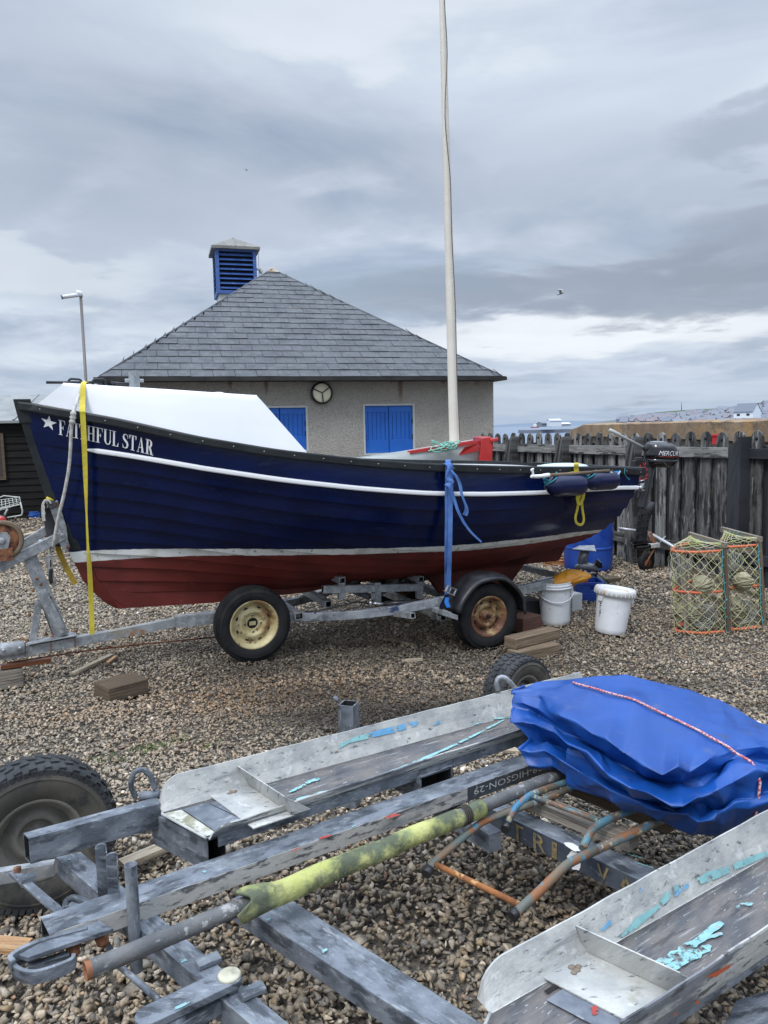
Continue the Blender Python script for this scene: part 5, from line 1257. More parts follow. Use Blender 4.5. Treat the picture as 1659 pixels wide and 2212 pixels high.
# yellow strap by the fenders
cam0=V(0,0,H)
mb=MB(); P=curve([Hn(1245,1003,-.10)+V(0,0,.0),Hn(1245,1004,.045)+V(0,0,.012),Hn(1245,1015,.05),Hn(1249,1035,.05),Hn(1252,1064,.03),Hn(1255,1080,.03)],5); mb.ribbon(P,ta*.022,.004); ys=mb.build('yellow_sling',M['yellow_web']); tag(ys,'yellow webbing sling looped over the rail beside the fenders','strap')
mb=MB()
P=curve([Hn(1252,1062,.035),Hn(1250,1080,.04),Hn(1247,1100,.04),Hn(1243,1118,.04),Hn(1246,1130,.04),Hn(1256,1133,.04),Hn(1261,1122,.04),Hn(1258,1100,.04),Hn(1257,1080,.04),Hn(1260,1062,.04)],6)
mb.ribbon(P,[nrm(np.cross(nrm(P[min(i+1,len(P)-1)]-P[max(i-1,0)]),tn))*.010 for i in range(len(P))],.005)
P=curve([Hn(1249,1063,.05),Hn(1247,1078,.055),Hn(1251,1089,.055),Hn(1259,1078,.055),Hn(1261,1063,.05)],5); mb.ribbon(P,[nrm(np.cross(nrm(P[min(i+1,len(P)-1)]-P[max(i-1,0)]),tn))*.012 for i in range(len(P))],.005)
mb.build('loop_end',M['yellow_web'],ys)
P=curve([Hn(1182,1025,.10),Hn(1196,1031,.12),Hn(1215,1026,.13),Hn(1245,1020,.12)],5); mb=MB(); mb.ribbon(P,V(0,0,.010),.004); mb.build('tail',M['yellow_web'],ys)
# the blue ratchet strap
bsr=thing('blue_ratchet_strap','blue ratchet strap holding the navy boat down to the trailer','strap',Hn(966,1300,.02))
P=[Hn(968,1000,-.06)+V(0,0,.015),Hn(968,1000,.045)+V(0,0,.016),Hn(968,1016,.045),Hn(967,1060,.045),Hn(967,1120,.05),Hn(966,1180,.03),Hn(966,1215,.0),T(3.0-.12,.77,.52)]
pe=PL(966,1285,T(0,.80,0),tn); P[-1]=PL(966,1240,T(0,.82,0),tn); P.append(pe)
def cv2(P,n=6): return curve(P,n)
mb=MB(); mb.ribbon(cv2(P),ta*.021,.003); mb.build('webbing',M['blue_web'],bsr)
P2=[Hn(973,1002,.055),Hn(974,1040,.06),Hn(973,1100,.06),Hn(972,1170,.05),PL(970,1230,T(0,.86,0),tn),PL(969,1268,T(0,.83,0),tn)]
mb=MB(); mb.ribbon(cv2(P2),[nrm(ta+tn*.4)*.016]*100,.003); mb.build('webbing_return',M['blue_web'],bsr)
mb=MB(); P=curve([Hn(964,1042,.07),Hn(972,1036,.09),Hn(984,1030,.09),Hn(992,1045,.09),Hn(998,1075,.09),Hn(1002,1098,.08),Hn(1010,1113,.08)],6); P=curve([Hn(970,1012,.08),Hn(985,1028,.10),Hn(993,1045,.10),Hn(998,1070,.10),Hn(1008,1098,.09),Hn(1004,1113,.08)],6)
mb.ribbon(P,[nrm(ta*.8+V(0,0,-.4)+tn*.3*math.sin(i*.25))*.017 for i in range(len(P))],.003)
P=curve([Hn(964,1044,.08),Hn(972,1050,.10),Hn(980,1075,.09),Hn(990,1105,.09),Hn(1003,1130,.08),Hn(1018,1150,.07),Hn(1040,1171,.07)],6); mb.ribbon(P,[nrm(ta*.5+V(0,0,.8)*(.4+i/60))*max(.004,.017-.0003*i) for i in range(len(P))],.003)
P=curve([Hn(962,1000,.06),Hn(972,1006,.085),Hn(966,1030,.09),Hn(975,1042,.09),Hn(966,1055,.07)],6); mb.ribbon(P,[nrm(ta*.9+V(0,0,.3)+tn*.4*math.sin(i*.4))*.019 for i in range(len(P))],.003)
mb.build('loose_tail',M['blue_web'],bsr)
rc=PL(972,1275,T(0,.86,0),tn)
mb=MB()
dirr=nrm(ta*.9-V(0,0,.45))
for sg in(-1,1): mb.box(rc+tn*.0+ta*.0+nrm(np.cross(dirr,tn))*.022*sg,dirr*.05,nrm(np.cross(dirr,tn))*.0025,tn*.012)
mb.tube([rc+dirr*.045-nrm(np.cross(dirr,tn))*.026,rc+dirr*.045+nrm(np.cross(dirr,tn))*.026],.007,8); mb.tube([rc-dirr*.03-nrm(np.cross(dirr,tn))*.026,rc-dirr*.03+nrm(np.cross(dirr,tn))*.026],.011,8); mb.tube([rc+dirr*.0-nrm(np.cross(dirr,tn))*.024,rc+nrm(np.cross(dirr,tn))*.024],.007,8)
mb.build('ratchet_buckle',M['steel'],bsr,bev=.001)
mb=MB(); P=[PL(966,1290,T(0,.85,0),tn),PL(964,1300,T(0,.86,0),tn),PL(969,1312,T(0,.87,0),tn)]; mb.ribbon(P,ta*.016,.002); mb.build('blue_tag',mat('bright_blue_tag',(.01,.16,.55),.5),bsr)
mb=MB(); mb.ribbon([PL(966,1284,T(0,.83,0),tn),PL(955,1305,T(0,.8,0),tn),PL(950,1330,T(0,.76,0),tn)],ta*.016,.003); mb.build('lower_strap',mat('dark_navy_webbing',(.01,.02,.07),.8),bsr)
# yellow strap over the bow down to the drawbar
def yb(px,py,d): return PL(px,py,T(0,d,0),tn)
P=[T(.42,.02,2.0),yb(180,829,.14),yb(179,860,.20),yb(178,885,.285),yb(179,900,.29),yb(182,960,.28),yb(185,1040,.24),yb(187,1110,.20),yb(190,1180,.17),yb(193,1220,.13),yb(196,1280,.07),yb(198,1330,.04),yb(199,1374,.035),yb(200,1384,.035)]
tw_=[0,0,0,.0,.05,.3,.8,1.35,1.2,.6,.35,.2,.1,.1]
Pc=curve(P,6); W_=[]
for i in range(len(Pc)):
    a_=float(np.interp(i/6,range(len(tw_)),tw_)); W_.append(nrm(ta*math.cos(a_)+tn*math.sin(a_))*.0165)
mb=MB(); mb.ribbon(Pc,W_,.003); o=mb.build('yellow_tie_strap',M['yellow_web']); tag(o,'long yellow strap running from the cuddy roof over the bow to the drawbar','strap')
# white rope
P=[T(.40,.06,2.0),yb(172,850,.16),yb(160,885,.28),yb(157,905,.285),yb(154,930,.27),yb(150,1000,.24),yb(140,1060,.20),yb(128,1110,.16),yb(120,1150,.12),yb(117,1170,.10),yb(114,1185,.06)]
Pc=curve(P,6); rs_=[.011]*len(Pc); 
for i in range(14,22): rs_[i]=.018+.004*math.sin(i*2.3)
mb=MB(); mb.tube(Pc,rs_,8); o=mb.build('bow_rope',M['rope_white']); tag(o,'thick white rope from the cuddy roof down past the bow lettering','rope')
P=[yb(100,1040,-.12),yb(104,1080,-.08),yb(106,1110,-.05),yb(104,1150,-.03),yb(107,1190,-.02),yb(110,1225,-.02),yb(114,1262,-.02)]
mb=MB(); mb.tube(curve(P,6),[.011]*30+[.012,.013,.015,.017,.02,.022,.02],8); mb.tube(curve([yb(99,1040,-.14),yb(113,1075,-.1),yb(110,1110,-.06)],5),.010,8); 
mb.tube(curve([yb(106,1200,.0),yb(110,1240,0.),yb(112,1258,0)],4),.02,8)
o=mb.build('hanging_rope',M['rope_white']); tag(o,'frayed white rope hanging from the bow stop of the trailer','rope')
mb=MB(); mb.ribbon([yb(126,1225,.0),yb(130,1236,.0),yb(148,1280-18,.02),yb(164,1262,.02)][:2]+[yb(146,1244+5,.02),yb(163,1262,.02)],nrm(ta*.9+V(0,0,.25))*.02,.003) if False else mb.ribbon([yb(124,1180,.0),yb(131,1200,.0),yb(145,1230,.01),yb(163,1262,.02)],nrm(ta*.85+V(0,0,.4))*.018,.004); o=mb.build('mustard_strap_end',M['mustard_web']); tag(o,'short mustard strap end hanging below the bow stop','strap')
mb=MB(); mb.tube([yb(109,1210,.02),yb(110,1225,.02)],.004,6); mb.tube(curve([yb(111,1228,.02),yb(110,1240,.02),yb(111,1260,.03)],4),[.006]+[.012]*7+[.007],8); o=mb.build('black_toggle',M['black']); tag(o,'small black handle dangling beside the frayed rope','handle')
# ------------------------------------------------------------ wheels
def make_wheel(name,parent,c,axis,R,Wd,rimr,tyre_m,side_m,rim_m,tread='road',slots=8,bolts=4,hub='hole',ref=None,dish=.03,label=None):
    """centre c, axis points to the outside face"""
    c=np.array(c,float);ax=nrm(axis)
    if parent is None: raise ValueError
    w_=bpy.data.objects.new(name,None); col.objects.link(w_); w_.parent=parent; w_.location=Vector(c)-rootloc(parent); w_.empty_display_size=.05
    if label: w_['label']=label
    h=Wd/2
    prof=[(rimr-.004,h*.72),(rimr+.010,h*.86),(rimr+(R-rimr)*.30,h*.97),(rimr+(R-rimr)*.52,h*1.0),(rimr+(R-rimr)*.78,h*.95),(R-.014,h*.86),(R-.004,h*.74),(R,h*.45),(R+.001,0)]
    full=prof+[(r,-hh) for r,hh in prof[-2::-1]]
    mb=MB(); mis=[1]*4+[0]*(len(full)-9)+[1]*4
    mb.lathe(c,ax,full,96,0,True,mis=mis)
    e1=V(0,0,1)-ax*ax[2]; e1=nrm(e1); e2=np.cross(ax,e1)
    if tread=='chunky':
        n=34
        for k in range(n):
            for j,(lat,wl,ln,ph) in enumerate(((.70,.34,.52,0),(.24,.30,.62,.5),(-.24,.30,.62,0),(-.70,.34,.52,.5))):
                a_=2*math.pi*(k+ph)/n; d=e1*math.cos(a_)+e2*math.sin(a_); t=-e1*math.sin(a_)+e2*math.cos(a_)
                rr=R-.003 if abs(lat)<.5 else R-.010
                sk=ax*.35*(1 if lat>0 else -1)
                mb.box(c+ax*h*lat+d*rr,ax*h*wl*.5,nrm(t+sk)*(2*math.pi*R/n*ln*.5),d*.010)
            a_=2*math.pi*(k+.25)/n
            for q in(0,.5):
                a2=2*math.pi*(k+q)/n; d=e1*math.cos(a2)+e2*math.sin(a2); t=-e1*math.sin(a2)+e2*math.cos(a2)
                for sg in(-1,1): mb.box(c+ax*h*.90*sg+d*(R-.032),ax*.004,t*(2*math.pi*R/n*.16),d*.024)
    else:
        for g in (-.55,-.2,.2,.55): mb.lathe(c+ax*h*g,ax,[(R+.0015,-.006),(R+.004,-.003),(R+.004,.003),(R+.0015,.006)],96,0)
        n=90
        for k in range(n):
            a_=2*math.pi*k/n; d=e1*math.cos(a_)+e2*math.sin(a_); t=-e1*math.sin(a_)+e2*math.cos(a_)
            for sg in(-1,1): mb.box(c+ax*h*.76*sg+d*(R-.009),ax*h*.11,t*.0055,d*.006)
    mb.lathe(c,ax,[(rimr+(R-rimr)*.62,h*.985),(rimr+(R-rimr)*.66,h*.995+.002),(rimr+(R-rimr)*.70,h*.975)],96,1)
    mb.build('tyre',[tyre_m,side_m],w_)
    # rim: lathe with dish
    mb=MB(); hr=rimr
    prof=[(hr+.006,h*.70),(hr+.008,h*.80),(hr+.002,h*.84),(hr-.008,h*.80),(hr-.014,h*.62),(hr-.026,h*.55),(hr-.030,h*.30),(hr-.034,h*.12+dish*.0)]
    r1=hr-.036
    prof+= [(r1,h*.10),(r1*.86,h*.22),(r1*.74,h*.36),(r1*.62,h*.40),(r1*.56,h*.30),(r1*.50,h*.16),(r1*.44,h*.13),(r1*.34,h*.13)]
    if hub=='hole': prof+=[(r1*.30,h*.15),(r1*.285,h*.02)]
    else: prof+=[(r1*.30,h*.15),(r1*.28,h*.20),(r1*.26,h*.40),(r1*.16,h*.5),(.0001,h*.52)]
    mb.lathe(c,ax,prof,64,0)
    mb.lathe(c,ax,[(hr-.034,h*.12),(hr-.02,-h*.5),(hr+.004,-h*.8)],48,0)
    for k in range(slots):
        a_=2*math.pi*(k+.5)/slots; d=e1*math.cos(a_)+e2*math.sin(a_); t=-e1*math.sin(a_)+e2*math.cos(a_)
        cc_=c+d*(r1*.90)+ax*(h*.205); nv=nrm(ax*.9+d*.35); rad=nrm(np.cross(t,nv))
        pts=[cc_+t*.016*math.cos(q)+rad*.0065*math.sin(q)+nv*.0022 for q in np.linspace(0,6.283,13)[:-1]]
        mb.add(pts,[tuple(range(12))],1); 
    for k in range(bolts):
        a_=2*math.pi*(k+.0)/bolts+.0; d=e1*math.cos(a_)+e2*math.sin(a_); cc_=c+d*(r1*.44)+ax*(h*.13)
        mb.lathe(cc_,ax,[(.0115,0),(.0115,.004),(.008,.006),(.0001,.006)],12,0 if k%1 else 0); mb.lathe(cc_+ax*.0065,ax,[(.006,0),(.0001,.0005)],10,1)
    if hub=='hole':
        mb.lathe(c+ax*(h*.03),ax,[(r1*.29,0),(.0001,.0)],24,1); mb.box(c+ax*(h*.06),e2*r1*.17,e1*r1*.10,ax*.004,0)
    else:
        mb.lathe(c+ax*h*.45,ax,[(r1*.12,0),(r1*.12,.03),(.0001,.032)],16,1)
    mb.build('rim',[rim_m,M['black_shadow']],w_)
    return w_
# ------------------------------------------------------------ boat trailer
tr=thing('boat_trailer','galvanised boat trailer with rusty wheels carrying the navy boat','trailer',T(2,0,0))
def bar(pa,pb,w_,h_,nm='frame_member',m=None,par=None,hol=True,ends=(True,True),up=(0,0,1),bev=.003):
    mb=MB(); 
    if hol: mb.hollow(pa,pb,w_,h_,up=up,ends=ends)
    else: mb.beam(pa,pb,w_,h_,up)
    return mb.build(nm,[m or M['galv'],M['black_shadow']],par or tr,bev=bev)
def C_(px,py,d=0.): return PL(px,py,T(0,d,0),tn)
M['galv_rusty']=mat('galvanised_beam_with_rust_run',(.40,.42,.42),.5,.25,'UV',var=((.27,.29,.30),9,6),spots=[((.34,.15,.045),3.2,.52,.62,6,(1,1,1),.85),((.24,.19,.11),6,.5,.7,6,(1,1,1),.5)],bump=(60,.15,.004))
db0=C_(-60,1418,.03);db1=C_(155,1388,.03);db2=C_(400,1340,.03)
bar(db0,C_(60,1404,.03),.075,.075,'drawbar'); bar(C_(60,1404,.03),C_(235,1372,.03),.062,.062,'drawbar'); bar(C_(235,1372,.03),C_(405,1338,.03),.058,.058,'drawbar',M['galv_rusty'])
bar(C_(378,1343,.03),C_(470,1332,.05),.085,.078,'drawbar_sleeve')
# coupling cover at left
mb=MB(); rings=[(C_(-70,1410,.05),tn*.045,V(0,0,.045)),(C_(10,1404,.05),tn*.045,V(0,0,.045)),(C_(52,1398,.05),tn*.045,V(0,0,.042)),(C_(55,1397,.05),tn*.02,V(0,0,.02))]; loft(mb,rings,16,0,3.5)
for q in ((8,1405),(43,1400)): mb.lathe(C_(*q,.10),tn,[(.012,0),(.012,.006),(.0001,.007)],8)
mb.build('coupling_sleeve',M['galv'],tr,fixn=True)
# plate + bolts under winch post
mb=MB(); a_=C_(60,1390,.03);b_=C_(165,1370,.03); mb.box((a_+b_)/2+V(0,0,.004),(b_-a_)/2,tn*.055,V(0,0,.004)); 
for q in ((60,1386,.075),(113,1376,.075),(163,1366,.075),(48,1382,-.04),(100,1372,-.04)): mb.lathe(C_(q[0],q[1],q[2]),V(0,0,1),[(.011,0),(.011,.012),(.006,.014),(.006,.02),(.0001,.02)],8,1)
for q in ((55,1401),(110,1395),(162,1384)): mb.beam(C_(q[0],q[1]-14,.07),C_(q[0],q[1]+14,.07),.006,.006,up=tn,mi=1)
mb.build('clamp_plate',[M['galv'],M['rust']],tr,bev=.002)
bar(C_(62,1197,.03),C_(134,1372,.03),.085,.05,'winch_post',hol=False,up=tn)
bar(C_(58,1200,-.05),C_(118,1372,-.05),.03,.05,'winch_post_back',M['galv_dark'],hol=False,up=tn)
mb=MB()
for q in ((88,1262),(108,1290),(72,1275),(95,1304),(64,1327),(80,1250)): mb.lathe(C_(q[0],q[1],.06),tn,[(.010,0),(.010,.01),(.0001,.011)],8)
mb.build('bolt_heads',M['rust'],tr)
mb=MB(); mb.beam(C_(98,1262,.055),C_(104,1340,.055),.002,.002); 
mb2=MB(); mb2.beam(C_(88,1276,.075),C_(136,1368,.075),.062,.006,up=tn); mb2.build('post_face_plate',M['galv'],tr,bev=.002)
bar(C_(84,1298,.0),C_(71,1385,.0),.045,.045,'post_brace',hol=False)
# arm with bow stop
arm0=C_(-40,1245,.06);arm1=C_(136,1156,.06)
bar(arm0,arm1,.05,.062,'winch_arm',hol=False)
bar(C_(-40,1232,-.06),C_(105,1142,-.06),.04,.055,'winch_arm',hol=False)
mb=MB(); P=[C_(128,1152,.075),C_(145,1162,.075),C_(152,1182,.075),C_(146,1192,.075),C_(135,1186,.075),C_(126,1170,.075)]; mb.prism(P,-tn*.010); P=[C_(118,1115,.05),C_(132,1098,.05),C_(140,1118,.05),C_(150,1165,.05),C_(140,1170,.05)]
P=[C_(106,1092,.05),C_(124,1080,.05),C_(132,1100,.05),C_(144,1140,.05),C_(147,1168,.05),C_(132,1168,.05)]
mb.prism(P,-tn*.01); mb.prism([p-tn*.09 for p in P],-tn*.01); mb.lathe(C_(135,1156,.08),tn,[(.014,-.01),(.014,.012),(.0001,.013)],12); mb.lathe(C_(147,1182,.08),tn,[(.012,-.01),(.012,.008),(.0001,.009)],12,1); mb.lathe(C_(122,1090,.055),tn,[(.016,-.01),(.016,.008),(.0001,.009)],12,1)
mb.build('bow_stop_bracket',[M['galv'],M['rust']],tr,bev=.003)
mb=MB(); mb.beam(C_(110,1095,.0),C_(126,1180,.0),.12,.03,up=tn); mb.tube([C_(112,1090,.07),C_(112,1090,-.07)],.03,12); mb.build('bow_snubber',mat('dark_grey_rubber',(.05,.05,.052),.7),tr,bev=.005)
mb=MB(); 
P=curve([C_(97,1110,.03),C_(92,1095,.03),C_(96,1083,.04),C_(104,1080,.05),C_(110,1087,.05)],5); mb.ribbon(P,tn*.03,.012); P=curve([C_(93,1092,.05),C_(93,1110,.05),C_(95,1125,.05)],4); mb.ribbon(P,tn*.02,.02); o=mb.build('white_rag',M['rope_white'],tr)
mb=MB(); mb.tube(curve([C_(101,1076,.05),C_(108,1079,.06),C_(114,1083,.05),C_(112,1088,.03)],5),.011,7); mb.build('yellow_band',M['yellow_web'],tr)
# rusty winch wheel on the arm at the left edge
wc=C_(5,1167,.09)
mb=MB(); mb.lathe(wc,tn,[(.055,-.02),(.118,-.022),(.128,-.012),(.128,.012),(.118,.022),(.10,.020),(.098,.006),(.06,.004)],40); 
wn=mb.build('jockey_wheel',[M['wood_tan'],M['rust']],tr)
mb=MB(); mb.lathe(wc,tn,[(.097,.008),(.06,.014),(.03,.016),(.028,.03),(.001,.03)],30); mb.box(wc+V(.0,-.01,-.09)+tn*.02,ta*.06,tn*.01,V(0,0,.04)); mb.build('hub',M['rust'],wn,bev=.002)
mb=MB(); P=[wc+tn*.032+ta*x_+V(0,0,z_) for x_,z_ in ((-.05,.05),(.03,.055),(.05,.02),(.02,-.09),(-.03,-.12),(-.08,-.06))]; mb.prism(P,tn*.006); mb.lathe(wc+tn*.04,tn,[(.022,0),(.018,.014),(.0001,.015)],12); mb.build('fork_plate',M['galv'],wn,bev=.002)
# handbrake rod
mb=MB(); mb.tube([C_(15,1432,.0),C_(105,1418,.02),C_(190,1405,.02),C_(300,1392,.0),C_(470,1376,-.02)],.006,8); 
for q in ((212,1399),(236,1397),(290,1392)): mb.tube([C_(q[0]-4,q[1]+1,.02),C_(q[0]+4,q[1],.02)],.010,8)
mb.build('brake_rod',M['rust'],tr)
# side rails from the pivot plate
def rr_(s_,d,z): return T(s_,d,z)
z0=float(C_(470,1335,.05)[2]); print('rail z',z0)
near_px=[(480,1332,.10),(640,1332,.22),(760,1328,.38),(850,1318,.52),(905,1308,.60),(960,1297,.62),(1010,1290,.62)]
P=[PL(q[0],q[1],T(0,q[2],0),tn) for q in near_px]
M['galv_scr']=mat('galvanised_rail_with_blue_remnants',(.42,.45,.48),.45,.4,'UV',var=((.28,.31,.35),14,6),spots=[((.02,.04,.13),7,.60,.66,6,(.6,1,1),.9),((.62,.63,.63),20,.58,.7,5,(.6,1,1),.6),((.06,.065,.07),8,.6,.72,6,(1,1,1),.6)],bump=(60,.2,.004))
def rail(P,nm):
    mb=MB(); Pc=curve(P,5); vs=[];fs=[]
    for i,p in enumerate(Pc):
        t=nrm(Pc[min(i+1,len(Pc)-1)]-Pc[max(i-1,0)]); sd_=nrm(np.cross(t,V(0,0,1)))
        for a_,b_ in ((-.5,-.5),(.5,-.5),(.5,.5),(-.5,.5)): vs.append(p+sd_*.05*a_+V(0,0,.062*b_))
    uv=[(i//4*.05,[0,.05,.11,.16][i%4]) for i in range(len(vs))]
    for i in range(len(Pc)-1):
        for k in range(4): l=(k+1)%4; fs.append((i*4+k,i*4+4+k,i*4+4+l,i*4+l))
    fs+=[(0,1,2,3),tuple(range(len(vs)-4,len(vs)))[::-1]]
    mb.add(vs,fs,0,uv); return mb.build(nm,M['galv_scr'],tr,fixn=True,bev=.003)
rail(P,'side_rail')
def mirror(p):
    d=(np.array(p)-O)@tn; return np.array(p)-2*d*tn
rail([mirror(p) for p in P],'side_rail')
zr=P[-1][2]
ra_=PL(1100,1280,T(0,.50,0),tn);rb_=PL(1242,1247,T(0,.42,0),tn)
bar(ra_-nrm(rb_-ra_)*.5,rb_,.05,.075,'rear_rail',hol=False); bar(mirror(ra_-nrm(rb_-ra_)*.5),mirror(rb_),.05,.075,'rear_rail',hol=False)
bar(C_(640,1345,.3)*0+T(2.75,.66,z0-.055),T(2.75,-.66,z0-.055),.05,.05,'axle_beam')
bar(T(3.13,.60,.25),T(3.13,-.60,.25),.06,.06,'axle',M['galv_dark'])
bar(rb_-ta*.06-V(0,0,.01),mirror(rb_)-ta*.06-V(0,0,.01),.05,.05,'cross_member')
bar(T(1.75,.30,z0),T(1.75,-.30,z0),.06,.05,'cross_member')
# cradle between the wheels
cz=.46
ca_=PL(697,1273,T(0,.30,0),tn);cb_=PL(912,1268,T(0,.30,0),tn)
bar(ca_,cb_,.04,.055,'cradle_bar'); bar(mirror(ca_),mirror(cb_),.04,.055,'cradle_bar')
for q in ((737,1262),(905,1262),(815,1275)):
    p=PL(q[0],q[1],T(0,.30,0),tn); bar(p+V(0,0,.06),p+V(0,0,-.11),.035,.05,'upright',hol=False,up=ta)
for q in ((737,1250),(905,1248)):
    p=PL(q[0],q[1],T(0,.3,0),tn); bar(p+tn*.07-ta*.02,p-tn*.65-ta*.02,.05,.045,'cradle_cross',hol=True)
for q in ((725,1243),(770,1262),(880,1258),(915,1246)):
    p=PL(q[0],q[1],T(0,.2,0),tn); mb=MB(); mb.lathe(p-tn*.05,tn,[(.012,-.03),(.045,-.03),(.038,0),(.045,.03),(.012,.03)],16); mb.tube([p-tn*.1,p],.01,8); mb.build('keel_roller',M['black'],tr)
bar(T(2.0,.25,z0+.05),T(2.0,-.62,z0+.06),.05,.05,'cross_member'); bar(T(2.35,.30,z0+.08),T(2.9,-.3,z0+.09),.05,.05,'diagonal_brace',hol=False)
bar(PL(700,1252,T(0,-.2,0),tn),PL(800,1290,T(0,.1,0),tn),.05,.04,'diagonal_brace',M['galv_dark'],hol=False)
# damper
a_=PL(800,1303,T(0,.40,0),tn);b_=PL(832,1305,T(0,.44,0),tn);c_=PL(906,1300,T(0,.5,0),tn);e_=PL(950,1296,T(0,.6,0),tn)
mb=MB(); mb.tube([b_,c_],.022,14); dm=mb.build('damper',M['black'],tr)
mb=MB(); mb.tube([a_,b_],.013,10); mb.tube([c_,e_],.006,8); mb.tube([a_-ta*.012,a_+ta*.012],.022,8); mb.build('damper_rod',M['steel'],dm)
mb=MB(); mb.tube(curve([a_-ta*.02,PL(770,1300,T(0,.42,0),tn),PL(740,1308,T(0,.4,0),tn),PL(690,1318,T(0,.38,0),tn),PL(680,1325,T(0,.36,0),tn)],5),.006,6); mb.build('brake_cable',M['black'],tr)
mb=MB(); mb.beam(PL(870,1318,T(0,.56,0),tn),PL(890,1332,T(0,.58,0),tn),.05,.03); mb.build('rail_bracket',M['galv'],tr)
bar(PL(850,1310,T(0,.5,0),tn)+V(0,0,-.05),PL(892,1330,T(0,.78,0),tn),.04,.04,'axle_stub')
# wheels
spc=PL(545,1346,T(0,.24,0),tn)
make_wheel('spare_wheel',tr,spc,tn,.268,.150,.172,M['rubber'],M['rubber'],M['rim_cream'],slots=8,bolts=4,hub='hole',label='upright spare wheel with cream steel rim')
rwc=PL(1047,1329,T(0,.745,0),tn); rwR=.248; print('rear wheel',rwc)
rwc[2]=rwR
make_wheel('wheel',tr,rwc,tn,rwR,.155,.150,M['rubber'],M['rubber'],M['rim_rust'],slots=8,bolts=4,hub='cap',label='road wheel with heavily rusted rim')
make_wheel('wheel',tr,mirror(rwc),-tn,rwR,.155,.150,M['rubber'],M['rubber'],M['rim_rust'],slots=8,bolts=4,hub='cap')
mb=MB(); mb.tube([spc-tn*.05,T(1.41,.02,.30)],.02,8); mb.beam(T(1.41,.05,.33),T(1.41,.05,.24),.08,.05,up=tn); mb.build('spare_bracket',M['galv_dark'],tr)
def mudguard(c,sg):
    mb=MB(); R1=.300; 
    prof=[(R1-.03,.115),(R1-.012,.118),(R1-.003,.105),(R1+.012,.06),(R1+.014,0),(R1+.010,-.09),(R1-.02,-.10)]
    a0_,a1_=math.radians(-78),math.radians(92)
    ax=tn*sg
    prof2=[(r,h) for r,h in prof]
    c2=c+ta*.0+V(0,0,.008)
    vs=[]; n=26; M_=len(prof2)
    for k in range(n+1):
        a_=a0_+(a1_-a0_)*k/n; 
        # flattened facets like a moulded guard
        d=ta*math.sin(a_)+V(0,0,1)*math.cos(a_)
        rs=1/max(abs(math.cos(a_-round(a_/(math.pi/4))*math.pi/4)),.9)
        rs=1+.35*(rs-1)
        for r,h in prof2: vs.append(c2+d*r*rs+ax*h)
    fs=[(k*M_+i,k*M_+i+1,k*M_+M_+i+1,k*M_+M_+i) for k in range(n) for i in range(M_-1)]
    b=mb.add(vs,fs,0,None,True); mb.add([v-0 for v in vs],[],0)
    o=mb.build('mudguard',M['guard'],tr); md=o.modifiers.new('solid','SOLIDIFY'); md.thickness=.004; md.offset=-1; return o
M['guard']=mat('black_plastic_mudguard',(.016,.017,.021),.38,0,var=((.045,.048,.055),5,6),rvar=.1)
mudguard(rwc,1); mudguard(mirror(rwc),-1)
mb=MB(); a_=PL(952,1322,T(0,.86,0),tn);b_=PL(985,1333,T(0,.86,0),tn); mb.box((a_+b_)/2,(b_-a_)/2,tn*.03,V(0,0,.018)); mb.beam((a_+b_)/2,(a_+b_)/2-tn*.2,.05,.03); mb.build('mudguard_bracket',M['galv'],tr,bev=.003)

# ------------------------------------------------------------ timber blocks and boards
def block(name,label,cat,poly_px,ztop,zbot,m,group=None):
    """quad top corner pixels in order, at height ztop"""
    P=[Z(x,y,ztop) for x,y in poly_px]; return P
def tblock(label,c,ang,l,w_,h_,m,z=0.,name='timber_block',group='timber blocks around the trailer',cat='timber block',tilt=0.,dz=0.):
    a_=V(math.cos(ang),math.sin(ang),tilt);a_=nrm(a_);b_=nrm(np.cross(V(0,0,1),a_)); u_=np.cross(a_,b_); mb=MB(); mb.box(V(c[0],c[1],z+h_/2),a_*l/2,b_*w_/2,u_*h_/2)
    o=mb.build(name,m,bev=.006); tag(o,label,cat,group); return o
# block 1 near left: front corner (245,1590), corners bottom (187,1565),(335,1566)
A=Z(237,1525,.0);B_=Z(322,1501,.0);C2=Z(180,1513,0.)
ang=math.atan2(*(B_-A)[[1,0]]); l=np.linalg.norm(B_-A); w_=np.linalg.norm(C2-A)*.9; 
bb=nrm(V(-math.sin(ang),math.cos(ang),0)); ctr=A+(B_-A)/2+bb*w_/2
hB=.145
tblock('brown squared timber block lying alone on the gravel before the drawbar',ctr,ang,l,w_,.098,M['wood_brown'],z=.01); print('block',l,w_)
# stack right of wheel
A=Z(1164,1480,.0);B_=Z(1212,1462,0.)
def stackblk(label,pxA,pxB,zb,h_,w_,m,z=0,ext=0):
    A=Z(pxA[0],pxA[1],zb);B_=Z(pxB[0],pxB[1],zb); ang=math.atan2(B_[1]-A[1],B_[0]-A[0]); l=np.linalg.norm(B_-A); bb=V(-math.sin(ang),math.cos(ang),0)
    c=(A+B_)/2+bb*w_/2; return tblock(label,c,ang,l,w_,h_,m,z=zb)
stackblk('lower of two stacked oak blocks beside the rusty wheel',(1118,1437),(1211,1416),.0,.088,.115,M['wood_tan'])
stackblk('upper of two stacked oak blocks beside the rusty wheel',(1115,1404),(1210,1380),.09,.075,.120,M['wood_tan'])
stackblk('dark red stained timber block wedged behind the rusty wheel',(1130,1369),(1170,1358),.02,.115,.17,M['wood_redpaint'])
c=Z(1050,1376,0)
stackblk('pale timber packed under the dark red block behind the wheel',(1100,1398),(1136,1386),.0,.03,.14,M['wood_tan'])
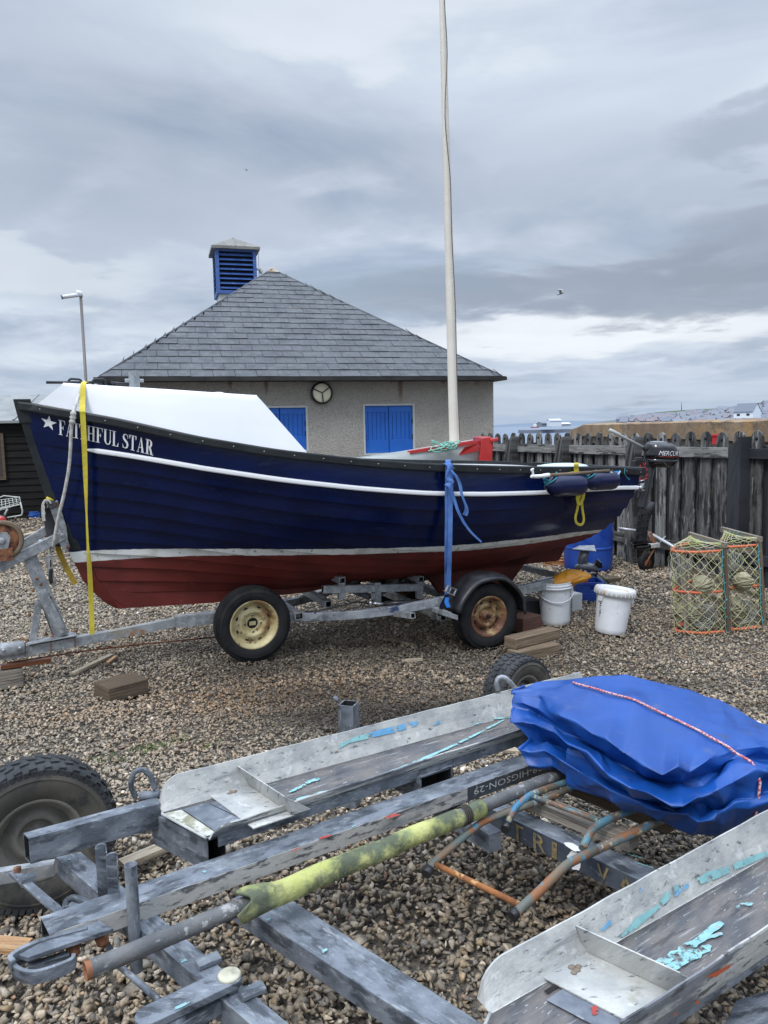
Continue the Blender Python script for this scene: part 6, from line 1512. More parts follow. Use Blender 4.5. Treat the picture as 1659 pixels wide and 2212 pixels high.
# packing under the coupling, left edge
A=Z(-40,1478,0);B_=Z(52,1480,0)
def box_px(label,x0,y0,x1,y1,zb,h_,w_,m,name='timber_block',cat='timber block',group='timber blocks around the trailer',gr=True):
    A=Z(x0,y0,zb);B_=Z(x1,y1,zb);ang=math.atan2(B_[1]-A[1],B_[0]-A[0]);l=np.linalg.norm(B_-A);bb=V(-math.sin(ang),math.cos(ang),0); return tblock(label,(A+B_)/2+bb*w_/2,ang,l,w_,h_,m,z=zb,name=name,cat=cat,group=group if gr else None)
box_px('weathered pale block propping the trailer coupling at the left edge',-60,1502,52,1484,0.,.125,.16,M['wood_grey'])
box_px('red brown varnished board laid on the pale propping block',2,1448,112,1432,.13,.032,.05,M['wood_red'],name='varnished_board',cat='board',gr=False)
box_px('second varnished board tucked directly under the coupling',-60,1428,54,1412,.165,.028,.10,M['wood_red'],name='varnished_board',cat='board',gr=False)
def loose(label,x0,y0,x1,y1,w_,h_,m,zt=.02):
    A=Z(x0,y0,zt);B_=Z(x1,y1,zt); mb=MB(); mb.beam(A,B_,w_,h_); tag(mb.build('loose_batten',m,bev=.001),label,'batten','loose scraps of wood on the gravel')
loose('long thin grey batten lying near the brown block',157,1455,240,1415,.040,.018,M['wood_pale'],.03)
loose('short orange batten beside the long thin grey one',232,1432,250,1418,.025,.012,M['wood_orange'],.03)
loose('flat splinter of pale wood on gravel between the two wheels',868,1428,912,1424,.03,.016,M['wood_pale'])
loose('brown wood offcut under the trailer between the wheels',836,1381,884,1391,.03,.016,M['wood_tan'])
loose('pale stake end poking in at the lower left edge',-40,2036,60,2045,.055,.02,M['wood_orange'],.12)
loose('grey plank lying under the cross beam of the front trailer',262,1868,372,1822,.055,.022,M['wood_pale'],.06)
loose('thin wood strip under the white gutter near the tarp',1075,1618,1130,1622,.045,.015,M['wood_pale'],.03)

# ------------------------------------------------------------ buckets
def bucket(name,label,base_px,top_px,rb,rt,lid,handle):
    b=Z(base_px[0],base_px[1],.0); 
    return b
def make_bucket(label,cb,ax,hgt,rb,rt,lid,seed):
    t=thing('plastic_bucket',label,'bucket',cb,'white plastic buckets'); ax=nrm(ax)
    mb=MB(); prof=[(.0001,0),(rb-.01,0),(rb,.008)]+[(rb+(rt-rb)*k/8,.008+(hgt-.06)*k/8) for k in range(1,8)]
    h1=hgt-.055
    prof+=[(rt+.004,h1),(rt+.016,h1+.004),(rt+.016,h1+.010),(rt+.004,h1+.013),(rt+.005,h1+.022),(rt+.012,h1+.025),(rt+.012,h1+.030),(rt+.003,h1+.034),(rt+.004,hgt-.008),(rt+.009,hgt),(rt-.003,hgt),(rt-.006,hgt-.02),(rb-.01,.02),(.0001,.02)]
    mb.lathe(cb,ax,prof,56); mb.build('body',M['white_pl'],t)
    e1=nrm(V(1,0,0)-ax*ax[0]); e2=nrm(np.cross(ax,e1))   # e2 approx +y away
    if lid:
        mb=MB(); prof=[(rt+.010,hgt-.05),(rt+.022,hgt-.048),(rt+.022,hgt-.006),(rt+.014,hgt+.008),(rt-.002,hgt+.010),(rt-.008,hgt-.002),(rt-.02,hgt-.006),(.0001,hgt-.004)]
        mb.lathe(cb,ax,prof,56)
        for k in range(28): a_=2*math.pi*k/28; d=e1*math.cos(a_)+e2*math.sin(a_); mb.box(cb+ax*(hgt-.027)+d*(rt+.0225),ax*.018,nrm(np.cross(ax,d))*.0025,d*.0015)
        mb.build('lid',mat('white_lid_with_orange_smears',(.76,.77,.77),.45,0,spots=[((.62,.38,.14),7,.60,.68,6,(1,1,1),.8)]),t)
    # ears and bail handle
    for sg in(-1,1):
        mb=MB(); d=nrm(e1*sg*.9-e2*.45*(1 if sg>0 else 1)); p=cb+ax*(hgt-.085)+d*(rt+.0)
        tq=nrm(np.cross(ax,d)); mb.prism([p+tq*.03+ax*.03,p-tq*.03+ax*.03,p-tq*.018-ax*.015,p+tq*.018-ax*.015],d*.010)
        mb.build('handle_lug',M['white_pl'],t)
    return t,e1,e2
cb=Z(1206,1352,0); cb=cb+V(0,.10,0)
bt,e1,e2=make_bucket('open white bucket with orange oilskin glove and wire handle',cb,V(-.03,-.02,1),.365,.118,.137,False,1)
ax=nrm(V(-.03,-.02,1)); hh=.365
mb=MB(); P=[]
for k in range(25):
    a_=math.pi*k/24; d=e1*math.cos(a_)*.149-e2*.149*math.sin(a_)*.98; P.append(cb+ax*(.305-.09*math.sin(a_)-.01)+d)
mb.tube(P,.0045,8); mb.build('handle',M['white_pl'],bt)
M['print_dark']=mat('printed_dark_marks',(.05,.05,.055),.5)
def bucket_print(cb,ax,e1,e2,rb,rt,hgt,ang0,t,rows):
    ax=nrm(ax); mb=MB()
    for (h0_,h1_,a0_,a1_) in rows:
        vs=[]
        for a_ in (a0_,a1_):
            for h_ in (h0_,h1_):
                r_=rb+(rt-rb)*(h_/hgt)+.0025; d=e1*math.cos(a_)+e2*math.sin(a_); vs.append(cb+ax*h_+d*r_)
        mb.add(vs,[(0,2,3,1)])
    return mb.build('printed_label',M['print_dark'],t)
rr2=random.Random(4); rows=[]
h_=.235
while h_>.09:
    dh=rr2.choice([.004,.006,.010]); a_=-.62+rr2.uniform(-.02,.02); 
    for q in range(rr2.choice([1,2,3])): rows.append((h_-dh,h_,a_+q*.075,a_+q*.075+rr2.uniform(.03,.06)))
    h_-=dh+.005
bucket_print(cb,ax,e1,e2,.118,.137,.365,0,bt,rows)
cb2=Z(1324,1374,0)+V(0,.085,.004); ax2=nrm(V(.135,.05,1)); 
bt2,f1,f2=make_bucket('lidded white bucket leaning to the right with orange smears',cb2,ax2,.355,.118,.137,True,2)
rows=[]; h_=.24
while h_>.12:
    dh=rr2.choice([.004,.008,.012]); rows.append((h_-dh,h_,-2.75,-2.75+rr2.uniform(.05,.16))); h_-=dh+.006
bucket_print(cb2,ax2,f1,f2,.118,.137,.355,0,bt2,rows)
# oilskin in the open bucket
top=cb+ax*.37
gl=thing('oilskin_glove','orange oilskin sleeve crumpled on top of the open bucket','glove',top)
mb=MB(); 
def Yb(px,py,dy=0): return Yp(px,py,top[1]+dy)
spine=[(Yb(1190,1260,-.03),.020,.05),(Yb(1203,1255,-.02),.035,.075),(Yb(1220,1249,-.0),.044,.085),(Yb(1238,1246,0),.044,.085),(Yb(1254,1247,.0),.034,.06),(Yb(1266,1245,-.02),.018,.03),(Yb(1279,1242,-.03),.014,.018)]
rings=[]
for i,(c,hz_,hy_) in enumerate(spine):
    rings.append((c+V(0,0,.006*math.sin(i*2)),V(.0,hy_,0.0)+V(0,0,.01),V(.0,.0,hz_*1.45)))
loft(mb,rings,22,0,2.2)
mb.tube([Yb(1236,1258,-.09),Yb(1256,1252,-.09),Yb(1276,1244,-.08)],[.016,.015,.012],12)
mb.tube([Yb(1248,1243,.02),Yb(1253,1234,.02),Yb(1256,1229,.02)],[.012,.008,.005],8)
o=mb.build('sleeve',M['yellow_skin'],gl,fixn=True); sb=o.modifiers.new('s','SUBSURF');sb.levels=1;sb.render_levels=1
tx=bpy.data.textures.new('crumple','CLOUDS'); tx.noise_scale=.06; dm=o.modifiers.new('d','DISPLACE');dm.texture=tx;dm.strength=.025;dm.mid_level=.5
# blue crate + grey box
cr0=thing('blue_crate','blue plastic crate with handle slot behind the white buckets','crate',Z(1270,1300,0))
A=Z(1240,1302,0);B_=Z(1301,1300,0)
mb=MB(); cw_=.26; xl,xr_=A[0]+.02,B_[0]+.02; y0=A[1]; zt=.185
hx=(xl+xr_)/2+.04; 
mb.aabb(xl,hx-.04,y0,y0+.012,0.01,zt); mb.aabb(hx+.04,xr_,y0,y0+.012,0.01,zt); mb.aabb(hx-.04,hx+.04,y0,y0+.012,0.01,.115); mb.aabb(hx-.04,hx+.04,y0,y0+.012,.155,zt)
mb.aabb(xl,xl+.012,y0+.012,y0+cw_,.01,zt); mb.aabb(xr_-.012,xr_,y0+.012,y0+cw_,.01,zt); mb.aabb(xl+.012,xr_-.012,y0+cw_-.012,y0+cw_,.01,zt); mb.aabb(xl+.012,xr_-.012,y0+.012,y0+cw_-.012,.01,.02)
mb.aabb(xl-.008,xr_+.008,y0-.008,y0+.001,zt-.022,zt+.003); mb.aabb(hx-.05,hx+.05,y0-.006,y0,.160,.168); mb.aabb(xl+.03,xr_-.03,y0-.003,y0+.001,.03,.085)
mb.build('crate_body',M['blue_pl'],cr0,bev=.003)
mb=MB(); mb.aabb(xl+.02,xl+.12,y0+.04,y0+.14,.1,zt+.012); o=mb.build('red_tin',mat('dark_red_tin',(.35,.02,.02),.4),bev=.004); tag(o,'dark red tin standing in the blue crate','tin')
# black motor head resting in the crate + second lower unit
YU=Z(1300,1290,0)[1]+.12
def U(px,py,dy=0.): return Yp(px,py,YU+dy)
ob=thing('spare_outboard','upturned grey outboard motor with propeller resting in the blue crate','outboard motor',U(1285,1290))
M['greymetal']=mat('grey_outboard_paint',(.17,.185,.20),.35,.3,var=((.24,.25,.27),7,5),rvar=.1)
mb=MB(); mb.tube([U(1241,1227),U(1244,1226),U(1252,1224),U(1270,1224),U(1284,1227),U(1292,1230)],[.008,.026,.036,.040,.038,.03],18)
rings=[(U(1258,1226),V(.045,0,0),V(0,.02,0)),(U(1259,1205),V(.050,0,0),V(0,.022,0)),(U(1262,1190),V(.05,0,0),V(0,.022,0))]; loft(mb,rings,14); mb.build('gearcase',M['greymetal'],ob,fixn=True)
mb=MB(); mb.prism([U(1236,1187,-.06),U(1252,1180,.08),U(1284,1179,.08),U(1288,1192,-.06)],V(0,0,.008)); mb.build('ventilation_plate',M['galv'],ob,bev=.002)
mb=MB(); pc=U(1287,1226)
for k in range(3):
    a_=math.radians(20+120*k); d=V(.12,.0,0)+V(0,math.cos(a_),math.sin(a_)); d=V(.15,math.cos(a_),math.sin(a_)); t=V(.5,-math.sin(a_),math.cos(a_))
    P=[pc+d*.02-t*.02,pc+d*.06-t*.045,pc+d*.10-t*.03,pc+d*.115+t*.01,pc+d*.08+t*.05,pc+d*.03+t*.025]; mb.prism(P,V(.006,0,0))
mb.tube([pc-V(.02,0,0),pc+V(.03,0,0)],[.03,.018],12); mb.build('propeller',M['black_gloss'],ob,fixn=True)
mb=MB(); rings=[(U(1280,1240),V(.05,0,0),V(0,.04,0)),(U(1290,1255),V(.11,0,0),V(0,.08,0)),(U(1292,1272),V(.12,0,0),V(0,.09,0)),(U(1292,1288),V(.10,0,0),V(0,.08,0))]; loft(mb,rings,22); mb.tube([U(1305,1262,-.1),U(1312,1268,-.12)],[.03,.025],14); mb.build('cowl',mat('dark_green_black_cowl',(.012,.018,.016),.3),ob,fixn=True)
mb=MB(); mb.tube([U(1310,1262,-.13),U(1311,1275,-.13),U(1308,1292,-.13)],[.02,.016,.012],10); mb.build('grip',M['black'],ob)
# grey boxes behind buckets
o=box_px('white panelled box standing behind the open bucket',1236,1322,1258,1318,.0,.155,.10,mat('white_grey_box_plastic',(.55,.57,.58),.5),name='storage_box',cat='box',group=None,gr=False)
o=box_px('dark grey storage box on the ground behind the wheel blocks',1118,1345,1172,1338,.0,.17,.2,mat('dark_grey_box',(.045,.048,.05),.6,var=((.07,.07,.07),5,5)),name='storage_box',cat='box',gr=False)
o=box_px('dark flat timber lying beside the blue crate',1290,1262,1342,1258,.0,.05,.12,M['wood_brown'],gr=True)
# barrel
bcx=Z(1284,1238,0); rB=.29
bl_=PL(1230,1200,bcx,V(0,-1,0)); br_=PL(1336,1200,bcx,V(0,-1,0)); rB=(br_[0]-bl_[0])/2; bc=V((bl_[0]+br_[0])/2,bcx[1]+rB*.9,0); print('barrel r',rB)
bar_=thing('plastic_barrel','blue plastic barrel standing under the stern of the navy boat','barrel',bc)
mb=MB(); Hh=.80; prof=[(.0001,0),(rB*.92,0),(rB*.97,.03)]+[(rB*(.97+.03*math.sin(math.pi*k/10)),.03+(Hh-.08)*k/10) for k in range(1,10)]+[(rB*.97,Hh-.05),(rB*1.0,Hh-.045),(rB*1.0,Hh-.02),(rB*.93,Hh),(rB*.85,Hh-.005),(.0001,Hh-.005)]
mb.lathe(bc,V(0,0,1),prof,56); mb.lathe(bc,V(0,0,1),[(rB*.99,.25),(rB*1.02,.26),(rB*1.02,.275),(rB*.99,.285)],56); mb.build('drum',M['blue_pl'],bar_)
# jockey wheel + tube by the fence
jw=thing('jockey_wheel','rusty jockey wheel and white tube leaning against the picket fence','jockey wheel',Z(1395,1236,0))
jc=Z(1395,1232,0)
def J(px,py,dy=0.): return Yp(px,py,jc[1]+dy)
wc=J(1396,1214); mb=MB(); mb.lathe(wc,nrm(V(.45,-1,0)),[(.05,-.03),(.092,-.032),(.105,-.02),(.108,0),(.105,.02),(.092,.032),(.05,.03)],32); jt=mb.build('tyre',M['rubber'],jw)
mb=MB(); mb.lathe(wc,nrm(V(.45,-1,0)),[(.088,.03),(.07,.020),(.03,.024),(.025,.04),(.0001,.04)],24); 
for sg in (-1,1): mb.beam(J(1393,1222,-.05*sg),J(1416,1180,-.05*sg),.008,.035,up=(0,1,0))
mb.beam(J(1415,1186),J(1402,1150),.05,.06,up=(0,1,0)); mb.build('fork',M['rust'],jw,bev=.003)
mb=MB(); mb.box(J(1413,1178,-.04),V(.055,0,.006),V(0,.04,0),V(-.004,0,.022)); mb.build('clamp',M['galv_white'],jw,bev=.003)
mb=MB(); mb.tube([J(1391,1136,-.02),J(1404,1160,-.02)],.014,10); mb.tube([J(1410,1155,.05),J(1440,1172,-.1),J(1480,1196,-.3)],.017,10); mb.tube([J(1336,1141,.3),J(1375,1146,.25)],.015,8); mb.tube([J(1425,1172,-.05),J(1438,1158,-.05)],.006,6); mb.build('support_tube',mat('white_grey_tube',(.55,.57,.60),.4,.2),jw)
# chain/rope heap beneath the boat stern
mb=MB(); c0=Z(1205,1222,0)
for k in range(5):
    P=[c0+V(math.cos(a_)*.16+rng.normal(0,.02),math.sin(a_)*.10+rng.normal(0,.02),.02+k*.014) for a_ in np.linspace(0,6.28,14)[:-1]]; mb.tube(curve(P,3,True),.008,6,closed=True)
tag(mb.build('rope_heap',mat('orange_brown_rope',(.38,.17,.07),.9)),'faded orange rope heap on gravel below the stern','rope')
# ------------------------------------------------------------ lobster pots
def net_faces(mb,f,nu,nv,r_,mi=0,jit=.06,seed=0):
    rr=random.Random(seed); g={}
    for i in range(nu+1):
        for j in range(nv*2+1):
            if (i+j)%2: continue
            u=i/nu+ (rr.uniform(-jit,jit)/nu if 0<i<nu else 0); v=j/(nv*2)+(rr.uniform(-jit,jit)/nv*.6 if 0<j<nv*2 else 0); g[(i,j)]=f(u,v)
    for (i,j),p in g.items():
        for dj in(-1,1):
            q=g.get((i+1,j+dj))
            if q is not None: mb.tube([p,(p+q)/2+V(rr.gauss(0,.002),rr.gauss(0,.002),-.002),q],r_,4,mi,cap=False,smooth=True)
def lobster_pot(label,A,Bm,Cc,D,hgt,lean,seed,board_h=.72):
    """plan corners: A near-right at the board, B middle front, C left front, D far at the board; hgt height; lean vector at top"""
    A,Bm,Cc,D=[np.array(q,float) for q in(A,Bm,Cc,D)]
    pot=thing('lobster_pot',label,'lobster pot',A,'netted lobster pots by the fence'); up=V(0,0,1)
    def plan(t):   # 0..1 from A round to D
        pts=[A,(A+Bm)/2+nrm(Bm-A)[[1,0,2]]*V(1,-1,0)*.0,Bm,(Bm+Cc)/2,Cc,(Cc*.62+D*.38)+nrm(Cc-A)*.02,D]
        c_=PLN; x=t*(len(c_)-1); i=min(int(x),len(c_)-2); return c_[i]+(c_[i+1]-c_[i])*(x-i)
    PLN=bend([A,Bm,Cc,(Cc+D)/2+nrm(Cc-A)*.03,D],.05,4)
    Ls_=np.concatenate([[0],np.cumsum([np.linalg.norm(PLN[i+1]-PLN[i]) for i in range(len(PLN)-1)])]); 
    def plan(t): x=t*Ls_[-1]; return np.array([np.interp(x,Ls_,[p[k] for p in PLN]) for k in range(3)])
    def S(t,h): return plan(t)+up*(h*hgt)+np.array(lean)*h
    # hoops of orange pipe
    for h in (.025,.5,.975):
        mb=MB(); P=[S(t,h) for t in np.linspace(0.0,1,28)]; mb.tube(P,.0105,9); mb.build('hoop',M['orange_pl'],pot)
    # netting
    mb=MB(); net_faces(mb,lambda u,v:S(u,v)+nrm(S(u,v)-(A+D)/2-up*(v*hgt))*.014,19,8,.0019,0,.08,seed)
    ctr=(A+Bm+Cc+D)/4
    net_faces(mb,lambda u,v:(S(u,.99)*(1-v)+(D*(1-u)+D*u)*0+ (A*(1-u)+D*u+up*hgt+np.array(lean)*1.0)*v)+up*(.02+.03*math.sin(math.pi*v)),17,4,.0020,0,.08,seed+1)
    net_faces(mb,lambda u,v:(A*(1-u)+D*u)+up*(v*hgt)+np.array(lean)*v,7,7,.0020,0,.08,seed+2)
    mb.build('netting',M['net'],pot)
    # wooden uprights
    for t in (.36,.66,.985):
        mb=MB(); p0=S(t,.0)-nrm(plan(t)-ctr)*.012; p1=S(t,1.02)-nrm(plan(t)-ctr)*.012; ex=nrm(plan(min(t+.03,1))-plan(max(t-.03,0))); mb.beam(p0,p1,.018,.035,up=nrm(np.cross(ex,V(0,0,1)))*0+ex); mb.build('slat',M['wood_grey'],pot,bev=.002)
    dv=nrm(D-A)
    mb=MB(); mb.beam(A-up*.02+dv*.0-nrm(Cc-A)*.018,A+up*(hgt+.05)+np.array(lean)*1.03-nrm(Cc-A)*.018,.028,.045,up=dv); mb.build('base_post',M['wood_brown'],pot,bev=.003)
    mb=MB(); mb.beam(A+up*(hgt+.03)+np.array(lean)-dv*.03-nrm(Cc-A)*.018,D+up*(hgt+.045)+np.array(lean)+dv*.06-nrm(Cc-A)*.018,.03,.045); mb.build('base_board',M['wood_grey'],pot,bev=.003)
    for h in (.1,.36,.63,.88):
        mb=MB(); mb.beam(A+up*(hgt*h)+np.array(lean)*h-nrm(Cc-A)*.01,D+up*(hgt*h)+np.array(lean)*h-nrm(Cc-A)*.01,.014,.05); mb.build('base_slat',M['wood_grey'],pot,bev=.002)
    # inner funnels and filling
    def funnel(c0,ax_,r0_,r1_,ln,sd):
        mb=MB(); ax_=nrm(ax_); e1=nrm(np.cross(ax_,V(0,0,1)));e2=np.cross(e1,ax_)
        net_faces(mb,lambda u,v:np.array(c0)+ax_*ln*v+(e1*math.cos(6.283*u)+e2*math.sin(6.283*u))*(r0_+(r1_-r0_)*v),14,6,.0018,0,.05,sd); mb.build('funnel',M['net_grey'],pot)
    funnel(S(.20,.22),nrm(ctr-S(.20,.0)),.10,.05,.14,seed+5); funnel(S(.5,.78),nrm(ctr-S(.5,0)),.11,.05,.14,seed+6)
    mb=MB(); rr=random.Random(seed+9)
    for (t,h,r_,k_) in ((.22,.58,.085,0),(.50,.22,.11,0),(.55,.10,.10,0)):
        c=plan(t)*.55+ctr*.45+up*(h*hgt); mb.sphere(c,r_*.82,14,10,1,(1,1,1.1))
        for i in range(9):
            P=[]; 
            a0_=rr.uniform(0,6.28); tl_=rr.uniform(-1.2,1.2)
            for q in np.linspace(0,6.283,14)[:-1]:
                v_=V(math.cos(q),math.sin(q)*math.cos(tl_),math.sin(q)*math.sin(tl_)); ca,sa=math.cos(a0_),math.sin(a0_); v_=V(v_[0]*ca-v_[1]*sa,v_[0]*sa+v_[1]*ca,v_[2])
                P.append(c+v_*r_*(.8+.15*rr.random()))
            mb.tube(curve(P,2,True),.006,5,1,closed=True)
    c=plan(.42)*.75+ctr*.25+up*.14*hgt; mb.prism([c+V(-.04,0,-.03),c+V(.03,-.01,-.05),c+V(.035,0,.04)],V(0,.008,0),0)
    mb.build('rope_filling',[M['orange_pl'],mat('bleached_rope_ball',(.40,.36,.25),.9,0,var=((.26,.26,.15),40,4),bump=(140,.8,.006,2))],pot)
    mb=MB(); P=[A+up*(hgt*k/10)+np.array(lean)*k/10+V(rr.gauss(0,.004),rr.gauss(0,.004)-.02,0) for k in range(11)]; mb.tube(curve(P,3),.003,5)
    for k in range(1,10): mb.tube([P[k]-V(.01,0,.006),P[k]+V(.012,-.002,.008)],.0035,5)
    for k in range(9): 
        q=S(.0,1.)*(1-k/9)+(D+up*hgt+np.array(lean))*(k/9)+V(rr.gauss(0,.01),0,.03); mb.tube([q,q+V(rr.gauss(0,.02),rr.gauss(0,.02),rr.gauss(0.01,.01))],.004,5)
    mb.build('lashing',M['net_green'],pot)
    return pot
zb=0
A=Z(1567,1368,0);Bm=Z(1512,1373,0);Cc=Z(1457,1367,0)
lz=.665
At=Z(1562,1181,lz);Ct=Z(1441,1190,lz);Dt=Z(1492,1168,lz)
lean=((At-A)+(Ct-Cc))/2; lean[2]=0; print('lean',lean,At-A,Ct-Cc)
D=Dt-lean; D[2]=0; D=A+(D-A)*1.0
lobster_pot('netted lobster pot on end, left of its neighbour, dark post at its side',A,Bm,Cc,D,lz,lean,10)
A2=Z(1645,1358,0);B2=Z(1600,1364,0);C3=A2+(Cc-A)*.97; C3=Z(1577,1364,0); At2=Z(1633,1172,lz); lean2=At2-A2; lean2[2]=0
lobster_pot('netted lobster pot on end, right of the first, curved grey board at its side',A2,B2,C3,A2+(D-A)*1.05,lz,lean2*.9,30)
A4=A2+V(.62,.02,0); lobster_pot('netted lobster pot cut off by the right edge of the view',A4,A4+(B2-A2),A4+(C3-A2),A4+(D-A),lz*.98,V(-.02,0,0),50)
# ------------------------------------------------------------ red and white dinghy with tall mast behind
YD=9.0
def DD(px,py,dy=0.): return Yp(px,py,YD+dy)
dg=thing('small_sailing_dinghy','white dinghy with red gunwale and tall cream mast behind the navy boat','sailing boat',V(DD(950,1000)[0],YD,0))
M['red_gloss']=mat('red_gloss_paint',(.42,.022,.020),.35,0,var=((.5,.03,.025),5,5),coat=.2)
M['dinghy']=mat('pale_grey_dinghy_paint',(.55,.60,.60),.4,0,var=((.62,.66,.65),4,5))
# hull: bow to the left and low, stern block at right
gun=[DD(700,1000,-.5),DD(790,988,-.55),DD(870,979,-.5),DD(940,969,-.42),DD(1000,960,-.36),DD(1062,950,-.3)]
gn=curve(gun,5); far=[p+V(0,1.15*math.sin(math.pi*min(1,max(0.02,(i/len(gn)))*.62)),0) for i,p in enumerate(gn)]
mb=MB(); n=len(gn); vs=[]
for i in range(n):
    t=i/(n-1); z0=.45+.1*t; c_=(gn[i]+far[i])/2; c_=V(c_[0],c_[1],z0)
    k1=gn[i]*.45+c_*.55+V(0,-.12,.05); k2=far[i]*.45+c_*.55+V(0,.12,.05)
    vs+=[gn[i],gn[i]*.75+k1*.25+V(0,-.04,0),k1,c_,k2,far[i]]
fs=[(i*6+k,i*6+k+1,i*6+7+k,i*6+6+k) for i in range(n-1) for k in range(5)]+[tuple(range((n-1)*6,n*6))]
mb.add(vs,fs,0,None,True); o=mb.build('hull',M['dinghy'],dg); 
mb=MB(); mb.add([q for i in range(n) for q in (gn[i]+V(0,.05,-.03),far[i]+V(0,-.05,-.03))],[(2*i,2*i+2,2*i+3,2*i+1) for i in range(n-1)],0); mb.build('deck',M['dinghy'],dg)
mb=MB(); P=[gn[i] for i in range(11,n)]; mb.ribbon(P,V(0,0,.016),.03); mb.ribbon([far[i]-V(0,0,.03) for i in range(11,n)],V(0,0,.022),.04); mb.build('gunwale',M['red_gloss'],dg)
mb=MB(); P=[DD(1004,966,-.38),DD(1034,958,-.36),DD(1034,974,-.36),DD(990,984,-.36)]; mb.prism(P,V(0,.03,0)); mb.build('side_panel',M['red_gloss'],dg)
mb=MB(); mb.prism([DD(1040,946,-.4),DD(1060,943,-.4),DD(1066,950,-.4),DD(1062,1010,-.4),DD(1034,1010,-.4)],V(0,.8,0)); mb.prism([DD(1058,948,-.42),DD(1077,945,-.42),DD(1077,953,-.42),DD(1060,957,-.42)],V(0,.06,0)); mb.build('transom_post',M['red_gloss'],dg,bev=.01)
mb=MB(); mt0=DD(983,1010,.05); mt1=DD(955,0,.45); mtT=mt0+(mt1-mt0)*1.25; mb.tube([mt0+(mt0-mt1)*.03,mt0,mt0+(mt1-mt0)*.3,mt1,mtT],[.062,.061,.055,.034,.028],20); mst=mb.build('mast',mat('cream_mast_paint',(.66,.62,.54),.4,0,var=((.60,.56,.48),2,3),coat=.1),dg)
mb=MB(); P=[]
for t,off in ((.0,.065),(.1,.055),(.2,.045),(.35,.048),(.5,.03),(.62,.03),(.75,-.01),(.88,.035),(1.0,.02),(1.2,.02)): P.append(mt0+(mt1-mt0)*t+V(off*1.0,-.07,0))
mb.tube(curve(P,4),.0055,5); mb.build('halyard',mat('dark_halyard',(.10,.085,.075),.8),mst)
mb=MB()
for k in range(12):
    c=DD(968,968,-.5)+V(rng.normal(0,.06),rng.normal(0,.03),rng.normal(.02,.02)); P=[c+V(math.cos(a_)*.06,math.sin(a_)*.02,math.sin(a_+k)*.03) for a_ in np.linspace(0,6.28,9)[:-1]]; mb.tube(curve(P,2,True),.006,5,closed=True)
mb.tube(curve([DD(955,975,-.55),DD(948,962,-.55),DD(960,966,-.6),DD(925,974,-.6)],4),.006,5); o=mb.build('mint_rope',mat('mint_rope',(.25,.55,.45),.9)); tag(o,'tangled mint green rope bundle on the dinghy gunwale','rope')
# ------------------------------------------------------------ garden trolley, blue rope, ground planks at left
YT=Z(25,1130,0)[1]
def G_(px,py,dy=0.): return Yp(px,py,YT+dy)
tro=thing('wire_trolley','small white wire trolley with red wheel before the black shed','trolley',G_(20,1130))
mb=MB(); 
fr1=[G_(-20,1083,.0),G_(8,1071,.1),G_(42,1074,.1),G_(46,1089,.0),G_(5,1098,-.1),G_(-20,1108,-.1)]
mb.tube(fr1,.012,6,closed=True); mb.tube(bend([G_(44,1085),G_(49,1105),G_(47,1113),G_(10,1119),G_(-10,1122)],.08),.014,6)
for k in range(9): t=k/8; mb.tube([fr1[0]*(1-t)+fr1[2]*t,fr1[5]*(1-t)+fr1[3]*t],.006,4)
for k in range(5): t=k/4; mb.tube([fr1[0]*(1-t)+fr1[5]*t,fr1[2]*(1-t)+fr1[3]*t],.006,4)
mb.tube([G_(16,1100),G_(10,1112),G_(8,1125)],.02,8); mb.build('wire_frame',mat('white_wire',(.55,.56,.52),.6),tro)
mb=MB(); mb.lathe(G_(3,1124,-.1),V(.1,-1,0),[(.04,-.05),(.10,-.05),(.115,0),(.10,.05),(.04,.05)],20); tw2=mb.build('wheel',M['black'],tro)
mb=MB(); mb.lathe(G_(3,1124,-.14),V(.1,-1,0),[(.09,.0),(.07,.03),(.001,.035)],16); mb.build('hub',M['red_gloss'],tw2)
mb=MB(); c0=Z(76,1120,0)
for k in range(9):
    P=[c0+V(math.cos(a_)*(.17+.05*rng.random()),math.sin(a_)*(.12+.05*rng.random()),.03+k*.014) for a_ in np.linspace(0,6.28,12)[:-1]]; mb.tube(curve(P,3,True),.012,6,closed=True)
tag(mb.build('blue_rope_coil',mat('blue_rope',(.03,.12,.45),.8,bump=(150,.5,.004,2))),'coil of blue rope on gravel between trolley and bow','rope')
def plank(px0,py0,px1,py1,w_,m,label,nm='driftwood_plank',h_=.03):
    A=Z(px0,py0,.04);B_=Z(px1,py1,.04); mb=MB(); mb.beam(A,B_,w_,h_); tag(mb.build(nm,m,bev=.003),label,'plank','planks left on the gravel near the bow')
plank(38,1160,118,1140,.12,M['wood_pale'],'bare pale plank on the gravel left of the bow stop'); plank(50,1166,108,1170,.09,mat('pale_blue_board',(.36,.40,.46),.7),'pale blue grey board below the bare plank'); plank(70,1145,130,1148,.06,M['wood_tan'],'curved tan batten by the bow stop'); plank(45,1173,78,1150,.03,M['blue_pt'],'thin blue strip among the planks')
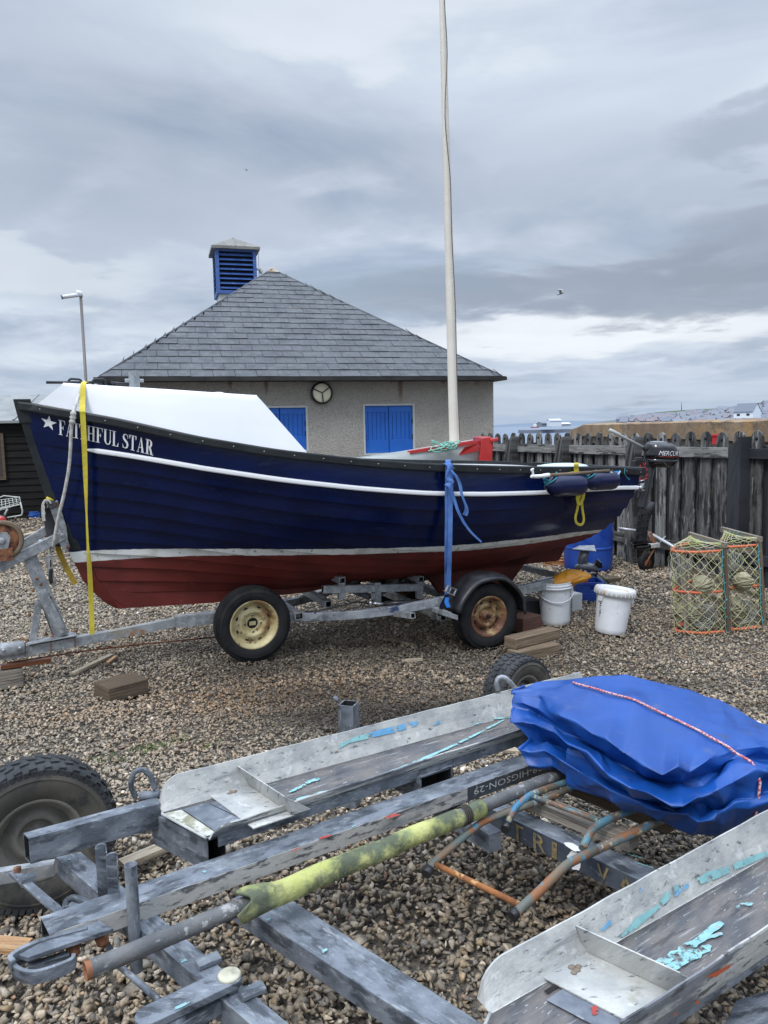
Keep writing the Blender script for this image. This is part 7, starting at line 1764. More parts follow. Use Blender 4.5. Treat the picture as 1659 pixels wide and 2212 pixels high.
# ------------------------------------------------------------ foreground launching trailer
ft=thing('launching_trailer','battered galvanised launching trailer with paint splashed gutters in the foreground','trailer',(0,2.2,0))
def qbeam(px4,z,h,nm,m,par=None,ends=(True,True),bev=.004,world=None,zs=None):
    """px4: near0, near1, far1, far0 of the top face"""
    P=[Z(x,y,(zs[i] if zs else z)) for i,(x,y) in enumerate(px4)] if world is None else world
    n0,n1,f1,f0=P; a_=nrm(n1-n0); L0=np.linalg.norm(n1-n0); w_=np.linalg.norm(f0-n0)
    top=[n0,n1,f1,f0]; bot=[p-V(0,0,h) for p in top]; mb=MB(); ou,ov=random.random()*9,random.random()*9
    def U_(p,extra): return ((p-n0)@a_+ou,extra+ov)
    mb.add(top,[(0,1,2,3)],0,[U_(n0,0),U_(n1,0),U_(f1,w_),U_(f0,w_)])
    mb.add([bot[0],bot[1],top[1],top[0]],[(0,1,2,3)],2,[U_(n0,-h),U_(n1,-h),U_(n1,0),U_(n0,0)])
    mb.add([bot[2],bot[3],top[3],top[2]],[(0,1,2,3)],0,[U_(f1,w_+h),U_(f0,w_+h),U_(f0,w_),U_(f1,w_)])
    mb.add(bot,[(3,2,1,0)],0,[U_(n0,2),U_(n1,2),U_(f1,2+w_),U_(f0,2+w_)])
    for e,(q,sg) in enumerate((((bot[0],top[0],top[3],bot[3]),1),((bot[1],bot[2],top[2],top[1]),-1))):
        q=list(q); 
        if not ends[e]: mb.add(q,[(0,1,2,3)],0); continue
        c=sum(q)/4; inn=[c+(p-c)*.86+ (p-c)*0 for p in q]; deep=[p+a_*sg*.12 for p in inn]
        mb.add(q+inn,[(k,(k+1)%4,4+(k+1)%4,4+k) for k in range(4)],0); mb.add(inn+deep,[(k,(k+1)%4,4+(k+1)%4,4+k) for k in range(4)],1); mb.add(deep,[(0,1,2,3)],1)
    return mb.build(nm,m if isinstance(m,list) else [m,M['black_shadow'],m],par or ft,bev=bev,fixn=True)
GD=M['galv_dark']
MW=M['beam_side']=mat('white_washed_beam_side',(.13,.145,.165),.6,.1,'UV',var=((.19,.21,.24),6,7),spots=[((.50,.49,.46),6,.20,.46,10,(.35,1.2,1),.95),((.06,.065,.075),30,.52,.68,10,(.5,1.6,1),.85)],bump=(40,.5,.004,8))
drawbar=qbeam([(107,2019),(1200,1633),(1180,1611),(87,1980)],.45,.052,'drawbar',[GD,M['black_shadow'],MW])
# dark stretch of the same side carrying chalk writing
Pn0=Z(107,2019,.45);Pn1=Z(1200,1633,.45); da=nrm(Pn1-Pn0); dn=nrm(np.cross(da,V(0,0,1)))
if dn[1]>0: dn=-dn
def on_side(px,py,off=.0012): return PL(px,py,Pn0+dn*off,dn)
q=[on_side(1007,1706),on_side(1195,1646),on_side(1195,1680),on_side(1007,1740)]
def side_pt(px,z,off): p=on_side(px,1700,off); return V(p[0],p[1],z)
mb=MB(); a0_=side_pt(1010,.45,.0015);a1_=side_pt(1200,.45,.0015); mb.add([a0_-V(0,0,.050),a1_-V(0,0,.050),a1_-V(0,0,.002),a0_-V(0,0,.002)],[(0,1,2,3)],0,[(0,0),(.5,0),(.5,.05),(0,.05)]); mb.build('painted_side',mat('dark_painted_side',(.045,.055,.065),.6,0,'UV',var=((.07,.08,.095),9,6),spots=[((.3,.3,.3),30,.66,.72,6,(1,1,1),.5)]),drawbar)
vs,fs=text_poly('29-HIGSON-29',1.,0,0); W_=max(v[0] for v in vs); Hh_=.72
p0=side_pt(1024,.45,.003);p1=side_pt(1172,.45,.003); tl_=np.linalg.norm(p1-p0)
mb=MB(); mb.add([p1-(p1-p0)*(v[0]/W_)+V(0,0,-.012-.024*(v[1]/Hh_)) for v in vs],fs); mb.build('chalk_lettering',mat('white_chalk',(.5,.5,.49),.9),drawbar)
# splash marks on the drawbar (dry red and cyan paint)
def splash(mb,c,ex,ey,n=11,rough=.35,mi=0,seed=0):
    rr=random.Random(seed); P=[]
    for k in range(n): a_=2*math.pi*k/n; r_=1+rr.uniform(-rough,rough); P.append(np.array(c)+np.array(ex)*math.cos(a_)*r_+np.array(ey)*math.sin(a_)*r_)
    mb.add(P+[np.array(c)],[(k,(k+1)%n,n) for k in range(n)],mi)
fe=nrm(V(math.cos(math.radians(33)),math.sin(math.radians(33)),0)); fmn=V(fe[1],-fe[0],0)
mb=MB(); sdn=0
for (px,py,z,l_,w_,mi) in ((848,1762,.452,.028,.009,1),(701,1808,.452,.016,.007,1),(640,1835,.452,.018,.006,1),(765,1785,.4525,.008,.004,0),(437,1884,.4525,.009,.006,0),(440,1897,.4525,.004,.003,0),(150,1856,.402,.006,.004,0),(396,2075,.402,.009,.006,0),(700,2053,.402,.01,.006,0),(580,1985,.402,.006,.004,0),(310,1742,.522,.004,.003,0)):
    sdn+=1; splash(mb,Z(px,py,z),fe*l_,fmn*w_,9,.4,mi,sdn)
mb.build('paint_spots',[M['cyan'],M['red_pt']],ft)
stub=qbeam([(62,1811),(346,1735),(340,1721),(50,1799)],.52,.078,'stub_beam',GD)
crossA=qbeam([(121,1851),(545,2216),(660,2240),(174,1839)],.40,.060,'cross_beam',GD)
crossB=qbeam([(498,1943),(980,2260),(1075,2232),(570,1905)],.396,.060,'cross_beam',GD)
M['lettered']=mat('dark_lettered_beam_side',(.035,.045,.065),.6,.1,'UV',var=((.075,.09,.11),8,7),spots=[((.35,.36,.37),14,.62,.75,8,(.6,2,1),.5)],bump=(45,.35,.004))
crossD=qbeam([(1045,1740),(1450,1934),(1480,1905),(1062,1722)],.38,.066,'cross_beam',[GD,M['black_shadow'],M['lettered']])
d0=Z(1045,1740,.38);d1=Z(1450,1934,.38); dd_=nrm(d1-d0); ddn=nrm(np.cross(dd_,V(0,0,1))); ddn=-ddn if ddn[1]>0 else ddn
def dl(px,z,off): p=PL(px,1800,d0+ddn*off,ddn); return V(p[0],p[1],z)
GOLD=mat('dull_gold_lettering',(.27,.20,.09),.7,0,var=((.17,.13,.07),20,5),spots=[((.04,.05,.065),22,.56,.62,6,(1,1,1),.9)])
for ch,x0_,x1_ in (('R',1152,1180),('I',1192,1203),('V',1290,1316),('A',1336,1372),('T',1106,1130)):
    mb=MB(); vs,fs=text_poly(ch,1.,0,.012); W0=min(v[0] for v in vs);W1=max(v[0] for v in vs); a_=dl(x0_,.38,.003);b_=dl(x1_,.38,.003); mb.add([a_+(b_-a_)*((v[0]-W0)/(W1-W0))+V(0,0,-.060+.054*v[1]/.72) for v in vs],fs); mb.build('gold_letter',GOLD,crossD)
mb=MB(); a_=dl(1226,.38,.003);b_=dl(1256,.38,.003); 
splash(mb,(a_+b_)/2-V(0,0,.033),(b_-a_)/2,V(0,0,.030),14,.15,0,3); splash(mb,Z(1240,1831,.3815),dd_*.03,ddn*.018,12,.3,0,4); mb.build('white_paint_daub',M['text_white'],crossD)
mb=MB(); 
for k,(px,py) in enumerate(((1362,1845),(1374,1850),(1390,1868))): splash(mb,Z(px,py,.3818),nrm(V(1,-.7,0))*.022,nrm(V(.7,1,0))*.003,9,.4,0,k)
mb.build('paint_drips',M['cyan'],crossD)
# beam bottom-right
qbeam([(1540,2262),(1800,2150),(1790,2100),(1590,2160)][:4],.36,.06,'cross_beam',GD)
# gutter supports
qbeam([(326,1757),(447,1814),(487,1800),(366,1742)],.478,.10,'support_beam',M['galv'] if False else GD)
qbeam([(823,1650),(906,1680),(979,1652),(896,1622)],.478,.075,'support_beam',GD)
qbeam([(1085,1560),(1200,1620),(1245,1600),(1130,1540)],.478,.075,'support_beam',GD)
# support legs from gutters down to the drawbar level
for (px,py,z0_,z1_,s_) in ((436,1830,.38,.30,.03),):
    pass
# ---- gutters
def ngrid(p00,p10,p01,p11,nu,nv,f=None):
    vs=[];uv=[];L_=np.linalg.norm(p10-p00);W=np.linalg.norm(p01-p00)
    for i in range(nu+1):
        for j in range(nv+1):
            u,v=i/nu,j/nv; p=(p00*(1-u)+p10*u)*(1-v)+(p01*(1-u)+p11*u)*v; vs.append(p if f is None else p+f(u,v)); uv.append((u*L_,v*W))
    return vs,[(i*(nv+1)+j,(i+1)*(nv+1)+j,(i+1)*(nv+1)+j+1,i*(nv+1)+j+1) for i in range(nu) for j in range(nv)],uv
def make_gutter(NL,NR,FL,FR,zf,hn,hf,hd,name,seed,flipend=.0):
    """floor plan corners (near-left, near-right, far-left, far-right) at height zf; near/far flange heights, depth of the near skirt"""
    rr=random.Random(seed); NL,NR,FL,FR=[V(p[0],p[1],zf) for p in(NL,NR,FL,FR)]
    a_=nrm(NR-NL); out=nrm(V(a_[1],-a_[0],0)); r=bpy.data.objects.new(name,None); col.objects.link(r); r.parent=ft; r.location=Vector(NL)-ft.location
    Lg=np.linalg.norm(NR-NL); nu=60
    dent=lambda u,k: .0010*math.sin(u*17+k)+.0006*math.sin(u*57+2*k)
    # floor
    mb=MB(); vs,fs,uv=ngrid(NL,NR,FL,FR,nu,6,lambda u,v:V(0,0,-.002*math.sin(v*3.14))); mb.add(vs,[f[::-1] for f in fs] if False else fs,0,uv,True)
    fl=mb.build('tray_floor',M['galv_floor'],r); sm=fl.modifiers.new('s','SOLIDIFY'); sm.thickness=.005; sm.offset=0
    # flanges: profile rows swept, end rounded down at the left
    def flange(base0,base1,hgt,odir,lean,nm,k,mm):
        mb=MB(); prof=[(0,0),(.004,.006),(.010+lean*.4,.35),(.014+lean,.93),(.016+lean,1.0),(.020+lean,1.0),(.021+lean,.93),(.018+lean*.4,.35),(.013,-.02)]
        vs=[];uv=[];n=len(prof)
        L_=np.linalg.norm(base1-base0)
        us_=np.concatenate([np.linspace(0,.07,12)[:-1],np.linspace(.07,1,nu)])
        for u in us_:
            p=base0*(1-u)+base1*u; t=min(1,(u*L_)/.07); hg_=hgt if not isinstance(hgt,tuple) else hgt[0]+(hgt[1]-hgt[0])*min(1,u*1.6); hh=hg_*math.sqrt(max(0,1-(1-t)**2))*.92+hg_*.08
            for x,y in prof: vs.append(p+odir*(x+dent(u,k)*y)+V(0,0,y*hh+dent(u*1.3,k+1)*y)); uv.append((u*L_,y*.09+(x*.3)))
        m_=len(us_); fs=[(i*n+j,i*n+j+1,i*n+n+j+1,i*n+n+j) for i in range(m_-1) for j in range(n-1)]+[tuple(range(n)),tuple(range((m_-1)*n,m_*n))[::-1]]
        mb.add(vs,fs,0,uv,False)
        return mb.build(nm,mm,r,fixn=True,bev=0)
    flange(FL,FR,hf,-out,.022,'far_flange',1.,M['galv_white'])
    flange(NL,NR,hn,out,.004,'near_flange',2.,M['near_flange'])
    # skirt under the near edge
    mb=MB(); P=[NL+out*.012+a_*.03,NR+out*.012,NR+out*.012-V(0,0,hd),NL+out*.012+a_*.03-V(0,0,hd)]; mb.add(P,[(0,1,2,3)],0,[(0,hd),(Lg,hd),(Lg,0),(0,0)]); P2=[p-out*.006 for p in P]; mb.add(P2,[(3,2,1,0)],0,[(0,hd),(Lg,hd),(Lg,0),(0,0)]); mb.add([P[0],P[3],P2[3],P2[0]],[(0,1,2,3)],0); mb.add([P[3],P[2],P2[2],P2[3]],[(0,1,2,3)],0)
    mb.build('skirt',GD,r,fixn=True)
    mb=MB(); mb.tube([NL+out*.0-V(0,0,.004),(NL*.97+FL*.03)-a_*.004,(NL*.03+FL*.97)-a_*.006,FL-out*.004],.0045,6); mb.build('end_lip',M['galv_white'],r)
    return r,a_,out
M['near_flange']=mat('scuffed_near_flange',(.14,.15,.17),.6,.1,'UV',var=((.22,.23,.25),5,7),spots=[((.52,.52,.49),5,.46,.56,10,(.4,1.6,1),.85),((.05,.055,.06),26,.58,.66,9,(.5,1.6,1),.8)],bump=(40,.5,.004,8))
NL=Z(446,1808,.5);NR=Z(1113,1590,.5); FL=Z(352,1756,.5);FR=Z(1108,1546,.5)
ext=lambda p,q,k:p+(q-p)*k
g1,ga,go=make_gutter(NL,ext(NL,NR,1.32),FL,ext(FL,FR,1.30),.50,.034,.092,.035,'gutter',1)
NL2=Z(1225,2262,.5);NR2=Z(1659,2048,.5); a2=nrm(Z(1659,1854,.5)-Z(1142,2152,.5)); FL2=Z(1142,2152,.5)-a2*.10; 
n2=Z(1659,2055,.5)-Z(1400,2196,.5)
NR2=Z(1659,2052,.5); FR2=Z(1659,1854,.5); FL2=Z(1062,2192,.5); NL2=FL2+(NR2-FR2)*.97
print('gutter2 proj',prj(NL2),prj(NR2),prj(FL2),prj(FR2))
g2,gb,go2=make_gutter(NL2,NR2+a2*.8,FL2,FR2+a2*.8,.50,.078,(.074,.098),.02,'gutter',2)
def divider(r,px_top0,px_top1,zf,zt,a_,wbase,nm='divider',m=None):
    """vertical plate across the tray with a base plate to its left"""
    t0=Z(*px_top0,zt);t1=Z(*px_top1,zt); t1=t1*.955+t0*.045; b0=V(t0[0],t0[1],zf+.004);b1=V(t1[0],t1[1],zf+.004); mb=MB()
    mb.prism([b0+a_*.03,b1+a_*.03,t1,t0],a_*.005); mb.prism([b0+a_*.028,b1+a_*.028,b1-a_*wbase,b0-a_*wbase],V(0,0,.005))
    for p,q in((b0,t0),(b1,t1)): mb.prism([p+a_*.03+V(0,0,.004),p+a_*.09+V(0,0,.004),q],nrm(t1-t0)*(.005 if p is b0 else -.005))
    o=mb.build(nm,m or M['galv_white'],r,bev=.0015,fixn=True)
    mb=MB(); c=b0*.86+b1*.14-a_*wbase*.35+V(0,0,.006)
    for k in range(7): mb.sphere(c+V(random.gauss(0,.008),random.gauss(0,.008),0),.007,7,5,0,(1,1,.4))
    mb.build('weld_lump',M['wood_brown'] if False else mat('brown_weld',(.20,.16,.12),.8),r)
divider(g1,(511,1654),(618,1724),.50,.575,ga,.10); divider(g2,(1241,1999),(1479,2107),.50,.578,gb,.105)
# dark patches on tray floors and a slot
mb=MB(); 
def fpatch(mb,pxs,z,mi): mb.add([Z(x,y,z) for x,y in pxs],[tuple(range(len(pxs)))],mi,[(0,0),(.1,0),(.1,.2),(0,.2)][:len(pxs)])
M['patch']=mat('bare_blue_grey_steel',(.10,.12,.15),.45,.3,var=((.20,.22,.25),12,8),spots=[((.42,.44,.46),9,.6,.75,8,(1,1,1),.7)])
M['patch_ol']=mat('olive_scummed_paint',(.34,.33,.25),.7,0,var=((.20,.19,.12),9,8),spots=[((.48,.48,.44),14,.5,.62,8)])
fpatch(mb,[(395,1748),(447,1734),(545,1781),(470,1799)],.5045,0); fpatch(mb,[(355,1757),(392,1749),(468,1800),(446,1806)],.5043,1)
fpatch(mb,[(497,1723),(452,1735),(548,1780),(600,1764)],.5047,0)
mb.build('bare_patch',[M['patch'],M['patch_ol']],g1)
mb=MB(); fpatch(mb,[(1180,2160),(1248,2114),(1400,2185),(1330,2240)],.5045,0); mb.build('bare_patch',[M['patch'],M['patch_ol']],g2)
mb=MB(); fpatch(mb,[(1174,2141),(1230,2106),(1238,2110),(1184,2146)],.506,0); mb.build('drain_slot',M['black_shadow'],g2)
# paint streaks: thin dried ribbons on the steel
def streak(_,pts,z,w_,mi,seed):
    mb=MB(); rr=random.Random(seed); P=[Z(x,y,z) if not isinstance(x,np.ndarray) else x for x,y in pts]; Pc=curve(P,8); L=[];R=[]
    for i,p in enumerate(Pc):
        t=nrm(Pc[min(i+1,len(Pc)-1)]-Pc[max(i-1,0)]); s_=V(t[1],-t[0],0); f=math.sin(math.pi*min(1,max(.0,(i+.4)/len(Pc))))**.35
        L.append(p+s_*w_*1.35*f*(1+rr.uniform(-.35,.35)));R.append(p-s_*w_*1.35*f*(1+rr.uniform(-.35,.35)))
    n=len(L); mb.add(L+R,[(i,i+1,n+i+1,n+i) for i in range(n-1)],0); mb.build('paint_streak',[M['cyan'],M['blue_pt']][mi],g1 if Pc[0][0]<.45 and Pc[0][1]>1.95 else g2)
SM=[]
streak(mb,[(628,1735),(700,1718),(800,1684),(900,1645),(1000,1600),(1090,1554)],.5055,.006,0,1); streak(mb,[(625,1711),(660,1694)],.5055,.005,0,2); streak(mb,[(660,1692),(690,1680)],.5055,.007,0,3); streak(mb,[(1050,1553),(1105,1549)],.5058,.006,0,4); streak(mb,[(1010,1566),(1040,1560)],.5058,.006,0,5); streak(mb,[(640,1727),(700,1712),(760,1700)],.5052,.007,0,16)

fo_=-go
def fl_pt(px,py,base0,base1,odir,lean,hgt,zf): 
    # point on leaning inner face of far flange
    pa=nrm(base1-base0); nl=nrm(np.cross(pa,nrm(odir*(lean+.014)+V(0,0,hgt)))); nl=nl if nl[1]<0 else -nl
    return PL(px,py,base0+odir*.006+nl*.004,nl)
FLv=V(FL[0],FL[1],.5);FRv=V(FR[0],FR[1],.5)
mb=MB()
def patchpx(mb,pxs,fn,mi,seed,jag=.10):
    rr=random.Random(seed); P=[fn(x,y) for x,y in pxs]; Q=[]
    for i in range(len(P)):
        p,q=P[i],P[(i+1)%len(P)]
        for k in range(5): t=k/5; Q.append(p+(q-p)*t+(sum(P)/len(P)-p)*rr.uniform(0,jag))
    c=sum(Q)/len(Q); n=len(Q); mb.add(Q+[c],[(i,(i+1)%n,n) for i in range(n)],mi)
f1=lambda x,y: fl_pt(x,y,FLv,FRv,-go,.022,.092,.5)
patchpx(mb,[(728,1620),(752,1606),(798,1595),(800,1583),(770,1590),(735,1606)],f1,0,1); patchpx(mb,[(795,1583),(850,1568),(905,1556),(903,1568),(850,1583),(800,1594)],f1,1,2); patchpx(mb,[(935,1568),(948,1556),(952,1562)],f1,1,3)
mb.build('flange_paint',[M['cyan'],M['blue_pt']],g1)
mb=MB(); F2a=V(FL2[0],FL2[1],.5);F2b=V(FR2[0],FR2[1],.5); f2=lambda x,y: fl_pt(x,y,F2a,F2b,-go2,.022,.092,.5)
patchpx(mb,[(1332,2030),(1370,1985),(1415,1958),(1425,1945),(1440,1925),(1470,1905),(1475,1915),(1440,1950),(1400,1985),(1360,2018)],f2,0,5,.12); patchpx(mb,[(1500,1900),(1530,1882),(1560,1875),(1620,1850),(1662,1835),(1662,1848),(1600,1875),(1540,1902),(1510,1912)],f2,0,6,.1); patchpx(mb,[(1450,1930),(1480,1912),(1490,1905),(1488,1915),(1460,1938)],f2,1,7); patchpx(mb,[(1375,1930),(1385,1915),(1388,1925)],f2,1,8); patchpx(mb,[(1295,2010),(1320,1985),(1322,1995),(1305,2010)],f2,1,9)
mb.build('flange_paint',[M['cyan'],M['blue_pt']],g2)
mb=MB(); streak(mb,[(1405,2090),(1480,2050),(1560,1992)],.506,.0085,0,11); streak(mb,[(1430,2098),(1480,2075),(1535,2042)],.5068,.008,0,12); streak(mb,[(1520,2028),(1560,2015)],.5055,.004,0,13); streak(mb,[(1590,1960),(1625,1950)],.5058,.005,0,15); 
patchpx(mb,[(1274,2175),(1290,2168),(1296,2190),(1280,2196)],lambda x,y:Z(x,y,.506),1,16,.3); patchpx(mb,[(1445,1952),(1455,1948),(1452,1955)],lambda x,y:Z(x,y,.506),1,17)
mb.build('red_marks',[M['cyan'],M['red_pt']],g2)
# red marks on the outer face of the near flange
NLv,NRv=V(NL2[0],NL2[1],.5),V(NR2[0],NR2[1],.5)
f3=lambda x,y: PL(x,y,NLv+go2*.028,go2)
mb=MB(); patchpx(mb,[(1520,2112),(1552,2096),(1582,2080),(1580,2088),(1545,2112)],f3,0,20,.2); patchpx(mb,[(1500,2165),(1507,2158),(1512,2168),(1505,2170)],f3,0,21,.3); patchpx(mb,[(1452,2192),(1462,2186),(1462,2194)],f3,0,22,.3)
mb.build('red_marks',[mat('orange_red_scrape',(.42,.08,.03),.6)],g2)
# wheels of the launching trailer
wl_c=Yp(80,1806,2.57); wl_c[2]=.262; print('wheel L',wl_c)
make_wheel('wheel',ft,wl_c,nrm(V(.48,-.88,0)),.262,.150,.142,M['rubber_dusty'],M['sidewall'],M['rim_grey'],tread='chunky',slots=0,bolts=0,hub='cap',label='large front wheel with muddy sidewall')
wr_c=Yp(1118,1482,4.12); wr_c[2]=.195; print('wheel R',wr_c, Z(1107,1557,0))
make_wheel('wheel',ft,wr_c,nrm(V(.60,-.80,0)),.197,.165,.098,M['rubber_dusty'],M['sidewall'],M['rim_grey'],tread='chunky',slots=0,bolts=0,hub='cap',label='smaller rear wheel with chunky tread')
mb=MB(); a_=wl_c; ax=nrm(V(.48,-.88,0)); mb.tube([a_-ax*.02,a_+ax*.20],.022,12); mb.beam(Z(-30,1897,.30),Z(118,1874,.30),.03,.04); mb.build('axle_stub',M['galv'],ft)
mb=MB(); mb.beam(Z(28,1884,.33),Z(138,1978,.33),.026,.008); mb.box(Z(60,1900,.335),fe*.02,fmn*.016,V(0,0,.012)); mb.build('brace_strap',GD,ft,bev=.001)
mb=MB(); mb.lathe(Z(38,1882,.335),V(0,0,1),[(.012,0),(.012,.012),(.0001,.013)],6); mb.build('rusty_bolt',M['rust'],ft)
mb=MB(); mb.tube(curve([Z(142,1966,.36),Z(144,1948,.36),Z(158,1940,.37),Z(178,1946,.37),Z(206,1958,.37)],4),.010,7); mb.beam(Z(150,1955,.36),Z(205,1968,.36),.03,.01); mb.build('bent_bracket',GD,ft)
mb=MB(); mb.tube([Z(225,2030,.36),Z(262,2090,.34),Z(345,2162,.34)],.008,8); mb.build('brace_rod',GD,ft)
mb=MB(); wx=wr_c; axr=nrm(V(.6,-.8,0)); mb.tube([wx-axr*.05,wx+axr*1.1],.025,12); mb.build('axle',GD,ft)
# upright tube, v-bracket
tp=Z(288,1970,.45); pt=PL(288,1866,tp,nrm(V(tp[0],tp[1],0))); pbm=PL(288,2098,tp,nrm(V(tp[0],tp[1],0)))
mb=MB(); top_=V(tp[0],tp[1],pt[2]); bt_=V(tp[0],tp[1],pbm[2]); mb.pipe(bt_,top_,.0155,.012,20); mb.build('upright_tube',[GD,M['black_shadow']],ft)
for (x,y0_,y1_,dp) in ((223,1822,1915,0),(246,1842,1930,-.02)):
    c=Z(x,y1_,.45); n_=nrm(V(c[0],c[1],0)); t_=PL(x,y0_,c,n_); e=nrm(np.cross(n_,V(0,0,1))); mb=MB(); w_=.0145; h_=t_[2]-c[2]+.03; b=c-V(0,0,.05)
    P=[b-e*w_,b+e*w_,V(b[0],b[1],t_[2]-.01)+e*w_]+[V(b[0],b[1],t_[2]-.01)+e*w_*math.cos(a_)+V(0,0,.010*math.sin(a_)) for a_ in (.5,1.,1.57,2.1,2.6)]+[V(b[0],b[1],t_[2]-.01)-e*w_]
    mb.prism(P,n_*.007); mb.prism([P[0]+e*w_*1.8,P[1],P[2],P[2]-e*w_*.2],-n_*.03); mb.build('guide_plate',GD,ft,bev=.002)
# coupling loop at the head of the drawbar
mb=MB()
P=curve([Z(212,2010,.415),Z(150,2032,.415),Z(70,2060,.415),Z(32,2078,.415),Z(36,2100,.415),Z(78,2110,.415),Z(150,2086,.415),Z(160,2072,.415)],6); mb.ribbon(P,V(0,0,.016),.010)
P=curve([Z(190,2012,.435),Z(120,2030,.435),Z(60,2050,.435),Z(24,2072,.435),Z(30,2085,.43)],6); mb.ribbon(P,V(0,0,.012),.012)
mb.prism([Z(110,2022,.443),Z(215,1988,.443),Z(245,2005,.443),Z(140,2040,.443),Z(60,2068,.443),Z(40,2062,.443)],V(0,0,-.012))
mb.beam(Z(60,2090,.405),Z(150,2062,.405),.02,.014); mb.build('tow_coupling',GD,ft,bev=.003,fixn=True)
mb=MB()
for q in ((158,2052),(221,2030)): 
    c=PL(q[0],q[1],Z(180,2030,.42),dn); mb.lathe(c,dn,[(.016,-.02),(.016,.010),(.010,.012),(.010,.02),(.0001,.021)],6)
mb.build('coupling_bolt',M['rust'],ft)
# swivel arm bottom left
s0=Z(322,2190,.43);s1=Z(497,2107,.43); sa=nrm(s1-s0); sn_=V(sa[1],-sa[0],0); w_=.030
mb=MB(); P=[s0-sn_*w_]+[s0-sn_*w_*math.cos(a_)-sa*w_*math.sin(a_) for a_ in np.linspace(0.2,2.94,7)]+[s0+sn_*w_]+[s1+sn_*w_]+[s1+sn_*w_*math.cos(a_)+sa*w_*.8*math.sin(a_) for a_ in np.linspace(0.2,2.94,7)]+[s1-sn_*w_]
mb.prism(P[::-1],V(0,0,-.018)); so_=mb.build('swivel_arm',GD,ft,bev=.002,fixn=True)
mb=MB(); mb.lathe(s1-sa*.002+V(0,0,.0005),V(0,0,1),[(.026,0),(.026,.003),(.022,.005),(.008,.005),(.006,.009),(.0001,.009)],24); mb.build('cream_cap',mat('cream_paint_disc',(.52,.50,.38),.6,0,var=((.35,.33,.25),25,6)),so_)
mb=MB(); splash(mb,Z(392,2172,.4312),sa*.018,sn_*.004,12,.3,0,5)
mb.build('paint_spots',M['cyan'],so_)
mb=MB(); mb.tube([s0+sa*.05-V(0,0,.02),s0+sa*.05-V(0,0,.12)],.03,14); mb.tube([s1-V(0,0,.02),s1-V(0,0,.05)],.02,12); mb.beam(s0+sa*.03-V(0,0,.05)+sn_*.02,s1-V(0,0,.05)+sn_*.0,.03,.03); mb.build('swivel_pin',GD,ft)
for q,l_ in (((450,2075),.028),((545,2140),.028)): mb=MB(); c=Z(*q,.408); mb.box(c,fe*l_,fmn*.016,V(0,0,.006)); mb.build('weld_plate',GD,ft,bev=.002)
# rear square post
c=Yp(753,1519,3.05); ct=c[2]; 
mb=MB(); mb.hollow(V(c[0],c[1],.1),V(c[0],c[1],ct),.066,.066,.005,up=nrm(V(.35,1,0))); mb.build('square_post',[GD,M['black_shadow']],ft,bev=.002)
mb=MB(); mb.beam(V(c[0],c[1],.35)-fe*.0,V(c[0],c[1],.35)+fmn*.9,.05,.06); mb.build('post_arm',GD,ft)
mb=MB(); mb.tube([Yp(722,1505,3.05),Yp(731,1516,3.05)],.008,6); mb.tube(curve([Yp(775,1590,3.0),Yp(790,1572,3.0),Yp(808,1586,3.0)],5),.010,7); mb.build('lug',GD,ft)
# lifting loops
mb=MB(); L0=Z(318,1722,.52); 
def Lp(px,py): return PL(px,py,L0,nrm(V(.2,-1,0)))
mb.tube(curve([Lp(293,1722),Lp(284,1700),Lp(285,1678),Lp(296,1665),Lp(312,1664),Lp(326,1678),Lp(335,1704)],6),.0085,10); mb.tube([Lp(300,1720),Lp(345,1716)],.014,10); mb.build('lifting_loop',GD,ft)
L1=V(FR[0],FR[1],.58)-fmn*.03
def Lq(px,py): return PL(px,py,L1,nrm(V(.2,-1,0)))
mb=MB(); mb.tube(curve([Lq(1076,1492),Lq(1073,1476),Lq(1078,1465),Lq(1090,1464),Lq(1104,1476),Lq(1114,1489)],6),.010,10); mb.build('lifting_loop',M['galv'],ft)

# ------------------------------------------------------------ foam wrapped pipe lying along the trailer
pp0=Z(184,2098,.475);pp1=Z(1235,1662,.475); pipe=thing('padded_pipe','long steel pipe part wrapped in worn yellow foam, lying beside the drawbar','pipe',(pp0+pp1)/2)
M['pipe_m']=mat('scaly_grey_steel_pipe',(.085,.09,.095),.7,.1,'UV',var=((.15,.15,.15),9,7),spots=[((.40,.40,.39),26,.58,.68,6,(1,1,1),.7),((.12,.06,.04),6,.6,.75,6,(1,1,1),.6)],bump=(60,.5,.004,7))
pd=nrm(pp1-pp0)
mb=MB(); mb.pipe(pp0,pp1,.0205,.017,24); mb.build('steel_tube',M['pipe_m'],pipe)
mb=MB(); mb.pipe(pp0-pd*.0005,pp0+pd*.012,.0209,.0168,24); mb.build('rusty_end',M['rust'],pipe)
M['foam']=mat('worn_yellow_foam',(.40,.42,.135),.95,0,'Object',var=((.50,.50,.20),9,5),spots=[((.055,.07,.06),7,.34,.64,12,(1,1,1),.9),((.14,.19,.12),16,.5,.76,10,(1,1,1),.5),((.03,.035,.035),22,.62,.76,10,(1,1,1),.6)],bump=(120,.6,.003,4),bump2=(14,.4,.01,5))
f0=Z(524,1949,.475);f1_=Z(1040,1741,.475); f0=pp0+pd*((f0-pp0)@pd);f1_=pp0+pd*((f1_-pp0)@pd)
e1=nrm(np.cross(pd,V(0,0,1)));e2=np.cross(e1,pd)
vs=[];uv=[];nU=80;nV=36;Lf=np.linalg.norm(f1_-f0); fs=[]
rf=random.Random(2); ragg=[rf.uniform(-.02,.02) for _ in range(nV+1)]; ragg=[(ragg[i]+ragg[(i+1)%nV]+ragg[(i-1)%nV])/2 for i in range(nV+1)]
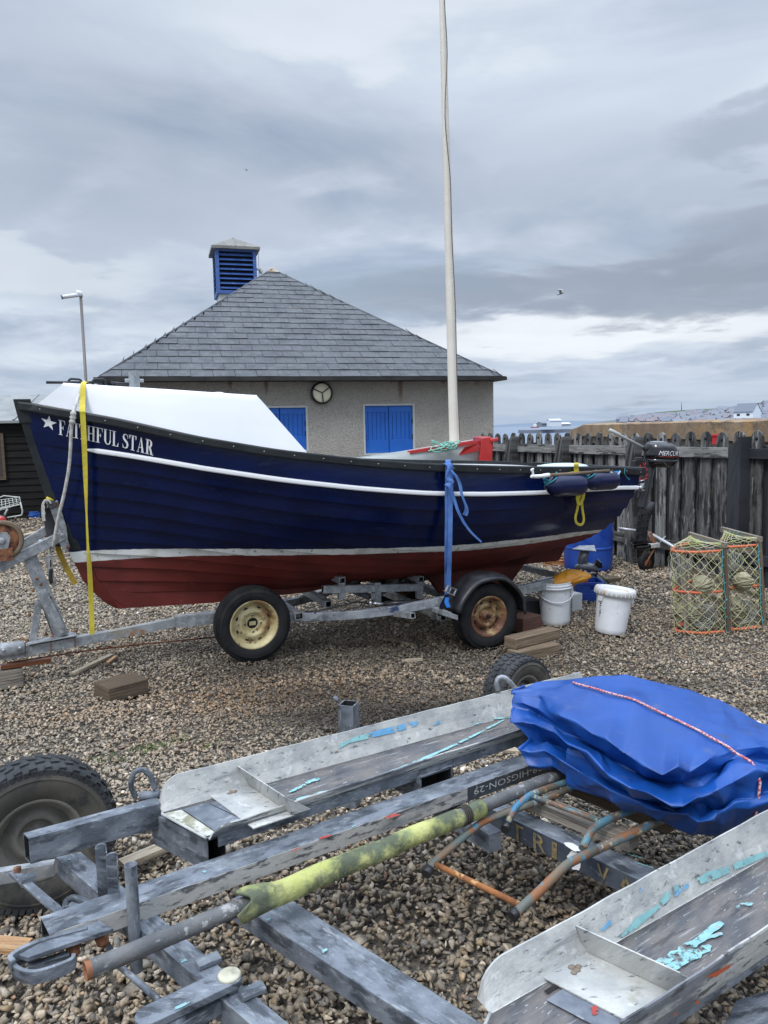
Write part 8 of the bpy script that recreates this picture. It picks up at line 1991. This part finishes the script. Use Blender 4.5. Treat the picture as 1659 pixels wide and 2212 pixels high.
for layer in(0,1):
    for i in range(nU+1):
        for k in range(nV+1):
            u=i/nU; a_=2*math.pi*(k/nV)*.97+math.radians(-100)   # slit underneath
            R=(.0305-.004*u)*(1+.05*math.sin(u*17+a_)+.03*math.sin(a_*3+u*31)) - (.007 if layer else 0)
            if u<.10: R+=.010*(1-u/.10)*(1+.5*math.cos(a_-1.2)) 
            s_=u*Lf+(ragg[k]*1.0-.03*math.cos(a_))*(1-u)**6
            if .885<u<.925: R-=.003
            c=f0+pd*s_+ -V(0,0,.004)
            vs.append(c+(e1*math.cos(a_)+e2*math.sin(a_))*R)
o_=(nU+1)*(nV+1)
for layer in(0,1):
    for i in range(nU):
        for k in range(nV):
            f=(layer*o_+i*(nV+1)+k,layer*o_+i*(nV+1)+k+1,layer*o_+(i+1)*(nV+1)+k+1,layer*o_+(i+1)*(nV+1)+k); fs.append(f if layer==0 else f[::-1])
for i in range(nU):
    for k in(0,nV): a_,b_=i*(nV+1)+k,(i+1)*(nV+1)+k; fs.append((a_,b_,o_+b_,o_+a_))
for k in range(nV):
    for i in(0,nU): a_,b_=i*(nV+1)+k,i*(nV+1)+k+1; fs.append((a_,b_,o_+b_,o_+a_))
mb=MB(); mb.add(vs,fs,0,None,True); mb.build('foam_sleeve',M['foam'],pipe,fixn=True)
mb=MB()
for k in range(4):
    s_=Lf*(.893+.009*k)
    P=[f0+pd*(s_+.003*math.sin(a_))+(e1*math.cos(a_)+e2*math.sin(a_))*.0272-V(0,0,.004) for a_ in np.linspace(0,6.283,25)[:-1]]; mb.tube(P,.0028,5,closed=True)
mb.build('binding_cord',mat('dark_cord',(.05,.045,.035),.9),pipe)
# ------------------------------------------------------------ rusty blue cradle frame
cr_=thing('tubular_frame','rusty blue bent tube frame hanging over the lettered cross beam','frame',Z(1200,1800,.4))
M['blue_rust']=mat('chipped_blue_rusty_tube',(.045,.17,.30),.5,0,'Object',var=((.10,.20,.22),9,5),spots=[((.13,.085,.055),9,.47,.60,8,(1,1,1),.9),((.26,.11,.04),20,.57,.65,7,(1,1,1),.9),((.42,.36,.20),40,.66,.70,3,(1,1,1),.9)],bump=(60,.5,.003))
M['orange_rust']=mat('bright_orange_rust',(.33,.13,.04),.85,0,var=((.18,.07,.03),14,6),spots=[((.5,.3,.12),30,.6,.7,5)],bump=(90,.6,.003))
M['brown_rust']=mat('olive_brown_rusty_tube',(.17,.12,.075),.7,0,var=((.10,.13,.12),8,6),spots=[((.24,.10,.04),12,.5,.62,7),((.08,.22,.30),9,.62,.70,7)],bump=(70,.5,.003))
def tb(pts,r_,nm,m,rad=.03):
    mb=MB(); P=bend([Z(x,y,z) for x,y,z in pts],rad,6); mb.tube(P,r_,14); return mb.build(nm,m,cr_)
tb([(1300,1652,.47),(1225,1689,.47),(1146,1716,.47),(1110,1746,.45),(1095,1782,.41)],.0112,'upper_tube',M['blue_rust'])
tb([(1300,1672,.45),(1225,1706,.45),(1150,1737,.45)],.0105,'upper_tube',M['blue_rust'])
tb([(1150,1737,.45),(1100,1752,.44),(1040,1776,.43),(999,1810,.42),(936,1863,.39),(925,1880,.385)],.0112,'side_tube',M['brown_rust'])
tb([(1500,1735,.48),(1419,1775,.47),(1364,1801,.46),(1290,1835,.44)],.0128,'side_tube',M['blue_rust'])
tb([(1290,1835,.44),(1225,1866,.43),(1165,1926,.40),(1124,1963,.38),(1115,1973,.38)],.0128,'side_tube',M['brown_rust'])
tb([(1430,1722,.48),(1382,1742,.48),(1308,1773,.47),(1280,1790,.46),(1258,1833,.44)],.0118,'upper_tube',M['blue_rust'])
tb([(938,1866,.39),(1124,1955,.38)],.0085,'rung',M['orange_rust']); tb([(1148,1719,.47),(1292,1773,.47)],.0085,'rung',M['blue_rust'])
for (x,y,z,x2,y2) in ((928,1876,.387,920,1889),(1117,1969,.38,1106,1981),(1096,1780,.411,1091,1792)):
    a_=Z(x,y,z);b_=Z(x2,y2,z-.006); mb=MB(); mb.tube([a_,b_],[.0145,.0145],14); mb.build('end_cap',M['black'],cr_)
# planks carrying the tarp
def lie(label,px0,px1,z,w_,h_,m):
    A=Z(*px0,z);B_=Z(*px1,z); a_=nrm(B_-A); n_=V(a_[1],-a_[0],0); n_=n_ if n_[1]<0 else -n_; mb=MB(); mb.beam((A-n_*w_/2)-V(0,0,h_/2),(B_-n_*w_/2)-V(0,0,h_/2),w_,h_); tag(mb.build('support_plank',m,bev=.003),label,'plank','planks under the blue tarpaulin')
lie('weathered plank directly behind the lettered cross beam',(1130,1722),(1360,1815),.435,.06,.04,M['wood_grey'])
lie('darker plank tucked further under the blue tarpaulin',(1225,1688),(1440,1775),.440,.07,.045,M['wood_brown'])
# ------------------------------------------------------------ folded tarpaulin (cloth settled over a core by constraint relaxation)
M['tarp']=mat('blue_pvc_tarpaulin',(.006,.060,.27),.38,0,var=((.009,.076,.33),3,4),spots=[((.005,.028,.17),4,.56,.78,8,(1,1,1),.5),((.09,.12,.24),9,.60,.80,9,(1,1,1),.45),((.05,.055,.07),14,.66,.82,9,(1,1,1),.4)],bump=(220,.10,.002,2),bump2=(9,.10,.01,5),rvar=.08)
tz0=.455
cLn=Z(1140,1640,.46); cF=Z(1560,1790,.46); ang_t=math.radians(-22)
tarp=thing('folded_tarpaulin','bulky folded bright blue tarpaulin tied with red cord on the trailer','tarpaulin',Z(1400,1700,.45))
def sheet_obj(W,nm,parent,m,sub=1):
    n1,n2=W.shape[:2]; mb=MB(); vs=[W[i,j] for i in range(n1) for j in range(n2)]; mb.add(vs,[(i*n2+j,(i+1)*n2+j,(i+1)*n2+j+1,i*n2+j+1) for i in range(n1-1) for j in range(n2-1)],0,None,True)
    o=mb.build(nm,m,parent); 
    s_=o.modifiers.new('s','SUBSURF'); s_.levels=sub;s_.render_levels=sub
    q=o.modifiers.new('t','SOLIDIFY'); q.thickness=.003; q.offset=-1
    return o
A_=Z(1128,1648,.46);B_=Z(1545,1805,.42);C_2=Z(1800,1700,.46)
Tl=Z(1108,1500,.70);Tb=Z(1385,1458,.70);Tr=Z(1665,1572,.70)
print('tarp pts',A_,B_,Tl,Tb,Tr)
te1=nrm(V(.75,-.66,0)); te2=nrm(V(.66,.75,0))
Lc=V(.470,2.635,0); c0=Lc+te1*.345+te2*.285
def wob(W,seed,a_,f_=9.):
    rr=np.random.default_rng(seed); out=W.copy()
    for k in range(6):
        f=rr.normal(0,f_,3); d=rr.normal(0,1,3)*np.array([1,1,.55]); ph=rr.uniform(0,6.28); out+=(np.sin(W@f+ph)*a_/2.4)[...,None]*d/np.linalg.norm(d)
    return out
def ridges(W,X,Y_,n,seed,ext,slope,wfun,an=1.,th=0.):
    """crumpled facets: sharp ridges where neighbouring dents meet"""
    rr=np.random.default_rng(seed); C=rr.uniform(-1,1,(n,2))*np.array(ext); ca,sa=math.cos(th),math.sin(th)
    best=np.full(X.shape,9.)
    for cx,cy in C:
        dx=X-cx;dy=Y_-cy; a=dx*ca+dy*sa; b=(-dx*sa+dy*ca)*an; k=rr.uniform(.8,1.25); best=np.minimum(best,np.sqrt(a*a+b*b)*k)
    g1=np.gradient(W,axis=0);g2_=np.gradient(W,axis=1); nn=np.cross(g1,g2_); nn/=np.linalg.norm(nn,axis=-1,keepdims=True)+1e-9
    if nn[W.shape[0]//2,W.shape[1]//2,2]<0: nn=-nn
    return W+nn*((best-best.mean())*slope*wfun)[...,None]
rowsT=[
[(290,275,.685),(420,238,.70),(600,213,.70),(760,198,.70),(900,195,.70),(1080,235,.695),(1250,272,.69),(1400,332,.68),(1600,440,.655),(1700,480,.64)],
[(284,285,.68),(440,275,.70),(620,290,.712),(800,300,.718),(950,330,.718),(1120,380,.715),(1290,430,.705),(1430,480,.69),(1560,520,.67),(1710,540,.65)],
[(276,305,.672),(425,312,.692),(560,425,.697),(720,520,.70),(880,600,.70),(1092,742,.678),(1250,702,.685),(1400,625,.685),(1500,592,.675),(1710,590,.65)],
[(262,375,.648),(432,425,.625),(560,505,.640),(720,605,.622),(870,700,.615),(1088,800,.605),(1220,795,.608),(1370,735,.615),(1480,640,.650),(1700,650,.622)],
[(302,440,.625),(420,445,.640),(620,560,.648),(790,690,.645),(930,790,.640),(1130,870,.602),(1290,850,.628),(1400,790,.645),(1585,700,.655),(1720,720,.63)],
[(345,545,.580),(440,565,.560),(620,655,.568),(800,775,.558),(930,862,.550),(1150,908,.540),(1290,924,.545),(1400,914,.550),(1532,874,.565),(1720,800,.582)],
[(326,590,.566),(450,598,.575),(640,690,.580),(820,805,.570),(960,868,.565),(1150,935,.545),(1290,965,.545),(1420,950,.545),(1560,905,.555),(1720,850,.562)],
[(368,690,.512),(510,690,.522),(640,775,.518),(760,850,.505),(880,906,.500),(1060,962,.475),(1250,1050,.452),(1400,1046,.455),(1560,1002,.47),(1720,930,.49)]]
Gt=np.array([[Z(988.5+.4042*x,1379.3+.4042*y,z) for x,y,z in r_] for r_ in rowsT])
Gt[3]=Gt[3]+te2*.030-V(0,0,.004); Gt[5]=Gt[5]+te2*.034-V(0,0,.004); Gt[4]=Gt[4]-te2*.010
Gt=np.concatenate([Gt[:,:1]+np.array([.06,.075,-.012]),Gt],1)                      # turn the left end back
Gt=np.concatenate([Gt[:1]+te2*.05-V(0,0,.10),Gt[:1]+te2*.035-V(0,0,.02),Gt,Gt[-1:]+te2*.05-V(0,0,.022),Gt[-1:]+te2*.14-V(0,0,.02)],0)
R1_=np.concatenate([Gt[:,-1:]+te1*.12+te2*.04],1); Gt=np.concatenate([Gt,R1_],1)
def upsample(Gm,k):
    a,b=Gm.shape[:2]; ia=np.linspace(0,a-1,(a-1)*k+1);ib=np.linspace(0,b-1,(b-1)*k+1)
    def f(t,n): i=np.minimum(t.astype(int),n-2); return i,(t-i)
    i,fi=f(ia,a);j,fj=f(ib,b)
    # straight between control folds, eased a little so the ridges stay crisp but the panels bow
    A=Gm[i][:,j];B=Gm[i+1][:,j];C=Gm[i][:,j+1];D=Gm[i+1][:,j+1]; u=fi[:,None,None];v=fj[None,:,None]
    v=v*.55+.45*(3*v*v-2*v**3)
    return A*(1-u)*(1-v)+B*u*(1-v)+C*(1-u)*v+D*u*v
rj=np.random.default_rng(12)
W2=upsample(Gt,2)
# secondary folds: every other mid point is pushed in or out so panels break into flat facets
gx=np.gradient(W2,axis=0);gy=np.gradient(W2,axis=1);nn=np.cross(gy,gx);nn/=np.linalg.norm(nn,axis=-1,keepdims=True)+1e-9
if nn[6,10,2]<0: nn=-nn
amp=np.full(W2.shape[:2],.006); amp[7:18]=.015; amp[:4]=.002; amp[4:8]=.006; amp[:7,:3]=.002
W2=W2+nn*(rj.uniform(-1,1,W2.shape[:2])*amp)[...,None]+rj.normal(0,1,W2.shape)*(amp*.35)[...,None]
W2=upsample(W2,7)
nr,nc=W2.shape[:2]
Xc,Yc=np.meshgrid(np.linspace(0,1.15,nc),np.linspace(0,.75,nr))
side=np.clip((Yc-.20)/.08,0,1)
W2=ridges(W2,Xc-.575,Yc-.375,120,6,(.58,.38),.11,side,1.6,.5); W2=ridges(W2,Xc-.575,Yc-.375,40,9,(.58,.38),.035,1-side,1.8,-.4)
# smooth once so the facets meet as folds and not as cuts
for _ in range(1): W2[1:-1,1:-1]=W2[1:-1,1:-1]*.5+(W2[:-2,1:-1]+W2[2:,1:-1]+W2[1:-1,:-2]+W2[1:-1,2:])*.125
sheet_obj(W2[:6*14+1] if False else W2,'folded_sheet',tarp,M['tarp'],1)
c9=np.mean(Gt[3:9,3:8].reshape(-1,3),0)+te2*.10; mb=MB(); mb.box(V(c9[0],c9[1],.555),te1*.22,te2*.12,V(0,0,.07)); mb.build('inner_folds',M['tarp'],tarp,bev=.02)
flatW=W2.reshape(-1,3)
def top_at(x,y,r_=.014):
    d=np.hypot(flatW[:,0]-x,flatW[:,1]-y); k=d<r_
    return flatW[k,2].max() if k.any() else .47
def ontop(px,py):
    z=.70
    for _ in range(12): p=Z(px,py,z); z=.5*z+.5*(top_at(p[0],p[1])+.004)
    return Z(px,py,z)
cp0=ontop(1238,1474);cp1=ontop(1622,1645)
P=[]
for t in np.linspace(0,1,30):
    p=cp0+(cp1-cp0)*t; P.append(V(p[0],p[1],top_at(p[0],p[1])+.004))
# the cord is taut: upper hull of the profile
Zh=[p[2] for p in P]
for _ in range(200):
    ch=False
    for k in range(1,29):
        m_=(Zh[k-1]+Zh[k+1])/2
        if Zh[k]<m_: Zh[k]=Zh[k]*.3+m_*.7
for k in range(30): P[k][2]=max(P[k][2],Zh[k]*.75+P[k][2]*.25)
end=P[-1]; P+= [end+V(.010,-.012,-.014),end+V(.014,-.03,-.05),end+V(.006,-.035,-.12),end+V(-.004,-.03,-.2)]
M['cord']=mat('red_flecked_cord',(.45,.04,.05),.8,0,var=((.62,.45,.45),160,1),bump=(200,.6,.002,2))
mb=MB(); mb.tube(P,.0040,8); mb.build('binding_cord',M['cord'],tarp)
